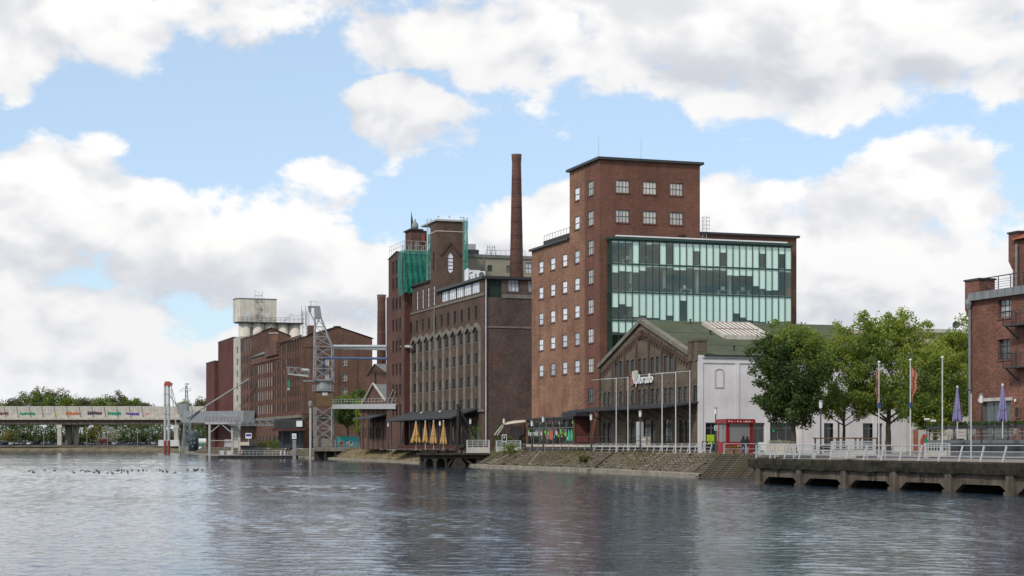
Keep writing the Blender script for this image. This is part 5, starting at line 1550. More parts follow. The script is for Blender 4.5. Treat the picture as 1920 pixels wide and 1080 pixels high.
MB().quad((-.3, -.2, ze), (10, -.2, ze), (10, na, zr + .1), (-.3, na, zr + .1)).quad((-.3, na, zr + .1), (10, na, zr + .1), (10, nv + .2, zf), (-.3, nv + .2, zf)).build('roof', 'slate', t)
MB().box(-.3, 3, -.45, -.01, ze - 5.5, ze - .1).build('slate_cladding', 'terrace_dark', t)

# ================================================================== road bridge, far bank
BY = 722
br = thing('road_bridge', 'long concrete road bridge with pale graffitied noise barrier across the harbour end', 'bridge', (-200, BY, 0), 0)
def bx(x): return (x - CX) / FPX * BY + 200
zb0, zb1, zb2 = ZW(796, BY), ZW(787, BY), ZW(762.5, BY)
MB().box(-500, bx(470), 0, 14, zb0, zb1).build('girder', 'concrete_beam', br)
MB().box(-500, bx(470), -1.2, 15, zb1, zb1 + .9).build('deck_edge', 'concrete_pale', br)
pw = 5.2; n = int((bx(470) + 260) / pw)
pm = MB().prism([(.10, 0), (pw - .06, 0), (pw - .06 - .9, zb2 - zb1 - .95), (.10 - .9, zb2 - zb1 - .95)], 'y', 0, .15).mesh('barrier_panel', 'concrete_pale')
po = MB().bar((0, 0, -.6), (-.95, 0, zb2 - zb1 - .9), .09, .12).mesh('barrier_post', 'wood_bench')
for k in range(n):
    x = -260 + k * pw
    inst('barrier_panel', pm, br, (x, -.9, zb1 + .91)); inst('barrier_post', po, br, (x, -1.0, zb1 + .91))
MB().box(-500, bx(470), -1.0, -.6, zb2 - .02, zb2 + .15).build('barrier_cap', 'frame_white', br)
gj = MB()
for k in range(40): x = -300 + k * 11.2; gj.box(x, x + .15, -.05, -.002, zb0, zb1)
gj.build('girder_joint', 'steel_dark', br)
for x in (107, 326): 
    x0 = bx(x); w_ = bx(x + 7.5) - x0
    for off, yy in ((0, 0), (bx(128) - bx(107), 9.0)):
        q = MB().box(x0 + off, x0 + off + w_, yy + .3, yy + 2.2, QZ - .5, zb0 - 1.6).box(x0 + off - .3, x0 + off + w_ + .3, yy + .1, yy + 2.4, zb0 - 1.6, zb0)
        q.build('pier_column', 'concrete_pale', br)
    MB().box(x0 + w_ + .1, x0 + bx(126) - bx(107), 6, 8, QZ - .5, zb0).build('pier_wall', 'concrete', br)
R = random.Random(21)
for x0, x1, y0, y1, m_ in ((-4, 17, 772, 779, 'graffiti_brown'), (38, 67, 773, 779, 'graffiti_green'), (104, 112, 774, 778, 'graffiti_yellow'), (124, 151, 772, 779, 'graffiti_orange'), (165, 192, 771, 779, 'graffiti_plum'),
        (203, 228, 772, 779, 'graffiti_green'), (237, 262, 773, 779, 'graffiti_violet'), (273, 280, 774, 778, 'pink'), (75, 95, 774, 776.5, 'shutter_grey'), (292, 330, 774, 779, 'soft_pink')):
    n = 7; xa, xb = bx(x0), bx(x1); za, zc = ZW(y1, BY), ZW(y0, BY)
    q = MB()
    for k in range(n):                      # fat overlapping throw-up letters
        cx_, rw = xa + (xb - xa) * (k + .5) / n, (xb - xa) / n * .62
        hh = (zc - za) / 2 * R.uniform(.7, 1.1); zc_ = (za + zc) / 2 + R.uniform(-.15, .15)
        pts = [(cx_ + rw * math.cos(t_) * R.uniform(.8, 1.15), zc_ + hh * math.sin(t_) * R.uniform(.8, 1.1)) for t_ in [2 * math.pi * j / 9 for j in range(9)]]
        q.prism(pts, 'y', -.935 - .004 * k, -.902)
    if m_ in ('soft_pink', 'shutter_grey'):
        q = MB()
        for k in range(5): cx_ = xa + (xb - xa) * k / 5; q.bar((cx_, -.92, za), (cx_ + 1, -.92, zc), .12).bar((cx_ + 1, -.92, zc), (cx_ + 1.3, -.92, za), .12)
    q.build('graffiti', m_, br)

# ================================================================== trees
def leaf_mesh(name, mat, centres, radii, per, size, seed, squash=.8, tint=None):
    r = np.random.default_rng(seed)
    P = []; T = []
    for (c, rad) in zip(centres, radii):
        n = max(6, int(per * r.uniform(.7, 1.3)))
        d = r.normal(size=(n, 3)); d /= np.linalg.norm(d, axis=1)[:, None]
        q = d * (rad * r.random(n)[:, None] ** .45); q[:, 2] *= squash
        P.append(q + np.array(c)); T.append(np.full(n, r.random()) * .7 + r.random(n) * .3)
    P = np.concatenate(P); T = np.concatenate(T); n = len(P)
    a = r.normal(size=(n, 3)); a /= np.linalg.norm(a, axis=1)[:, None]
    b = np.cross(a, r.normal(size=(n, 3))); b /= np.linalg.norm(b, axis=1)[:, None]
    s = size * r.uniform(.6, 1.3, n)[:, None]
    V = np.stack([P - a * s, P + b * s * .5, P + a * s, P - b * s * .5], axis=1).reshape(-1, 3)
    me = bpy.data.meshes.new(name)
    me.vertices.add(4 * n); me.vertices.foreach_set('co', V.astype('f').ravel())
    me.loops.add(4 * n); me.loops.foreach_set('vertex_index', np.arange(4 * n, dtype='i'))
    me.polygons.add(n); me.polygons.foreach_set('loop_start', np.arange(0, 4 * n, 4, dtype='i')); me.polygons.foreach_set('loop_total', np.full(n, 4, 'i'))
    at = me.attributes.new('tint', 'FLOAT', 'FACE'); at.data.foreach_set('value', T.astype('f'))
    me.materials.append(MATS[mat]); me.update(); me.validate()
    return me
def branches(mb, rnd, p, d, L, r, depth, tips, spread=.75):
    steps = 3; q = p
    for k in range(steps):
        d2 = (d + Vector((rnd.uniform(-.12, .12), rnd.uniform(-.12, .12), rnd.uniform(-.02, .1)))).normalized()
        e = q + d2 * (L / steps); r1 = r * (1 - .16)
        mb.tube(q, e, r, r1, 6 if r > .05 else 4, False); q, d, r = e, d2, r1
        if depth < 2 and k == 1 and depth > 0: tips.append(tuple(q))
    tips.append(tuple(q))
    if depth == 0: return
    n = rnd.choice((3, 4)) if depth > 1 else 3
    for k in range(n):
        a = 2 * math.pi * (k + rnd.random() * .6) / n
        side = Vector((math.cos(a), math.sin(a), 0))
        nd = (d * rnd.uniform(.45, .9) + side * spread * rnd.uniform(.6, 1.2) + Vector((0, 0, .18))).normalized()
        branches(mb, rnd, q, nd, L * rnd.uniform(.62, .82), r * .62, depth - 1, tips, spread)
def tree(name, label, loc, height, width, crown_base, mat, seed, trunk_r=.2, n_clumps=150, per=95, leaf=.13, clump=.85, lean=0.0, top_mat=None, gaps=.0, group=None, depth=3, round_=1.0, bark='bark'):
    rnd = random.Random(seed); r = np.random.default_rng(seed)
    t = thing(name, label, 'tree', loc, 0, group)
    tb = MB(); tips = []
    p0 = Vector((0, 0, -.1)); h0 = crown_base
    q = p0
    for k in range(4):
        e = Vector((lean * (k + 1) / 4 + rnd.uniform(-.08, .08), rnd.uniform(-.08, .08), h0 * (k + 1) / 4))
        tb.tube(q, e, trunk_r * (1.15 - .1 * k if k else 1.35), trunk_r * (1.05 - .1 * k), 9, False); q = e
    ch = height - crown_base
    branches(tb, rnd, q, Vector((lean * .05, 0, 1)), ch * .38, trunk_r * .75, depth, tips, .7)
    for k in range(4):
        a = k * 1.6 + rnd.random(); branches(tb, rnd, q - Vector((0, 0, .2 * k)), Vector((math.cos(a), math.sin(a), .55)).normalized(), width * .24, trunk_r * .42, 2, tips, .6)
    tb.build('trunk', bark, t, uv=False)
    # clumps: shell of an uneven ellipsoid plus clumps on the limbs
    cen = []; rad = []
    cz = crown_base + ch * .50
    ph = r.uniform(0, 6.28, 6)
    for k in range(n_clumps):
        u = r.normal(size=3); u /= np.linalg.norm(u)
        rr = r.uniform(.30, 1.0) ** .55
        lob = 1 + .13 * math.sin(3 * math.atan2(u[1], u[0]) + ph[0]) + .10 * math.sin(5 * u[2] + ph[1]) + .08 * math.sin(7 * u[0] + ph[2])
        zz = u[2] * ch * .52 * rr * lob
        wf = 1.0 if u[2] > -.2 else 1.0 - .22 * round_ * (-u[2])
        c = (lean + u[0] * width / 2 * rr * lob * wf, u[1] * width / 2 * rr * lob * wf, cz + zz)
        if gaps and r.random() < gaps and rr > .55: continue
        if c[2] < crown_base * .82: continue
        cen.append(c); rad.append(clump * r.uniform(.6, 1.2))
    tips_in = [p for p in tips if p[2] < height * 1.02]
    rnd.shuffle(tips_in)
    for p in tips_in[:int(n_clumps * .45)]: cen.append(p); rad.append(clump * rnd.uniform(.45, .8))
    if top_mat:  # light on the crown's upper right put into a second leaf colour
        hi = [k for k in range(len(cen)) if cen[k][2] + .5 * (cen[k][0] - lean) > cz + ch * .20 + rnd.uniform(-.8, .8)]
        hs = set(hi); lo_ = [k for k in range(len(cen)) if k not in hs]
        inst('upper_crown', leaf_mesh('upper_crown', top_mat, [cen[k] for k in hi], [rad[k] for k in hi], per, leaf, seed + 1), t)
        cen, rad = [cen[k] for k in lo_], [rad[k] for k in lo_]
    inst('crown', leaf_mesh('crown', mat, cen, rad, per, leaf, seed + 2), t)
    return t
def px_tree(name, label, x, Y, ytop, w_px, y_base, mat, seed, z=QZ, **kw):
    p = GP(x, Y, z); k = Y / FPX
    return tree(name, label, p, ZW(ytop, Y) - z, w_px * k, ZW(y_base, Y) - z, mat, seed, **kw)
px_tree('round_tree', 'dense dark round tree with sunlight coloured into its top before the white wall', 1490, 172, 606, 158, 790, 'leaf_dark', 31, top_mat='leaf_mid', n_clumps=330, per=85, leaf=.145, clump=.85, trunk_r=.26, lean=-.1)
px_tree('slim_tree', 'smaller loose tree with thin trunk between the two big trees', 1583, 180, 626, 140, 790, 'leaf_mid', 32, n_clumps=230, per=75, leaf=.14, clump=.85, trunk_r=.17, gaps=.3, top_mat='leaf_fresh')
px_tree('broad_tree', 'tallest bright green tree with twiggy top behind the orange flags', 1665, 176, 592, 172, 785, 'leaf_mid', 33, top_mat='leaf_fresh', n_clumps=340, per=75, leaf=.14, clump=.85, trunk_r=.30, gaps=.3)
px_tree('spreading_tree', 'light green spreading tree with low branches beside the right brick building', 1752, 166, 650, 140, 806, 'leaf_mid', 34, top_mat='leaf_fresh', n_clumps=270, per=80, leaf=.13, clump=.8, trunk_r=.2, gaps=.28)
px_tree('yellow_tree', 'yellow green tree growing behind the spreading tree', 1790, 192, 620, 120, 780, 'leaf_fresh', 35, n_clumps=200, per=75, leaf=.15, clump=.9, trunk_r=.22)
px_tree('quay_tree', 'dark green tree between the harbour crane and the workshop', 652, 392, 742, 62, 800, 'leaf_dark', 36, top_mat='leaf_mid', n_clumps=130, per=60, leaf=.22, clump=1.2, trunk_r=.25)
px_tree('quay_tree', 'bright green bushy tree right of the dark quay tree', 682, 386, 752, 34, 812, 'leaf_fresh', 37, n_clumps=80, per=55, leaf=.2, clump=1.0, trunk_r=.2)
px_tree('quay_tree', 'dark tree top standing against the museum gable', 674, 400, 733, 30, 760, 'leaf_dark', 38, n_clumps=70, per=50, leaf=.22, clump=1.0, trunk_r=.2)
# far wood beyond the bridge: single crowns that can be told apart
FARG = 'trees beyond the road bridge'
ft = [(22, 790, 750, 70, 'broad low tree at the left picture edge'), (58, 800, 735, 85, 'rounded tree left of the highest far tree'), (95, 805, 727, 90, 'highest rounded tree of the far wood'), (128, 800, 741, 70, 'tree sloping down right of the highest far tree'),
      (158, 795, 752, 50, 'low tree in the dip of the far wood'), (188, 792, 751, 44, 'small tree before the loose far crown'), (218, 800, 737, 48, 'loose open far crown'), (246, 795, 745, 46, 'dense far crown right of the loose one'), (268, 795, 757, 30, 'last low crown of the far wood'),
      (345, 800, 754, 30, 'small far crown right of the red-tipped mast'), (380, 800, 750, 40, 'far crown touching the brick extension')]
for i, (x, Y, yt, w_, lb) in enumerate(ft):
    px_tree('far_tree', lb + ' beyond the bridge', x, Y, yt, w_, 800, 'leaf_far' if i % 3 else 'leaf_mid', 60 + i, n_clumps=120, per=70, leaf=.40, clump=2.6, trunk_r=.4, depth=2, group=FARG, gaps=.35 if i == 6 else 0, top_mat='leaf_mid' if i % 2 else 'leaf_far')
bs = [(15, 'autumn'), (48, 'dark'), (78, 'mid'), (100, 'dark'), (150, 'dark'), (172, 'autumn'), (205, 'white'), (238, 'dark'), (262, 'mid'), (285, 'dark'), (310, 'mid'), (345, 'dark'), (370, 'dark'), (392, 'mid'), (128, 'dark'), (222, 'mid')]
names = {'autumn': 'yellowing', 'dark': 'dark green', 'mid': 'mid green', 'white': 'whitish flowering'}
where = ['at the left picture edge', 'second from the left edge', 'left of the first bridge column', 'just left of the first bridge column', 'right of the first bridge column', 'before the flowering bush', 'in the middle of the span', 'right of the flowering bush', 'behind the red parked van', 'left of the red-tipped mast', 'behind the red-tipped mast', 'right of the second bridge column', 'behind the lattice mast', 'beside the brick extension', 'between the bridge columns', 'behind the white bush']
for i, (x, c) in enumerate(bs):
    p = GP(x, 765 if i < 14 else 775, 3.0); r = np.random.default_rng(100 + i)
    t = thing('bush', f'{names[c]} bush under the road bridge, {where[i]}', 'bush', p, 0, 'bushes under the road bridge')
    cen = [(r.normal() * 3.2, r.normal() * 2.0, abs(r.normal()) * 3.0 + .6) for _ in range(46)]
    inst('foliage', leaf_mesh('foliage', 'leaf_' + {'autumn': 'autumn', 'dark': 'leaf_dark'[5:], 'mid': 'far', 'white': 'white'}[c], cen, [1.6] * 46, 60, .30, 200 + i), t)
    MB().tube((0, 0, 0), (.2, 0, 3.4), .16, .06, 6).build('stem', 'bark', t)
r = np.random.default_rng(5)
cen = [((x - CX) / FPX * 783 + r.normal() * 2, 783 + r.normal() * 3, 3 + r.random() * 9.0) for x in range(-30, 420, 3) for _ in range(3)]
o = inst('far_hedge', leaf_mesh('far_hedge', 'leaf_dark', cen, [3.0] * len(cen), 30, .5, 9), None); tag(o, 'continuous dark undergrowth behind the parking ground', 'undergrowth', kind='stuff')
# shrubs along the quay
for (x, Y, z, w_, h_, m_, lab, pr) in ((940, 243, QZ, 1.9, 3.3, 'leaf_dark', 'dark upright bush between the two grey railing gates', 3), (952, 240, QZ, 1.3, 2.0, 'leaf_mid', 'small bush beside the sign with a white picture', 4), (978, 243.2, QZ, 1.8, 3.0, 'leaf_dark', 'bush growing beside the shade sail', 5),
                                       (892, 247, QZ, 1.5, 3.4, 'leaf_mid', 'bush behind the rusty derrick', 6), (955, 229, 1.9, 1.6, 1.2, 'leaf_mid', 'tuft of weeds on the embankment edge', 7), (525, 432, QZ, 5, 1.8, 'leaf_mid', 'planting on the museum quay behind the pontoon', 8), (495, 440, QZ, 4, 1.4, 'grass_dry', 'dry planting on the museum quay', 9), (1096, 196, 1.0, 1.2, .7, 'grass_dry', 'straw tuft on the stone embankment', 10)):
    t = thing('shrub', lab, 'shrub', GP(x, Y, z)); r = np.random.default_rng(300 + pr)
    cen = [(r.normal() * w_ * .28, r.normal() * w_ * .25, .15 + h_ * r.random()) for _ in range(40)]
    inst('foliage', leaf_mesh('foliage', m_, cen, [w_ * .22] * 40, 34, .09 if w_ < 3 else .16, 400 + pr), t)
    MB().tube((0, 0, -.2), (0, 0, h_ * .8), .04, .02, 5).build('stem', 'bark', t)

# ================================================================== brick warehouse at the right picture edge
RW = Frame(1818, 150)
rw = thing('brick_warehouse', 'red brick warehouse with iron balconies at the right picture edge', 'building', RW.o, GA)
# its harbour side runs towards the camera (negative v); frame corner is the far one
EV = -26.0; GZ = RW.zv(1818, 552)
w = Wall(rw, 'L', 0, .35)
for x0, x1, y0, y1, nx, nz, pm in ((1871, 1895, 561, 596, 3, 3, 'pane_light'), (1870.5, 1894, 636, 674, 2, 3, 'pane_grey')):
    a, b = RW.v(x0), RW.v(x1); c = (a + b) / 2; z0, z1 = RW.zv((x0 + x1) / 2, y1), RW.zv((x0 + x1) / 2, y0)
    w.win(c, z0, abs(a - b), z1 - z0, nx=nx, nz=nz, fw=.06, fmat='frame_dark', pmat=pm, sill='brick_right')
    w.win(c - 5.2, z0, abs(a - b), z1 - z0, nx=nx, nz=nz, fw=.06, fmat='frame_dark', pmat=pm, sill='brick_right')
a, b = RW.v(1839), RW.v(1895); z0, z1 = 1.35, RW.zv(1865, 752)
w.win((a + b) / 2, z0, abs(a - b), z1 - z0, nx=3, nz=1, fw=.12, fmat='frame_grey', pmat='pane_grey', name='glazed_door')
lint = MB().box(-.06, .05, b - .3, a + .35, z1, z1 + .28).build('lintel', 'concrete_pale', rw)
q = w.mb([(0, 0), (EV, 0), (EV, GZ), (0, GZ)])
q.quad((0, 0, 0), (20, 0, 0), (20, 0, GZ), (0, 0, GZ)).quad((0, 0, GZ), (20, 0, GZ), (20, EV, GZ), (0, EV, GZ)).quad((0, EV, 0), (20, EV, 0), (20, EV, GZ), (0, EV, GZ)); q.build('wall', 'brick_right', rw)
# corbelled parapet end at the far corner
pz = RW.zv(1812, 528)
MB().prism([(0, RW.zv(1815, 604)), (.75, RW.zv(1815, 580)), (.75, pz), (-1.4, pz), (-1.4, GZ), (0, GZ)], 'x', .02, 1.6).build('parapet_end', 'brick_right', rw)
MB().box(-.06, 1.7, -1.5, .85, pz, pz + .16).build('parapet_coping', 'roof_edge', rw)
gp = MB()
MB().box(-.42, -.003, EV, -.25, GZ - .62, GZ + .05).build('gutter_fascia', 'steel_grey', rw)
for k in range(22): gp.box(-.432, -.421, -.3 - k * 1.1, -.33 - k * 1.1, GZ - .62, GZ + .05)
gp.build('fascia_joint', 'steel_dark', rw)
dv = RW.v(1822.5)
MB().tube((-.22, dv, .8), (-.22, dv, GZ - 1.5), .12, n=8).tube((-.22, dv, GZ - 1.5), (-.3, dv, GZ - .9), .12, n=8).lathe([(.14, 0), (.30, .45), (.30, .85)], 8, (-.3, dv, GZ - 1.3)).build('downpipe', 'steel_grey', rw)
# roof terrace railing
rz = GZ + .06; rl = MB(); va, vb = -.2, EV
for k in range(14): v = -.6 - k * 1.75; rl.bar((.1, v, rz), (.1, v, rz + 1.15), .06)
for h in (.25, .45, .65, .85): rl.bar((.1, -.6, rz + h), (.1, EV, rz + h), .03)
rl.bar((.1, -.6, rz + 1.15), (.1, EV, rz + 1.15), .08).bar((.1, -.6, rz + 1.15), (1.5, -.6, rz + 1.15), .08); rl.build('terrace_railing', 'steel_dark', rw)
# upper block with its corbel and tiled roof
uv = RW.v(1899, 1.6); uz = RW.zv(1905, 450, 1.6)
MB().box(1.6, 18, EV, uv, GZ, uz).build('upper_wall', 'brick_right', rw)
MB().prism([(uv, RW.zv(1903, 505, 1.6)), (uv + .55, RW.zv(1903, 488, 1.6)), (uv + .55, uz + .6), (uv - .8, uz + .6), (uv - .8, uz)], 'x', 1.55, 2.6).build('upper_parapet_end', 'brick_right', rw)
MB().box(1.45, 2.7, uv - .9, uv + .65, uz + .6, uz + .75).build('upper_coping', 'roof_edge', rw)
MB().quad((1.2, uv - .3, uz), (1.2, EV, uz), (9, EV, uz + 4.4), (9, uv - .3, uz + 4.4)).build('tiled_roof', 'tile_red', rw)
MB().quad((1.59, uv - .1, uz + .2), (9, uv - .1, uz + 4.8), (9, uv + .3, uz + 4.8), (1.59, uv + .3, uz + .2)).build('roof_verge', 'concrete_pale', rw)
MB().tube((1.35, RW.v(1905, 1.3), GZ), (1.35, RW.v(1905, 1.3), uz - .4), .12, n=8).build('upper_downpipe', 'steel_grey', rw)
# iron balconies
for yb, nm in ((614, 0), (692, 1)):
    bz = RW.zv(1900, yb); v0 = RW.v(1880, -1.3); v1_ = v0 - 3.6
    b = MB().box(-1.35, -.01, v1_, v0, bz, bz + .16).build('balcony', 'steel_dark', rw)
    rl = MB(); pts = [(-.05, v0 - .05), (-1.3, v0 - .05), (-1.3, v1_ + .05), (-.05, v1_ + .05)]
    for (p, q_) in zip(pts, pts[1:]):
        n = 3 if abs(p[1] - q_[1]) > 1 else 1
        for k in range(n + 1): rl.bar((p[0] + (q_[0] - p[0]) * k / n, p[1] + (q_[1] - p[1]) * k / n, bz + .16), (p[0] + (q_[0] - p[0]) * k / n, p[1] + (q_[1] - p[1]) * k / n, bz + 1.25), .05)
        for h in (.35, .6, .85, 1.05): rl.bar((p[0], p[1], bz + h), (q_[0], q_[1], bz + h), .03)
        rl.bar((p[0], p[1], bz + 1.25), (q_[0], q_[1], bz + 1.25), .06)
    rl.build('balcony_railing', 'steel_dark', b)
    MB().bar((-1.2, v0 - .3, bz), (-.02, v0 - .3, bz - 1.0), .10).build('strut', 'steel_dark', b)
MB().box(-.12, -.003, RW.v(1913), RW.v(1905), RW.zv(1909, 784), RW.zv(1909, 762)).build('menu_frame', 'wood_bench', rw)
MB().box(-.135, -.121, RW.v(1912), RW.v(1906), RW.zv(1909, 782), RW.zv(1909, 764)).build('menu_board', 'black_paint', rw)
MB().tube((-.12, RW.v(1906), RW.zv(1906, 753)), (-.12, RW.v(1906), RW.zv(1906, 748)), .1, n=8).build('wall_lamp', 'white_paint', rw)

# raised terrace in front
TR = Frame(1742, 148.5)
tr_ = thing('dark_terrace', 'raised dark restaurant terrace with railing and hedge boxes', 'terrace', TR.o, GA)
tz = TR.zv(1780, 825); th = TR.zv(1780, 799)
tl_ = 22.0
MB().box(0, 6.2, -tl_, 0, 0, tz - .3).build('base', 'terrace_dark', tr_)
for k in range(3): MB().box(-.03, -.004, -tl_, 0, .12 + k * .42, .48 + k * .42).build('cladding_board', 'terrace_dark', tr_)
MB().box(-.12, 6.3, -tl_, .1, tz - .3, tz).build('floor', 'frame_grey', tr_)
for k in range(12): v = -.1 - k * 1.9; MB().bar((-.05, v, tz), (-.05, v, th), .07).build('post', 'steel_dark', tr_)
for h in (.3, .55, .8, 1.0): MB().bar((-.05, 0, tz + h * (th - tz)), (-.05, -tl_, tz + h * (th - tz)), .045).build('rail', 'rail_grey', tr_)
for k in range(7):
    v0 = -.2 - k * 3.0
    MB().box(-.30, .1, v0 - 2.7, v0, th - .22, th + .02).build('hedge_box', 'terrace_dark', tr_)
    r = np.random.default_rng(500 + k)
    cen = [(-.1 + r.normal() * .10, v0 - 2.7 * r.random(), th + .05 + .22 * r.random()) for _ in range(46)]
    inst('hedge', leaf_mesh('hedge', 'leaf_dark', cen, [.2] * 46, 26, .055, 520 + k), tr_)
for k in range(6):
    v0 = -1.6 - k * 2.9
    c = MB().box(1.0, 1.5, v0 - .25, v0 + .25, tz + .42, tz + .47).box(1.45, 1.5, v0 - .25, v0 + .25, tz + .47, tz + .95)
    for dx in (1.03, 1.47):
        for dv in (-.22, .22): c.bar((dx, v0 + dv, tz), (dx, v0 + dv, tz + .42), .04)
    tag(c.build('terrace_chair', 'rail_grey', None, loc=TR.o, rz=GA), ('leftmost', 'second', 'third', 'fourth', 'fifth', 'rightmost')[k] + ' pale chair in the row along the dark terrace railing', 'chair', 'chairs on the dark terrace')

def parasol(label, x, Y, y0, y1, wpx, mat, zb, seed, group=None):
    p = GP(x, Y, zb); k = Y / FPX; zt, zl = ZW(y0, Y) - zb, ZW(y1, Y) - zb; rw_ = wpx * k / 2
    t = thing('closed_parasol', label, 'parasol', p, random.Random(seed).random() * 6, group)
    MB().tube((0, 0, 0), (0, 0, zt + .08), .045, n=8).build('pole', 'steel_white', t)
    H = zt - zl; R = random.Random(seed); mb = MB(); n = 16; m = 10
    for j in range(m + 1):
        f = j / m; base = rw_ * (1.0 - .86 * f ** .85) * (1 - .18 * (f < .06))
        for q in range(n):
            fold = 1 + (.24 * (1 - f) + .05) * (1 if q % 2 else -1) + .10 * math.sin(q * 2.3 + seed + f * 2)
            z = zl + H * f + (R.uniform(0, .26) * H if j == 0 and q % 2 == 0 else 0) * .6
            a = 2 * math.pi * q / n + f * .5
            mb.v.append((base * fold * math.cos(a), base * fold * math.sin(a), z))
    for j in range(m):
        for q in range(n): q2 = (q + 1) % n; mb.f.append((j * n + q, j * n + q2, (j + 1) * n + q2, (j + 1) * n + q))
    mb.build('folded_canopy', mat, t)
    MB().lathe([(.09, zt - .12), (.10, zt), (.03, zt + .1)], 10).build('cap', 'steel_white', t)
    MB().lathe([(rw_ * .74, zl + H * .33), (rw_ * .76, zl + H * .37)], 14).build('tie_band', mat, t)
    MB().box(-.4, .4, -.4, .4, 0, .1).build('base_plate', 'steel_dark', t)
tzw = TR.o.z + tz
parasol('left of the two closed purple parasols, beside the brick corner', 1795, 143, 725, 791, 17, 'purple_fabric', tzw, 1, 'purple parasols')
parasol('right of the two closed purple parasols, before the glazed door', 1880, 134, 721, 791, 20, 'purple_fabric', tzw, 2, 'purple parasols')
for i, (x, y0, y1, w_, lab) in enumerate(((780, 791, 831, 18, 'leftmost closed yellow parasol on the old mill terrace'), (797.5, 790, 831, 10.5, 'slimmest closed yellow parasol, second from the left'), (813, 789, 832, 13, 'third closed yellow parasol from the left'), (831.5, 789, 833, 12, 'rightmost closed yellow parasol beside the derrick'))):
    parasol(lab, x, 250, y0, y1, w_, 'yellow_fabric', QZ, 5 + i, 'yellow parasols')

# far beige block behind the trees
Q = Frame(1742, 232)
t = thing('beige_office', 'beige flat roofed block with satellite dish behind the trees', 'building', Q.o, GA)
qz = Q.zu(1790, 625); qw = Wall(t, 'F', 0, .25)
for x in (1757, 1767): qw.win(Q.u(x), qz - 4.2, 1.2 if x > 1760 else .5, 1.9, nx=1, nz=1, fw=.1, fmat='frame_grey', pmat='pane_dark')
q = qw.mb([(-8, 0), (14, 0), (14, qz), (-8, qz)]); q.quad((-8, 0, 0), (-8, 10, 0), (-8, 10, qz), (-8, 0, qz)); q.build('wall', 'stucco_pale', t)
MB().box(-8.2, 14.2, -.5, 10, qz, qz + .5).build('roof', 'concrete_pale', t)
du = Q.u(1795); MB().lathe([(.03, 0), (.3, .06), (.48, .18), (.5, .2), (.3, .1), (.03, .05)], 14).build('satellite_dish', 'steel_dark', t).matrix_local = Matrix.Translation((du, .3, qz + 1.15)) @ Matrix.Rotation(1.45, 4, 'X') @ Matrix.Rotation(-.5, 4, 'Y')
MB().tube((du, .5, qz + .4), (du, .5, qz + 2.4), .05, n=6).build('dish_mast', 'steel_grey', t)

# ================================================================== ice cream kiosk
KY = 178
kp = GP(1379, KY)
ks = thing('red_kiosk', 'red shuttered ice cream kiosk with patterned roof band', 'kiosk', kp, math.radians(20))
kk = KY / FPX; kw = 3.05; kd = 1.9; kh = ZW(794, KY) - QZ
MB().box(-kw / 2, kw / 2, -kd / 2, kd / 2, .05, 1.2).build('counter_base', 'red_paint', ks)
for sx in (-1, 1):
    for sy in (-1, 1): MB().box(sx * (kw / 2 - .18) - .18, sx * (kw / 2 - .18) + .18, sy * (kd / 2 - .1) - .1, sy * (kd / 2 - .1) + .1, 1.2, kh).build('corner_post', 'red_paint', ks)
MB().box(-kw / 2 + .36, kw / 2 - .36, -kd / 2 + .03, -kd / 2 + .08, 1.2, kh).build('roller_shutter', 'kiosk_shutter', ks)
MB().box(-kw / 2 + .03, -kw / 2 + .08, -kd / 2 + .22, kd / 2 - .22, 1.2, kh).build('roller_shutter', 'kiosk_shutter', ks)
MB().box(kw / 2 - .08, kw / 2 - .03, -kd / 2 + .22, kd / 2 - .22, 1.2, kh).build('roller_shutter', 'kiosk_shutter', ks)
MB().box(-kw / 2 - .15, kw / 2 + .15, -kd / 2 - .22, kd / 2 + .15, kh, kh + .38).build('roof_band', 'red_paint', ks)
MB().box(-kw / 2 - .1, kw / 2 + .1, -kd / 2 - .15, kd / 2 + .1, kh + .38, kh + .44).build('roof', 'red_paint', ks)
def heart(cx_, cz_, s): return [(cx_ + s * (16 * math.sin(t_) ** 3) / 17, cz_ + s * (13 * math.cos(t_) - 5 * math.cos(2 * t_) - 2 * math.cos(3 * t_) - math.cos(4 * t_)) / 17) for t_ in [2 * math.pi * q_ / 20 for q_ in range(20)]]
h1 = heart(.1, .62, .36); hm = MB()
for k in range(20): a, b = h1[k], h1[(k + 1) % 20]; hm.bar((a[0], -kd / 2 - .02, a[1]), (b[0], -kd / 2 - .02, b[1]), .07, .03)
hm.build('heart_emblem', 'white_paint', ks)
R = random.Random(3)
for k in range(9):
    x = -kw / 2 + .2 + k * .33
    MB().prism(heart(x, kh + .2, .10) if k % 3 == 0 else [(x - .12, kh + .12), (x + .12, kh + .12), (x + .02, kh + .30)], 'y', -kd / 2 - .245, -kd / 2 - .222).build('band_emblem', ('white_paint', 'soft_pink', 'pink')[k % 3], ks)
sq = MB()
for k in range(9): sq.bar((.35 + k * .09, -kd / 2 - .235, kh + .10 + .10 * (k % 2)), (.44 + k * .09, -kd / 2 - .235, kh + .10 + .10 * ((k + 1) % 2)), .035, .02)
sq.build('band_script', 'white_paint', ks)
tag(MB().box(-.45, .45, -.03, .03, .3, 1.15).bar((-.4, 0, 0), (-.4, 0, .4), .05).bar((.4, 0, 0), (.4, 0, .4), .05).build('white_board', 'white_paint', loc=GP(1430, 177)), 'white notice board right of the red kiosk', 'notice board')

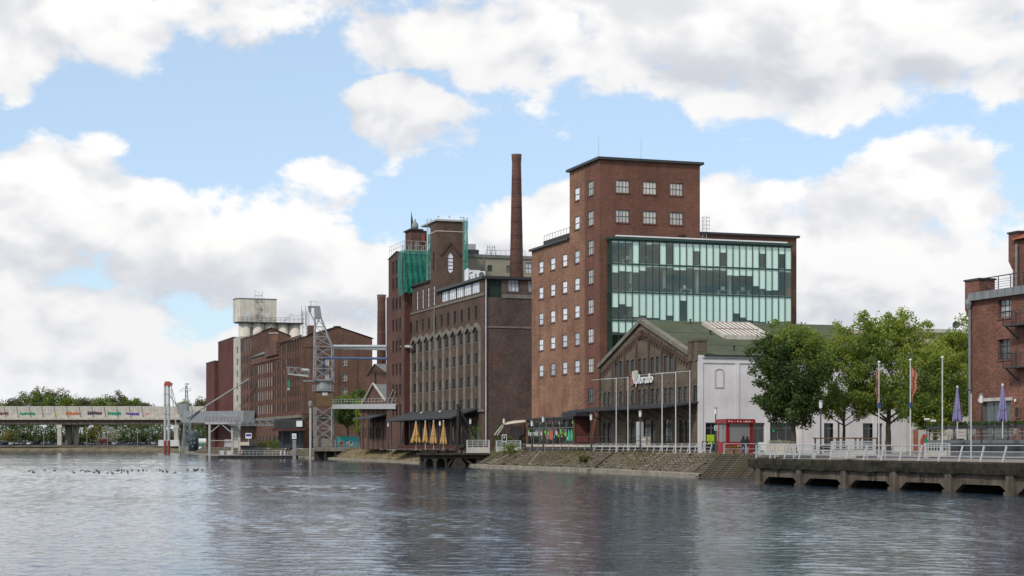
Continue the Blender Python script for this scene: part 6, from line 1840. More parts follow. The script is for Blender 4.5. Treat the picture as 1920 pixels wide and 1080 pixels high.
# ================================================================== two people
def person(label, loc, rz, mats, seed, step=.16, h=1.74):
    t = thing('person', label, 'person', loc, rz)
    s = h / 1.74
    J = {'pelvis': (0, 0, .95), 'belly': (0, 0, 1.08), 'chest': (0, .01, 1.28), 'neck0': (0, 0, 1.44), 'neck': (0, -.01, 1.51), 'head0': (0, -.02, 1.60), 'head1': (0, -.02, 1.70),
         'ls': (-.17, 0, 1.40), 'le': (-.23, .02, 1.14), 'lw': (-.20, -.12, .96), 'lh': (-.17, -.20, .95), 'rs': (.17, 0, 1.40), 're': (.23, .03, 1.14), 'rw': (.22, -.06, .90), 'rh': (.21, -.09, .82),
         'lhip': (-.09, 0, .90), 'lk': (-.10, -step * .6, .50), 'la': (-.10, -step * .5, .09), 'lt': (-.11, -step * .5 - .17, .04), 'rhip': (.09, 0, .90), 'rk': (.10, step * .2, .50), 'ra': (.10, step, .09), 'rt': (.11, step - .16, .04)}
    rad = {'pelvis': .15, 'belly': .15, 'chest': .17, 'neck0': .09, 'neck': .055, 'head0': .10, 'head1': .085, 'ls': .075, 'le': .055, 'lw': .04, 'lh': .04, 'rs': .075, 're': .055, 'rw': .04, 'rh': .04,
           'lhip': .105, 'lk': .07, 'la': .05, 'lt': .035, 'rhip': .105, 'rk': .07, 'ra': .05, 'rt': .035}
    ed = [('pelvis', 'belly'), ('belly', 'chest'), ('chest', 'neck0'), ('neck0', 'neck'), ('neck', 'head0'), ('head0', 'head1'), ('chest', 'ls'), ('ls', 'le'), ('le', 'lw'), ('lw', 'lh'), ('chest', 'rs'), ('rs', 're'), ('re', 'rw'), ('rw', 'rh'),
          ('pelvis', 'lhip'), ('lhip', 'lk'), ('lk', 'la'), ('la', 'lt'), ('pelvis', 'rhip'), ('rhip', 'rk'), ('rk', 'ra'), ('ra', 'rt')]
    ks_ = list(J); ix = {k: i for i, k in enumerate(ks_)}
    me = bpy.data.meshes.new('body'); me.from_pydata([tuple(c * s for c in J[k]) for k in ks_], [(ix[a], ix[b]) for a, b in ed], [])
    o = bpy.data.objects.new('body_cage', me); col.objects.link(o)
    o.modifiers.new('skin', 'SKIN'); sk = me.skin_vertices[0].data
    for k in ks_:
        sk[ix[k]].radius = (rad[k] * s, rad[k] * s * (.8 if k in ('chest', 'belly', 'pelvis') else 1)); sk[ix[k]].use_root = k == 'pelvis'
    o.modifiers.new('sub', 'SUBSURF').levels = 2
    dg = bpy.context.evaluated_depsgraph_get(); m2 = bpy.data.meshes.new_from_object(o.evaluated_get(dg)); m2.name = 'body'
    bpy.data.objects.remove(o)
    m2.materials.clear()
    for m_ in ('skin', mats[0], mats[1], 'black_paint'): m2.materials.append(MATS[m_])
    for p in m2.polygons:
        c = p.center / s; p.use_smooth = True
        hand = abs(c.x) > .14 and c.z < .955 and c.z > .7 and (c.y < -.15 or c.x > .17)
        p.material_index = 3 if c.z < .10 else 2 if c.z < .90 and not hand else 0 if (c.z > 1.47 or hand) else 1
    inst('body', m2, t)
    hz_ = 1.66 * s
    MB().lathe([(.02, -.20), (.112, -.16), (.128, -.04), (.118, .06), (.07, .12), (.01, .14)], 14, (0, .022, hz_)).build('hair', 'hair', t, smooth=True)
    f = MB().lathe([(.012, -.014), (.012, .014)], 6, (-.035, -.115, hz_ - .01)).lathe([(.012, -.014), (.012, .014)], 6, (.035, -.115, hz_ - .01)); f.build('eyes', 'black_paint', t)
    MB().prism([(-.014, hz_ - .06), (.014, hz_ - .06), (.005, hz_)], 'y', -.142, -.10).build('nose', 'skin', t)
    MB().box(-.028, .028, -.118, -.10, hz_ - .098, hz_ - .088).build('mouth', 'coral', t)
    MB().prism([(-.19 * s, 1.42 * s), (-.20 * s, .84 * s), (.20 * s, .84 * s), (.19 * s, 1.42 * s)], 'y', -.105 * s, .13 * s).build('jacket', mats[0], t)
    return t
pp = lines[6][1] + PIERE * 3.7 + PIERD * 3.0
def on_quay(x, Y): return GP(x, Y)
person('person in black jacket and blue jeans before the red kiosk', on_quay(1393.5, 169.6), math.radians(165), ('jacket_black', 'jeans'), 1)
person('person in black jacket and pale trousers standing close beside another', on_quay(1401, 169.2), math.radians(190), ('jacket_black', 'jeans_pale'), 2, .10, 1.70)

# ================================================================== masts, lamps, flags
def flagpole(label, x, Y, ytop, arm=0, group='flagpoles before the gabled hall', flag=None, zb=QZ):
    p = GP(x, Y, zb); H = ZW(ytop, Y) - zb
    t = thing('flagpole', label, 'flagpole', p, 0, group)
    MB().tube((0, 0, 0), (0, 0, H), .066, .046, 10).build('mast', 'steel_white', t)
    MB().lathe([(.17, 0), (.17, .05), (.1, .14)], 10).build('foot', 'steel_light', t)
    if arm:
        d = -D * arm
        MB().tube((0, 0, H - .1), (-E.x * arm * .2 + D.x * arm, D.y * arm, H - .1), .022, n=6).build('banner_arm', 'steel_white', t)
    else: MB().lathe([(.05, 0), (.12, .06), (.12, .14), (.03, .2)], 8, (0, 0, H)).build('finial', 'white_paint', t)
    if flag:
        zt, zb_, w_ = flag; zt, zb_ = ZW(zt, Y) - zb, ZW(zb_, Y) - zb; n = 12; mb = MB()
        for j in range(n + 1):
            f = j / n; z = zt + (zb_ - zt) * f
            ww = abs(w_) * (.25 + (1.0 - f) * 1.1 * min(1, f * 3.2) + .22 * math.sin(f * 13))
            for q in range(5):
                g_ = q / 4; mb.v.append((math.copysign(.07 + ww * g_, w_), .10 * math.sin(g_ * 9 + f * 6), z - .15 * g_ * (1 - f)))
        for j in range(n):
            for q in range(4): s0 = j * 5 + q; mb.f.append((s0, s0 + 1, s0 + 6, s0 + 5))
        fl = mb.build('flag_cloth', 'orange_fabric', t)
        for v in fl.data.vertices: pass
        MB().tube((0, 0, zb_ - .35), (0, 0, zb_ + .1), .16, n=8).build('blue_sleeve', 'blue_paint', t)
        for j in range(5):
            z = zt + (zb_ - zt) * (.30 + .10 * j); MB().bar((math.copysign(.10, w_), -.13, z), (math.copysign(.30, w_), -.13, z - .1), .05).build('flag_stroke', 'graffiti_brown', t)
    return t
ords = ('leftmost', 'second', 'third', 'fourth', 'rightmost')
for i, (x, yt) in enumerate(((1155.5, 708), (1177.5, 706), (1241.5, 699), (1267, 697), (1293.5, 694))):
    op = on_top(x) + PIERE * 1.2
    k = (x - CX) / FPX; Y = (on_top(x) + PIERE * 1.4).y
    flagpole(f'white pole with banner arm before the gabled hall, {ords[i]}' + (' from the left' if 0 < i < 4 else ' of the five'), x, Y, yt, arm=5.2 if i in (0, 1) else 5.8)
flagpole('white flagpole with furled orange flag, left of two', 1648, 148, 681, group='harbour flagpoles', flag=(690, 757, -.28), zb=2.06)
flagpole('white flagpole with orange flag blowing to the right', 1707, 146, 677, group='harbour flagpoles', flag=(686, 757, .55), zb=2.06)
flagpole('white flagpole without flag beside the dark terrace', 1767, 141, 672, group='harbour flagpoles', zb=2.06)
def lamp(label, x, Y, ytop, zb=QZ, kind='cyl'):
    p = GP(x, Y, zb); H = ZW(ytop, Y) - zb
    t = thing('street_lamp', label, 'lamp', p, 0, 'harbour lamps')
    MB().tube((0, 0, 0), (0, 0, H - .75), .075, .06, 8).build('post', 'steel_dark', t)
    MB().lathe([(.12, 0), (.12, .9), (.08, .95)], 8).build('foot', 'steel_dark', t)
    MB().lathe([(.13, H - .75), (.15, H - .7), (.16, H - .15)], 12).build('lamp_glass', 'frame_white', t)
    MB().lathe([(.19, H - .15), (.19, H - .08), (.05, H)], 12).build('lamp_cap', 'steel_grey', t)
lamp('lamp with white cylinder head beside the red kiosk', 1342, 176, 763)
lamp('lamp with pale cylinder head before the round tree', 1539, 156, 750, 2.06)
lamp('lamp under the hall canopy behind the flagpoles', 1200.5, 190, 769)
lamp('lamp at the terrace below the brick warehouse', 1840, 138, 738, 2.06)
lamp('lamp before the stair bay of the tall mill', 1108.5, 205, 776)
lamp('lamp before the glass pavilion stickers', 1018.5, 213, 780)
lamp('lamp with white head left of the glass pavilion', 945, 236, 784)
lamp('lamp behind the derrick, short white head', 882, 246, 785)
lamp('lamp between the yellow parasols', 825, 258, 789)
lamp('double headed floodlight post before the glass pavilion', 997.5, 216, 788)
lamp('lamp at the quay before the old mill wing', 728, 300, 792)
t = thing('slim_post', 'bare grey post with dark flat head at the terrace', 'post', GP(1821, 136, 2.06))
MB().tube((0, 0, 0), (0, 0, ZW(738, 136) - 2.06), .07, .05, 8).build('post', 'steel_light', t)
MB().box(-.5, .1, -.1, .1, ZW(733, 136) - 2.06, ZW(731, 136) - 2.0).build('head', 'steel_dark', t)
# signs
def sign(label, x, Y, y0, y1, wpx, mat, frame, zb=QZ):
    k = Y / FPX; t = thing('sign', label, 'sign', GP(x, Y, zb), 0); z0, z1 = ZW(y1, Y) - zb, ZW(y0, Y) - zb; w_ = wpx * k
    MB().tube((0, 0, 0), (0, 0, z0), .05, n=6).build('post', 'steel_dark', t)
    MB().box(-w_ / 2, w_ / 2, -.04, .04, z0, z1).build('board', frame, t)
    if mat: MB().box(-w_ * .40, w_ * .40, -.055, -.041, z0 + (z1 - z0) * .1, z1 - (z1 - z0) * .1).build('face', mat, t)
    return t, w_, z0, z1
t, w_, z0, z1 = sign('green emergency meeting point sign on the kiosk lamp', 1342.5, 175.6, 798, 807, 6.5, 'sign_green', 'white_paint')
for a, b in (((-.3, .2), (.3, .8)), ((.3, .2), (-.3, .8))): MB().bar((a[0] * w_, -.06, z0 + a[1] * (z1 - z0)), (b[0] * w_, -.06, z0 + b[1] * (z1 - z0)), .05, .01).build('arrow', 'white_paint', t)
MB().lathe([(.06, -.005), (.06, .005)], 8).build('figure', 'white_paint', t).matrix_local = Matrix.Translation((0, -.066, (z0 + z1) / 2)) @ Matrix.Rotation(math.pi / 2, 4, 'X')
t, w_, z0, z1 = sign('white framed sign with dark picture at the quay railing', 945.5, 229, 815, 828, 9, 'black_paint', 'white_paint')
MB().lathe([(.10, -.005), (.10, .005)], 8).build('picture', 'white_paint', t).matrix_local = Matrix.Translation((0, -.066, (z0 + z1) / 2 + .1)) @ Matrix.Rotation(math.pi / 2, 4, 'X')
sign('orange information pillar with round top beside the terrace', 1717, 152, 807, 848, 9, 'terracotta', 'terracotta', 2.06)
for x, lab, y0 in ((1738, 'white direction board, left of two, by the terrace corner', 784), (1750, 'white direction board, right of two, by the terrace corner', 787)): sign(lab, x, 160, y0, y0 + 3.5, 10, None, 'white_paint')
t = thing('round_mirror', 'tilted round mirror on a post left of the terrace', 'mirror', GP(1716, 160))
MB().tube((0, 0, 0), (0, 0, 1.9), .04, n=6).build('post', 'steel_light', t)
MB().lathe([(.02, 0), (.24, .01), (.24, .05), (.02, .06)], 14).build('disc', 'steel_dark', t).matrix_local = Matrix.Translation((0, 0, 2.1)) @ Matrix.Rotation(1.1, 4, 'X')
t = thing('play_figure', 'red and green painted board figure beside the terrace corner', 'figure', GP(1733, 158))
MB().prism([(-.35, 0), (.25, 0), (.35, 1.1), (.2, 1.8), (-.1, 1.9), (-.35, 1.3)], 'y', -.05, .05).build('red_board', 'orange_red', t)
MB().prism([(-.05, .9), (.2, .9), (.28, 1.5), (.05, 1.65)], 'y', -.07, -.051).build('green_board', 'graffiti_green', t)

# grey gates of railing panels on the promenade
def gate(label, x0, x1, Y, y0, y1, nv=4, nh=4, mat='rail_white'):
    k = Y / FPX; w_ = (x1 - x0) * k; h = (y1 - y0) * k
    t = thing('railing_gate', label, 'railing', GP(x0, Y, ZW(y1, Y)), 0, 'railing gates')
    MB().box(-.1, .1, -.1, .1, -.3, h).build('end_post', mat, t); MB().box(w_ - .1, w_ + .1, -.1, .1, -.3, h).build('end_post', mat, t)
    for q in range(nh + 1): z = h * (.30 + .68 * q / nh); MB().bar((.1, 0, z), (w_ - .1, 0, z), .05, .07).build('rail', mat, t)
    for q in range(1, nv): MB().bar((w_ * q / nv, 0, h * .3), (w_ * q / nv, 0, h), .06).build('upright', mat, t)
    MB().box(.1, w_ - .1, -.06, .06, -.3, h * .30).build('foot_wall', 'concrete_pale', t)
gate('pale railing gate right of the rusty derrick', 876, 917, 236, 825, 845)
gate('pale railing gate left of the glass pavilion', 931, 976, 232, 826, 843, 5)
gate('pale railing gate with slatted panel behind the pier railing', 1560, 1640, 153, 827, 852, 3, 5)
gate('pale crowd barrier beside the dark terrace', 1735, 1779, 142, 831, 852, 8, 2)
railing('promenade_railing', 'pale upper railing behind the pier railing before the trees', [Vector(GP(1425, 161).xy), Vector(GP(1560, 157).xy)], 2.06, 1.15, .02, 1.6, 'rail_white', (.25, .5, .75, 1.0))
railing('promenade_railing', 'grey low railing between the slatted gate and the terrace', [Vector(GP(1640, 153).xy), Vector(GP(1742, 150).xy)], 2.06, 1.0, .02, 1.6, 'rail_grey', (.5, 1.0))
railing('kiosk_railing', 'black square railing left of the red kiosk', [Vector(GP(1317, 181).xy), Vector(GP(1346, 179).xy)], QZ, 1.25, .0, .9, 'steel_dark', (.1, .55, 1.0))
for x, lab in ((1368, 'left'), (1383, 'right')):
    t = thing('flower_crate', f'{lab} of two wooden crates with dried flowers before the kiosk', 'planter', GP(x, 171))
    MB().box(-.45, .45, -.3, .3, 0, .4).build('crate', 'wood_bench', t)
    r = np.random.default_rng(int(x)); cen = [(r.normal() * .25, r.normal() * .15, .5 + .25 * r.random()) for _ in range(16)]
    inst('flowers', leaf_mesh('flowers', 'leaf_autumn', cen, [.13] * 16, 20, .05, int(x)), t)
# beer garden between the trees
for i, (x, Y, lab) in enumerate(((1452, 168, 'pale timber counter left of the round tree trunk'), (1475, 170, 'pale timber counter at the round tree trunk'))):
    t = thing('timber_counter', lab, 'counter', GP(x, Y, 2.1))
    MB().box(-.9, .9, -.35, .35, 1.0, 1.1).build('top', 'cream_stone', t)
    for k in range(8): MB().box(-.85 + k * .215, -.66 + k * .215, -.33, -.29, .05, 1.0).build('plank', 'sail_fabric', t)
    r = np.random.default_rng(900 + i); cen = [(r.normal() * .4, r.normal() * .15, 1.25 + .2 * r.random()) for _ in range(16)]
    inst('plants', leaf_mesh('plants', 'leaf_white', cen, [.15] * 16, 20, .06, 910 + i), t)
for i, (x, lab) in enumerate(((1556, 'left'), (1600, 'middle'), (1632, 'right'))):
    t = thing('picnic_table', f'{lab} brown picnic table under the trees', 'picnic table', GP(x, 166, 2.1), .2, 'picnic tables')
    MB().box(-.9, .9, -.38, .38, .95, 1.02).build('table_top', 'wood_bench', t)
    for s_ in (-1, 1):
        MB().box(-.9, .9, s_ * .75 - .13, s_ * .75 + .13, .55, .60).build('bench', 'wood_bench', t)
        MB().bar((s_ * .7, -.7, .2), (s_ * .7, .15, .95), .08).bar((s_ * .7, .7, .2), (s_ * .7, -.15, .95), .08).build('trestle', 'wood_bench', t)
    for s_ in (-1.1, 1.1): MB().box(s_ - .07, s_ + .07, .9, 1.04, 0, 1.75).build('pergola_post', 'wood_brown', t)
    MB().box(-1.3, 1.3, .92, 1.02, 1.62, 1.74).build('pergola_beam', 'wood_brown', t)

# ================================================================== harbour gear
def lattice(mb, a0, a1, w0, w1, n, r=.06, d0=None, d1=None):
    """square lattice from base centre a0 (width w0, depth d0) to a1"""
    a0, a1 = Vector(a0), Vector(a1); d0 = d0 or w0; d1 = d1 or w1
    def cor(t):
        c = a0.lerp(a1, t); w = (w0 + (w1 - w0) * t) / 2; d = (d0 + (d1 - d0) * t) / 2
        return [c + Vector((sx * w, sy * d, 0)) for sx, sy in ((-1, -1), (1, -1), (1, 1), (-1, 1))]
    for k in range(4): mb.bar(cor(0)[k], cor(1)[k], r * 1.9)
    for j in range(n):
        A_, B_ = cor(j / n), cor((j + 1) / n)
        for k in range(4):
            k2 = (k + 1) % 4
            mb.bar(A_[k], A_[k2], r); mb.bar(A_[k], B_[k2], r); mb.bar(A_[k2], B_[k], r)
    return mb
CY = 366
cp = GP(607, CY, 2.6); ck = CY / FPX
cr = thing('harbour_crane', 'tall grey lattice harbour crane with wooden cabin on the jetty', 'crane', cp, 0)
def cz(y): return ZW(y, CY) - 2.6
def cx(x): return (x - 607) * ck
lw = 3.7
lattice(MB(), (0, 0, cz(823)), (0, 0, cz(764)), lw, lw, 3, .12).build('leg_lattice', 'crane_grey', cr)
MB().box(-lw / 2 - .2, lw / 2 + .2, -lw / 2 - .2, lw / 2 + .2, 0, cz(823)).build('base', 'concrete', cr)
cab = MB().box(cx(594.5), cx(624.5), -1.9, 1.9, cz(763), cz(734)).build('cabin', 'wood_brown', cr)
for k in range(9): MB().box(cx(594.5) + k * .38, cx(594.5) + k * .38 + .03, -1.93, -1.901, cz(763), cz(741)).build('cabin_batten', 'bark', cab)
MB().box(cx(606), cx(616), -1.95, -1.905, cz(742), cz(736)).build('cabin_window', 'pane_light', cab)
MB().box(cx(588), cx(627), -2.3, 2.3, cz(734), cz(732.5)).build('platform', 'steel_grey', cr)
rl = MB()
for k in range(9): rl.bar((cx(588) + k * .54, -2.25, cz(732)), (cx(588) + k * .54, -2.25, cz(723)), .06)
for y in (723, 727.5): rl.bar((cx(588), -2.25, cz(y)), (cx(627), -2.25, cz(y)), .06)
rl.build('platform_railing', 'steel_light', cr)
MB().lathe([(1.5, cz(732)), (1.5, cz(716)), (1.2, cz(714))], 16).build('slewing_drum', 'crane_grey', cr)
MB().box(cx(570), cx(626), -1.6, 1.6, cz(716), cz(713.5)).build('slewing_deck', 'steel_grey', cr)
lattice(MB(), (cx(607), 0, cz(712)), (cx(607), 0, cz(650)), 3.9, 3.7, 3, .11).build('tower_lattice', 'crane_grey', cr)
lattice(MB(), (cx(607), 0, cz(650)), (cx(595.5), 0, cz(594)), 3.7, 1.2, 3, .10).build('mast_lattice', 'crane_grey', cr)
MB().bar((cx(577.5), 0, cz(578)), (cx(590), 0, cz(604)), .14).bar((cx(577.5), .8, cz(578)), (cx(590), .8, cz(604)), .14).build('head_strut', 'crane_grey', cr)
MB().prism([(cx(591), cz(597)), (cx(603), cz(597)), (cx(599.5), cz(574)), (cx(589), cz(574))], 'y', -.8, .8).build('head_house', 'steel_grey', cr)
MB().box(cx(578), cx(590), -.7, .7, cz(576.5), cz(574)).box(cx(579), cx(583), -.6, .6, cz(584), cz(576.5)).build('head_sheave', 'steel_grey', cr)
MB().bar((cx(583), 0, cz(574)), (cx(583), 0, cz(564.5)), .12).bar((cx(579), 0, cz(565)), (cx(594), 0, cz(565)), .07).bar((cx(594), 0, cz(574)), (cx(594), 0, cz(565)), .07).build('aerial', 'steel_grey', cr)
jb = MB(); P = [(cx(540), cz(688)), (cx(580), cz(692)), (cx(579), cz(703)), (cx(541), cz(702))]
for yy in (-.8, .8):
    for k in range(4): a, b = P[k], P[(k + 1) % 4]; jb.bar((a[0], yy, a[1]), (b[0], yy, b[1]), .13)
    for k in range(6):
        t_, t2 = k / 6, (k + 1) / 6
        if k % 2: t_, t2 = t2, t_
        jb.bar((P[0][0] + (P[1][0] - P[0][0]) * t_, yy, P[0][1] + (P[1][1] - P[0][1]) * t_), (P[3][0] + (P[2][0] - P[3][0]) * t2, yy, P[3][1] + (P[2][1] - P[3][1]) * t2), .07)
jb.build('jib', 'steel_grey', cr)
MB().prism([(cx(541), cz(700.5)), (cx(579), cz(704)), (cx(579), cz(707)), (cx(541), cz(702.5))], 'y', -.9, .9).build('jib_floor', 'steel_light', cr)
MB().tube((cx(565), 0, cz(693)), (cx(580), 0, cz(694.5)), .3, n=10).build('jib_winch', 'steel_white', cr)
MB().bar((cx(541.5), 0, cz(702)), (cx(541.5), 0, cz(713)), .10).build('hook_rope', 'steel_dark', cr)
MB().box(cx(539.6), cx(543.4), -.3, .3, cz(727), cz(712)).build('hook_block', 'graffiti_green', cr)
MB().lathe([(.25, cz(732)), (.32, cz(730)), (.2, cz(727))], 8, (cx(541.5), 0, 0)).build('hook', 'steel_light', cr)
# pipes and footbridge from the crane to the old mill wing
pw0 = PT(770, 650, 301); pw1 = PT(625, 649, CY)
t = thing('conveyor_pipe', 'pale horizontal conveyor pipes between crane and old mill', 'pipe', (pw1.x, pw1.y, pw1.z))
MB().tube((0, 0, 0), pw0 - pw1, .28, n=8).build('pipe', 'steel_light', t)
MB().tube((0, 1.2, -.35), PT(752, 655.5, 308) - pw1, .22, n=8).build('pipe', 'steel_light', t)
pw0 = PT(752, 672.5, 309); pw1 = PT(607, 671.5, CY)
t = thing('blue_pipe', 'blue pipe bending down inside the crane tower', 'pipe', (pw1.x, pw1.y, pw1.z))
MB().tube((0, 0, 0), pw0 - pw1, .24, n=8).build('pipe', 'blue_paint', t); MB().tube((0, 0, .1), (0, 0, -3.6), .28, n=8).build('bend', 'blue_paint', t)
pw0 = PT(750, 758, 309); pw1 = PT(627, 759, CY)
t = thing('foot_bridge', 'grey girder footbridge with railing from crane to old mill', 'footbridge', (pw1.x, pw1.y, pw1.z))
d = pw0 - pw1; side = Vector((-d.y, d.x, 0)).normalized() * .8
MB().bar(-side * 0, d, 1.7, .16).bar(Vector((0, 0, -.4)) - side, d + Vector((0, 0, -.4)) - side, .16, .9).bar(Vector((0, 0, -.4)) + side, d + Vector((0, 0, -.4)) + side, .16, .9).build('girder', 'steel_light', t)
rl = MB()
for k in range(22): p = d * (k / 21); rl.bar(p - side, p - side + Vector((0, 0, 1.1)), .05)
for h in (.6, 1.1): rl.bar(-side + Vector((0, 0, h)), d - side + Vector((0, 0, h)), .05)
rl.build('railing', 'steel_light', t)
q = MB(); q.bar(d * .88 - side, d * .97 - side + Vector((0, 0, 2.6)), .12).bar(d * .94 - side, d + Vector((0, 0, 2.2)) - side, .12); q.build('stair', 'steel_light', t)
# jetty that carries the crane
jp = GP(588, 362, 0)
t = thing('crane_jetty', 'low concrete jetty with dark undercroft carrying the harbour crane', 'jetty', jp, 0)
jx = (698 - 588) * ck
MB().box(0, jx, 0, 16, 1.75, 2.6).build('deck', 'concrete', t)
MB().box(.2, jx * .68, 2.2, 15, -1, 1.75).build('undercroft', 'pier_soffit', t)
for k in range(5): MB().box(.1 + k * 2.1, .5 + k * 2.1, .3, .8, -1, 1.75).build('pile', 'steel_rust', t)
rl = MB()
for k in range(8): rl.bar((.2 + k * 1.72, .1, 2.6), (.2 + k * 1.72, .1, 3.7), .05)
for h in (3.15, 3.7): rl.bar((.2, .1, h), (jx, .1, h), .05)
rl.build('railing', 'rail_grey', t)
MB().tube((-.6, -.4, -1), (-.6, -.4, ZW(765, 362)), .24, n=10).build('mooring_pile', 'steel_light', t); MB().lathe([(.26, 0), (.45, .5), (.45, 1.2), (.2, 1.5)], 10, (-.6, -.4, ZW(765, 362))).build('pile_cap', 'steel_grey', t)
# painted container
t = thing('painted_container', 'turquoise container with painted figures beside the crane', 'container', GP(651.5, 372, 2.6), 0)
w_ = 40 * 372 / FPX; h_ = 19 * 372 / FPX
MB().box(-w_ / 2, w_ / 2, 0, 2.4, 0, h_).build('body', 'teal_paint', t)
MB().box(-w_ / 2 - .05, w_ / 2 + .05, -.06, 2.45, h_, h_ + .1).build('roof_rim', 'teal_paint', t)
def blob(cx_, cz_, rx_, rz_, mat, off, n=11, seed=0):
    R = random.Random(seed); MB().prism([(cx_ + rx_ * math.cos(2 * math.pi * k / n) * R.uniform(.8, 1.15), cz_ + rz_ * math.sin(2 * math.pi * k / n) * R.uniform(.8, 1.15)) for k in range(n)], 'y', -off - .01, -off).build('painting', mat, t)
blob(-1.35, .75, .55, .6, 'coral', .002, seed=1); blob(-1.3, .95, .3, .25, 'black_paint', .015, seed=2); blob(.55, .8, .75, .55, 'white_paint', .002, seed=3); blob(.75, 1.0, .28, .25, 'black_paint', .015, seed=4); blob(.2, .6, .2, .2, 'frame_grey', .016, seed=5)
MB().box(-w_ / 2 - 1.9, -w_ / 2 - .2, .2, 2.0, 0, 1.6).build('cabinet', 'steel_light', t)

# rusty derrick on its small concrete jetty
DY = 240
dp = GP(856, DY, 0); dk = DY / FPX
t = thing('derrick_jetty', 'small dark concrete jetty with angular arches below the rusty derrick', 'jetty', dp, GA * .35)
def dx(x): return (x - 856) * dk
dz = ZW(850, DY)
MB().box(dx(786), dx(918), -.2, 7, dz - .25, dz).build('deck', 'jetty_dark', t)
MB().box(dx(790), dx(916), .1, .9, dz - .7, dz - .25).build('edge_beam', 'moss_beam', t)
MB().box(dx(792), dx(915), 3.2, 6.8, -1, dz - .26).build('back_wall', 'pier_soffit', t)
for x0, x1 in ((795, 815.5), (815.5, 838)):
    a, b = dx(x0), dx(x1); m = (a + b) / 2; ww = (b - a)
    MB().prism([(a, dz - .7), (a, 0 - .5), (a + .22, -.5), (a + .22, .75), (m - ww * .16, 1.22), (m + ww * .16, 1.22), (b - .22, .75), (b - .22, -.5), (b, -.5), (b, dz - .7)], 'y', 0.15, .6).build('arch_frame', 'jetty_dark', t)
MB().prism([(dx(842), -.5), (dx(872), -.5), (dx(872), .55), (dx(864), dz - .7), (dx(854), dz - .7)], 'y', -.1, 1.4).build('mast_pier', 'jetty_dark', t)
MB().bar((dx(872), .4, dz - .8), (dx(898), .4, -.2), .28).bar((dx(836), .4, -.2), (dx(850), .4, dz - .6), .28).build('brace', 'jetty_dark', t)
MB().tube((dx(900), .8, -1), (dx(900), .8, dz - .7), .55, n=10).tube((dx(912), 1.2, -1), (dx(912), 1.2, dz - .7), .5, n=10).build('pile', 'pier_soffit', t)
MB().box(dx(790), dx(820), 1.2, 1.5, dz, dz + .5).bar((dx(828), 1, dz + .05), (dx(842), 1.4, dz + .55), .3).build('kerb_stone', 'moss_beam', t)
t = thing('derrick', 'rusty black steel derrick mast with slanting stays', 'crane', GP(860, DY + .6, dz), 0)
def ez(y): return ZW(y, DY) - dz
def exx(x): return (x - 860) * dk
MB().bar((exx(857), 0, 0), (exx(859), 0, ez(757)), .34).bar((exx(865), .3, 0), (exx(861.5), .3, ez(770)), .30).build('mast', 'steel_rust', t)
MB().bar((exx(859), 0, ez(760)), (exx(873), 1.0, ez(790)), .20).bar((exx(861), 0, ez(766)), (exx(908), 1.4, 0), .22).bar((exx(861), .4, ez(792)), (exx(900), .6, 0), .26).bar((exx(866), .2, 0), (exx(880), .5, ez(814)), .14).build('stay', 'steel_rust', t)
MB().bar((exx(857), .1, ez(832)), (exx(873), .4, ez(832)), .16).bar((exx(872), .4, 0), (exx(872), .4, ez(828)), .14).build('winch_frame', 'steel_rust', t)
MB().tube((exx(861), .1, ez(838)), (exx(869), .1, ez(838)), .25, n=10).build('winch_drum', 'steel_rust', t)
MB().box(exx(856), exx(862), -.2, .2, ez(764), ez(757)).build('mast_head', 'steel_rust', t)

# loader masts, dolphin and gantry at the harbour end
LY = 600
t = thing('twin_tube_mast', 'twin grey tube mast with red head and red feet in the water', 'mast', GP(313, LY, 0))
k6 = LY / FPX
for s_ in (-1, 1):
    MB().tube((s_ * .62, 0, ZW(826, LY)), (s_ * .62, 0, ZW(722, LY)), .46, n=12).build('tube', 'steel_light', t)
    MB().tube((s_ * .62, 0, -1), (s_ * .62, 0, ZW(826, LY)), .52, n=12).build('red_foot', 'red_rust', t)
    for y in (740, 760, 778, 800): MB().lathe([(.5, 0), (.52, .15), (.5, .3)], 12, (s_ * .62, 0, ZW(y, LY))).build('flange', 'steel_grey', t)
MB().prism([(-.9, ZW(722.5, LY)), (1.6, ZW(724, LY)), (1.9, ZW(719, LY)), (.8, ZW(715, LY)), (-.6, ZW(715.5, LY))], 'y', -.8, .8).build('red_head', 'orange_red', t)
MB().bar((.2, 0, ZW(735, LY)), ((346 - 313) * k6, 0, ZW(783, LY)), .28).bar((1.4, .3, ZW(724, LY)), ((347 - 313) * k6 * .75, .3, ZW(790, LY)), .20).build('boom', 'steel_grey', t)
MB().bar((1.4, .3, ZW(730, LY)), ((337 - 313) * k6, .3, ZW(848, LY)), .30).build('spout', 'steel_light', t)
t = thing('lattice_mast', 'slim grey lattice mast with cross arms above the loader', 'mast', GP(351, 590, 0))
lattice(MB(), (0, 0, 0), (0, 0, ZW(790, 590)), 2.9, 2.0, 5, .12).build('lower_lattice', 'steel_grey', t)
lattice(MB(), (0, 0, ZW(790, 590)), (-.3, 0, ZW(722, 590)), 1.6, .5, 8, .07).build('upper_lattice', 'steel_grey', t)
k5 = 590 / FPX
MB().bar((-15 * k5, 0, ZW(733, 590)), (6 * k5, 0, ZW(733, 590)), .14).bar((-10 * k5, 0, ZW(728, 590)), (6 * k5, 0, ZW(728, 590)), .10).bar((-4 * k5, 0, ZW(720, 590)), (3.5 * k5, 0, ZW(720, 590)), .35).bar((6 * k5, 0, ZW(734, 590)), (6 * k5, 0, ZW(727, 590)), .1).bar((-15 * k5, 0, ZW(733, 590)), (-5 * k5, 0, ZW(727, 590)), .08).build('cross_arm', 'steel_grey', t)
t = thing('slanting_boom', 'long thin pale boom slanting up across the brick extension', 'boom', PT(352, 783, 545))
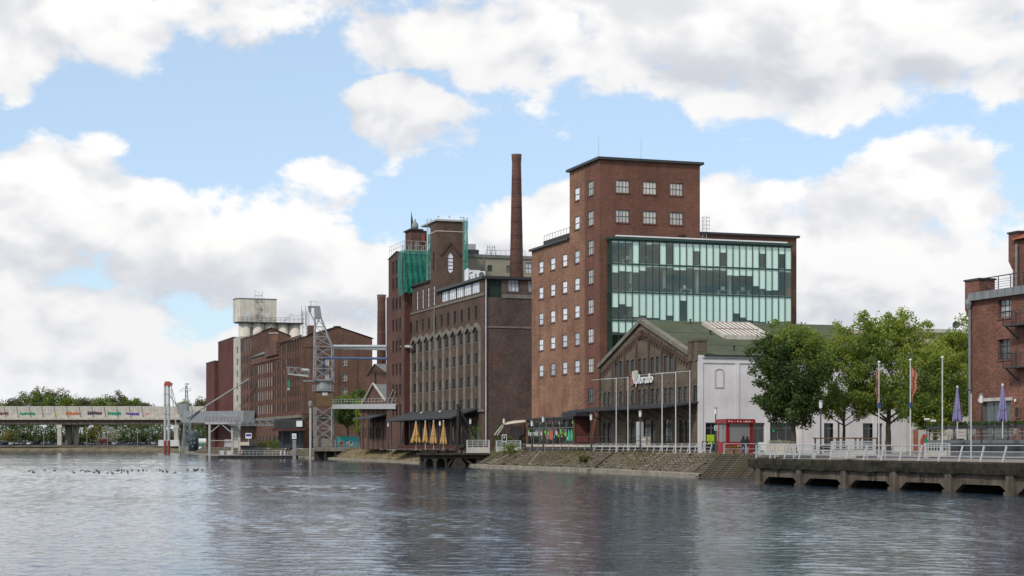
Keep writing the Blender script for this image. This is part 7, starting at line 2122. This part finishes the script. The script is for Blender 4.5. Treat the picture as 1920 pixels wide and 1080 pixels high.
MB().tube((0, 0, 0), PT(466, 711, 470) - PT(352, 783, 545), .26, .18, 8).build('tube', 'steel_light', t)
MB().lathe([(.3, -.3), (.4, 0), (.3, .3)], 10).build('hinge', 'steel_dark', t)
# enclosed grey gangway
GW = Frame(467, 455)
t = thing('enclosed_gangway', 'closed grey sheet metal gangway reaching out from the museum', 'gangway', (0, 0, 0))
a, b = PT(349, 782, 560), PT(467, 782, 470); d = (b - a); t.location = a
MB().bar((0, 0, 0), d, 3.0, 22 * 515 / FPX).build('tunnel', 'gantry_grey', t)
u = d.normalized(); nrm = Vector((u.y, -u.x, 0)) * 1.52
for k in range(26): p = d * (k / 25) + nrm; MB().bar(p + Vector((0, 0, -1.6)), p + Vector((0, 0, 1.6)), .06).build('rib', 'steel_grey', t)
MB().box(-2.5, .6, -1.5, 1.5, 1.0, 3.3 + 1).build('head_box', 'gantry_grey', t)
R = random.Random(6)
for k in range(3): p = d * (.40 + .05 * k) + nrm * 1.03; MB().bar(p + Vector((0, 0, -.8)), p + Vector((.4, 0, .6)), .14, .02).build('tag_paint', 'steel_dark', t)
# dolphin
t = thing('mooring_dolphin', 'fat dark grey cylindrical mooring dolphin on a wide concrete foot', 'dolphin', GP(363, 575, 0))
kd_ = 575 / FPX
MB().lathe([(9.5 * kd_, .9), (9.5 * kd_, ZW(815, 575)), (9.2 * kd_, ZW(811, 575)), (8.2 * kd_, ZW(808.5, 575)), (.3, ZW(808, 575))], 24).build('drum', 'buoy_teal', t, smooth=True)
MB().lathe([(17.5 * kd_, -1), (17.5 * kd_, .25), (14 * kd_, .75), (11 * kd_, .9)], 24).build('foot', 'concrete', t)
for k, (x, z_) in enumerate(((-.6, 4.6), (.5, 4.8), (-.5, 3.3), (.6, 3.4), (0, 2.3))): MB().box(x - .18, x + .18, -9.5 * kd_ - .06, -9.5 * kd_ + .3, z_, z_ + .55).build('hatch', 'steel_grey', t)
# portal frame
t = thing('portal_frame', 'pale steel portal frame standing in the water before the extension', 'gantry', GP(393, 470, 0))
kp_ = 470 / FPX; ph = ZW(795.5, 470)
pxs = [0, (435.5 - 393) * kp_, (449 - 393) * kp_]
for x in pxs: MB().box(x - .28, x + .28, -.28, .28, -1, ph).build('post', 'steel_light', t)
MB().box(-1.2, pxs[2] + .4, -.35, .35, ph, ph + .5).build('beam', 'steel_light', t)
MB().bar((0, 0, ph - 2.4), (2.9, 0, ph), .22).bar((pxs[1], 0, ph - 2.4), (pxs[1] - 2.9, 0, ph), .22).bar((0, 0, ZW(826, 470)), (pxs[1], 0, ZW(826, 470)), .16).build('knee_brace', 'steel_light', t)
for y in (809, 822): MB().bar((pxs[1], 0, ZW(y, 470)), (pxs[2], 0, ZW(y, 470)), .16).build('rung', 'steel_light', t)
rl = MB()
for k in range(10): x = -1 + k * 1.0; rl.bar((x, 0, ph + .5), (x, 0, ph + 1.9), .08)
for h in (1.2, 1.9): rl.bar((-1, 0, ph + h), (8, 0, ph + h), .08)
rl.build('railing', 'red_rust', t)
MB().bar((pxs[1] - .6, 0, ph), (pxs[1] - .6, 0, ph + 2.6), .14).bar((pxs[1] - .6, 0, ph + 2.5), (pxs[1] - 2.6, 0, ph + 2.7), .14).build('davit', 'steel_light', t)
MB().box(pxs[1] - 2.2, pxs[1] - .4, .4, .9, ZW(838, 470), ZW(824, 470)).build('switch_box', 'steel_light', t)
# truss gangway to the terrace
a, b = PT(434, 793, 470), PT(536, 793, 415); d = b - a
t = thing('truss_gangway', 'flat grey truss gangway running to the museum terrace', 'gangway', a)
q = MB(); n = 15; hh = 10 * 440 / FPX
side = Vector((-d.y, d.x, 0)).normalized() * .8
for sg in (-1, 1):
    o_ = side * sg
    for h in (-hh / 2, hh / 2): q.bar(o_ + Vector((0, 0, h)), d + o_ + Vector((0, 0, h)), .14)
    for k in range(n):
        p0, p1 = d * (k / n) + o_, d * ((k + 1) / n) + o_; s_ = 1 if k % 2 else -1
        q.bar(p0 + Vector((0, 0, s_ * hh / 2)), p1 - Vector((0, 0, s_ * hh / 2)), .09).bar(p0 - Vector((0, 0, hh / 2)), p0 + Vector((0, 0, hh / 2)), .07)
q.build('truss', 'steel_grey', t); MB().bar((0, 0, -hh * .3), d - Vector((0, 0, hh * .3)), 1.5, .1).build('walkway', 'steel_grey', t)
# museum terrace roof with red edge
tp = GP(522, 412)
t = thing('museum_terrace', 'dark glazed museum terrace with red canopy edge', 'terrace', tp, GA * .3)
k4 = 412 / FPX; tw_ = 46 * k4
MB().box(-1, tw_, 0, 5, ZW(803, 412) - QZ, ZW(786, 412) - QZ).build('upper_room', 'terrace_dark', t)
for k in range(6): MB().box(-.9 + k * tw_ / 6, -.9 + (k + .85) * tw_ / 6, -.05, .03, ZW(801, 412) - QZ, ZW(790, 412) - QZ).build('pane', 'pane_dark', t)
MB().box(-1.5, tw_ + .6, -1.8, 5, ZW(807, 412) - QZ, ZW(803.5, 412) - QZ).build('canopy', 'brick_shade_red', t)
for k in range(4): MB().bar((-1.2 + k * 2.1, -1.6, 0), (-1.2 + k * 2.1, -1.6, ZW(807, 412) - QZ), .12).build('post', 'steel_dark', t)
MB().box(tw_ - 1.6, tw_ - .2, -.3, -.06, ZW(800, 412) - QZ, ZW(789, 412) - QZ).build('white_board', 'white_paint', t)
MB().box(0, tw_, 1, 4.5, 0, ZW(808, 412) - QZ).build('glazed_ground_floor', 'terrace_dark', t)
# pontoon
PY = 385
t = thing('pontoon', 'long dark landing pontoon with glass railing', 'pontoon', GP(409, PY, 0), 0)
kq = PY / FPX; pl_ = (555 - 409) * kq; pzt = ZW(853.5, PY)
MB().box(0, pl_, -.2, 4.5, -.6, pzt - .12).build('hull', 'steel_rust', t)
MB().box(-.1, pl_ + .1, -.35, 4.6, pzt - .12, pzt).build('deck', 'steel_grey', t)
rl = MB(); n = 20
for k in range(n + 1): x = .1 + (pl_ - .2) * k / n; rl.bar((x, -.25, pzt), (x, -.25, pzt + 1.05), .05)
for h in (.55, 1.05): rl.bar((.1, -.25, pzt + h), (pl_ - .1, -.25, pzt + h), .045)
rl.build('railing', 'steel_light', t)
def qx(x): return (x - 409) * kq
def qz(y): return ZW(y, PY)
MB().box(qx(450), qx(488), .8, 3.2, pzt, qz(836)).build('hut_wall', 'steel_dark', t)
MB().prism([(qx(447), qz(832.5)), (qx(470), qz(834)), (qx(489), qz(831.5)), (qx(489), qz(829.5)), (qx(470), qz(829)), (qx(447), qz(828.5))], 'y', .2, 3.6).build('hut_roof', 'roof_edge', t)
MB().box(qx(448), qx(467), .1, .25, qz(835), qz(829)).build('hut_awning', 'sail_fabric', t)
ring = MB()
for k in range(12):
    a0, a1 = 2 * math.pi * k / 12, 2 * math.pi * (k + 1) / 12
    ring.bar((qx(451.5) + .36 * math.cos(a0), -.32, qz(846.5) + .36 * math.sin(a0)), (qx(451.5) + .36 * math.cos(a1), -.32, qz(846.5) + .36 * math.sin(a1)), .14)
ring.build('life_ring', 'soft_pink', t)
for x in (526, 533): MB().tube((qx(x), .6, pzt), (qx(x), .6, pzt + 1.0), .2, n=8).build('bollard', 'steel_white', t)
for x0, x1 in ((412, 420), (425, 433)): MB().box(qx(x0), qx(x1), .2, .3, pzt + .1, pzt + .95).build('white_panel', 'steel_white', t)
tp_ = thing('blue_signboard', 'white signboard with blue field above the pontoon', 'sign', GP(466, 410, .8)); k7 = 410 / FPX
MB().tube((0, 0, -1), (0, 0, ZW(822, 410) - .8), .08, n=6).build('post', 'steel_light', tp_)
MB().box(-5.8 * k7, 5.8 * k7, -.05, .05, ZW(822, 410) - .8, ZW(812, 410) - .8).build('board', 'white_paint', tp_)
MB().box(-4.8 * k7, 4.8 * k7, -.065, -.051, ZW(818.5, 410) - .8, ZW(813.5, 410) - .8).build('blue_field', 'graffiti_violet', tp_)
tp_ = thing('white_signboard', 'small white signboard beside the jetty crane', 'sign', GP(552, 384, 0)); k7 = 384 / FPX
MB().box(-3.2 * k7, 3.2 * k7, -.3, .3, -1, ZW(825, 384)).build('post', 'steel_grey', tp_)
MB().box(-4 * k7, 4 * k7, -.4, -.31, ZW(823, 384), ZW(813, 384)).build('board', 'white_paint', tp_)
MB().box(-2.6 * k7, 2.6 * k7, -.42, -.401, ZW(821, 384), ZW(815, 384)).build('face', 'shutter_grey', tp_)
# white container and tank at the far bank
t = thing('white_container', 'long white container on the far bank behind the red footed mast', 'container', GP(316, 706, QZ))
MB().box(-4.2, 4.0, 0, 2.5, 0, 2.7).build('body', 'steel_white', t)
for k in range(16): MB().box(-4.1 + k * .52, -3.9 + k * .52, -.04, -.002, .1, 2.6).build('rib', 'steel_white', t)
t = thing('white_tank', 'small white and green tank trailer left of the extension', 'tank', GP(379, 640, QZ))
MB().tube((-2.6, 0, 2.0), (2.6, 0, 2.0), 1.1, n=14).build('vessel', 'steel_white', t)
MB().box(-2.6, 2.6, -.9, .9, .5, .9).build('frame', 'graffiti_green', t)
for x in (-1.8, 1.8): MB().tube((x, -.9, .45), (x, -.6, .45), .45, n=12).build('wheel', 'tyre', t)
# red banner strip on the old mill terrace
MBB = MB().box(0, 17, 0, .06, 0, .38)
tag(MBB.build('red_banner', 'brick_shade_red', loc=GP(745, 262, QZ + .35)), 'faded red banner strip below the yellow parasols', 'banner')

# ================================================================== parked cars on the far bank
def car_mesh():
    prof = [(-2.1, .35), (-2.15, .75), (-1.95, .95), (-1.3, 1.0), (-.75, 1.45), (.75, 1.48), (1.5, 1.02), (2.05, .90), (2.15, .6), (2.1, .35)]
    return prof
def make_car(name, mat, van=False):
    t = bpy.data.objects.new(name, None); col.objects.link(t)
    pr = car_mesh()
    if van: pr = [(-2.4, .4), (-2.45, 1.9), (-2.2, 2.1), (1.2, 2.1), (1.9, 1.2), (2.45, 1.0), (2.5, .4)]
    b = MB(); n = len(pr)
    for y, s_ in ((-.85, .0), (-.88, .0), (.88, .0), (.85, .0)): pass
    sec = [(-.86, 1.0), (-.70, 1.0), (.70, 1.0), (.86, 1.0)]
    for i, (y, _) in enumerate(sec):
        for (x, z) in pr:
            zz = z if abs(y) < .8 else (z if z < .97 else .97 + (z - .97) * .72)
            b.v.append((x * (1 if abs(y) < .8 else .985), y, zz))
    for i in range(3):
        for k in range(n): k2 = (k + 1) % n; b.f.append((i * n + k, i * n + k2, (i + 1) * n + k2, (i + 1) * n + k))
    b.f.append(tuple(range(n))); b.f.append(tuple(3 * n + k for k in reversed(range(n))))
    b.build('body', mat, t)
    if not van:
        g_ = MB().quad((1.42, -.62, 1.08), (1.42, .62, 1.08), (.82, .58, 1.455), (.82, -.58, 1.455)).quad((-1.24, -.62, 1.07), (-1.24, .62, 1.07), (-.80, .58, 1.43), (-.80, -.58, 1.43))
        for v in range(len(g_.v)): x, y, z = g_.v[v]; g_.v[v] = (x + (.03 if x > 0 else -.03), y, z + .01)
    else: g_ = MB().quad((1.86, -.7, 1.3), (1.86, .7, 1.3), (1.27, .68, 2.05), (1.27, -.68, 2.05))
    g_.build('windscreen', 'pane_dark', t)
    zt = 1.36 if not van else 1.9
    for s_ in (-1, 1): MB().quad((-1.0, s_ * .862, 1.02), (1.2, s_ * .862, 1.02), (.7, s_ * .83, zt - .02), (-.65, s_ * .83, zt - .02)).build('side_glass', 'pane_dark', t)
    for x in (-1.35, 1.35):
        for s_ in (-1, 1): MB().tube((x, s_ * .70, .32), (x, s_ * .89, .32), .32, n=12).build('wheel', 'tyre', t)
    for s_ in (-.6, .6):
        MB().box(2.08, 2.16, s_ - .18, s_ + .18, .62, .78).build('headlight', 'frame_white', t); MB().box(-2.17, -2.08, s_ - .15, s_ + .15, .72, .9).build('tail_light', 'red_paint', t)
    return t
protos = {c: None for c in ('white', 'silver', 'black', 'blue', 'red', 'grey')}
spots = []
# (x px, depth, colour, heading degrees) read off the parking ground
for x, Y, c in ((4, 722, 'blue'), (9, 736, 'white'), (15, 726, 'black'), (22, 720, 'silver'), (28, 733, 'grey'), (35, 728, 'black'), (37, 744, 'red'), (43, 722, 'grey'), (48, 746, 'white'), (50, 732, 'black'), (56, 724, 'silver'), (61, 736, 'blue'), (68, 728, 'black'), (75, 733, 'black'), (82, 722, 'grey'), (88, 731, 'white'), (94, 735, 'blue'),
                (134, 731, 'black'), (152, 724, 'black'), (160, 729, 'grey'), (174, 723, 'black'), (206, 725, 'black'), (216, 723, 'silver'), (228, 742, 'grey'), (245, 730, 'black'), (258, 726, 'blue'), (270, 730, 'black'), (278, 733, 'grey'), (288, 728, 'silver')): spots.append((x, Y, c))
cnt = {}
left_of = lambda x: ('near the left picture edge' if x < 30 else 'in the left car row' if x < 66 else 'left of the first bridge column' if x < 106 else 'right of the first bridge column' if x < 165 else 'in the middle of the parking ground' if x < 222 else 'left of the red footed mast')
for i, (x, Y, c) in enumerate(spots):
    rz = math.radians(90 + random.Random(i).choice((0, 0, 180)) + random.Random(i + 50).uniform(-8, 8)) if c != 'red' else .3
    z = 2.54 + (Y - 711) * .02315
    wh = left_of(x); cnt[(c, wh)] = cnt.get((c, wh), 0) + 1
    lab = f'parked {c} car {wh}' + ('' if cnt[(c, wh)] == 1 else ', ' + {2: 'second of that colour', 3: 'third of that colour', 4: 'fourth of that colour'}[cnt[(c, wh)]] + '')
    if protos[c] is None:
        protos[c] = make_car('parked_car', 'car_' + c); o = protos[c]
    else: o = copy_thing(protos[c], (0, 0, 0))
    o.location = GP(x, Y, z); o.rotation_euler = (0, 0, rz); tag(o, lab, 'car', 'cars parked on the far bank')
v = make_car('parked_van', 'car_red', True); v.location = GP(197, 745, 3.33); v.rotation_euler = (0, 0, .15); tag(v, 'dark red van under the road bridge', 'van')
for x, Y in ((82, 716), (163, 716), (128, 740), (202, 716), (258, 716)):
    t = thing('parking_lamp', f'thin lamp post on the parking ground, ' + {82: 'left of the bridge column', 163: 'right of the bridge column', 128: 'between the bridge columns', 202: 'beside the red van', 258: 'near the white container'}[x], 'lamp', GP(x, Y, 2.6), 0, 'parking lamps')
    MB().tube((0, 0, 0), (0, 0, 5.5), .09, .07, 6).build('post', 'steel_light', t); MB().box(-.45, .45, -.12, .12, 5.5, 5.65).build('head', 'white_paint', t)

# ================================================================== waterfowl
bm_ = MB(); bm_.lathe([(.01, -.24), (.10, -.15), (.14, 0), (.10, .14), (.02, .22)], 8)
bm_.v = [(x, z, y * .8 + .06) for (x, y, z) in bm_.v]
bm_.tube((0, .16, .10), (0, .22, .26), .045, .04, 6); bm_.lathe([(.01, -.06), (.055, -.02), (.055, .03), (.01, .06)], 7, (0, .24, .29)); bm_.tube((0, .27, .28), (0, .36, .27), .02, .01, 5)
dm = bm_.mesh('water_bird', 'feather', True)
R = random.Random(17)
for i in range(44):
    x = R.uniform(45, 395) if i < 38 else R.uniform(560, 760); y = R.uniform(881, 888) if i < 38 else R.uniform(872, 880)
    p = WL(x, y); o = inst('water_bird', dm, None, (p.x, p.y, 0), (0, 0, R.uniform(0, 6.28)), [R.uniform(.55, .85)] * 3)
    tag(o, 'tiny dark water bird swimming in the loose flock', 'bird', 'water birds')
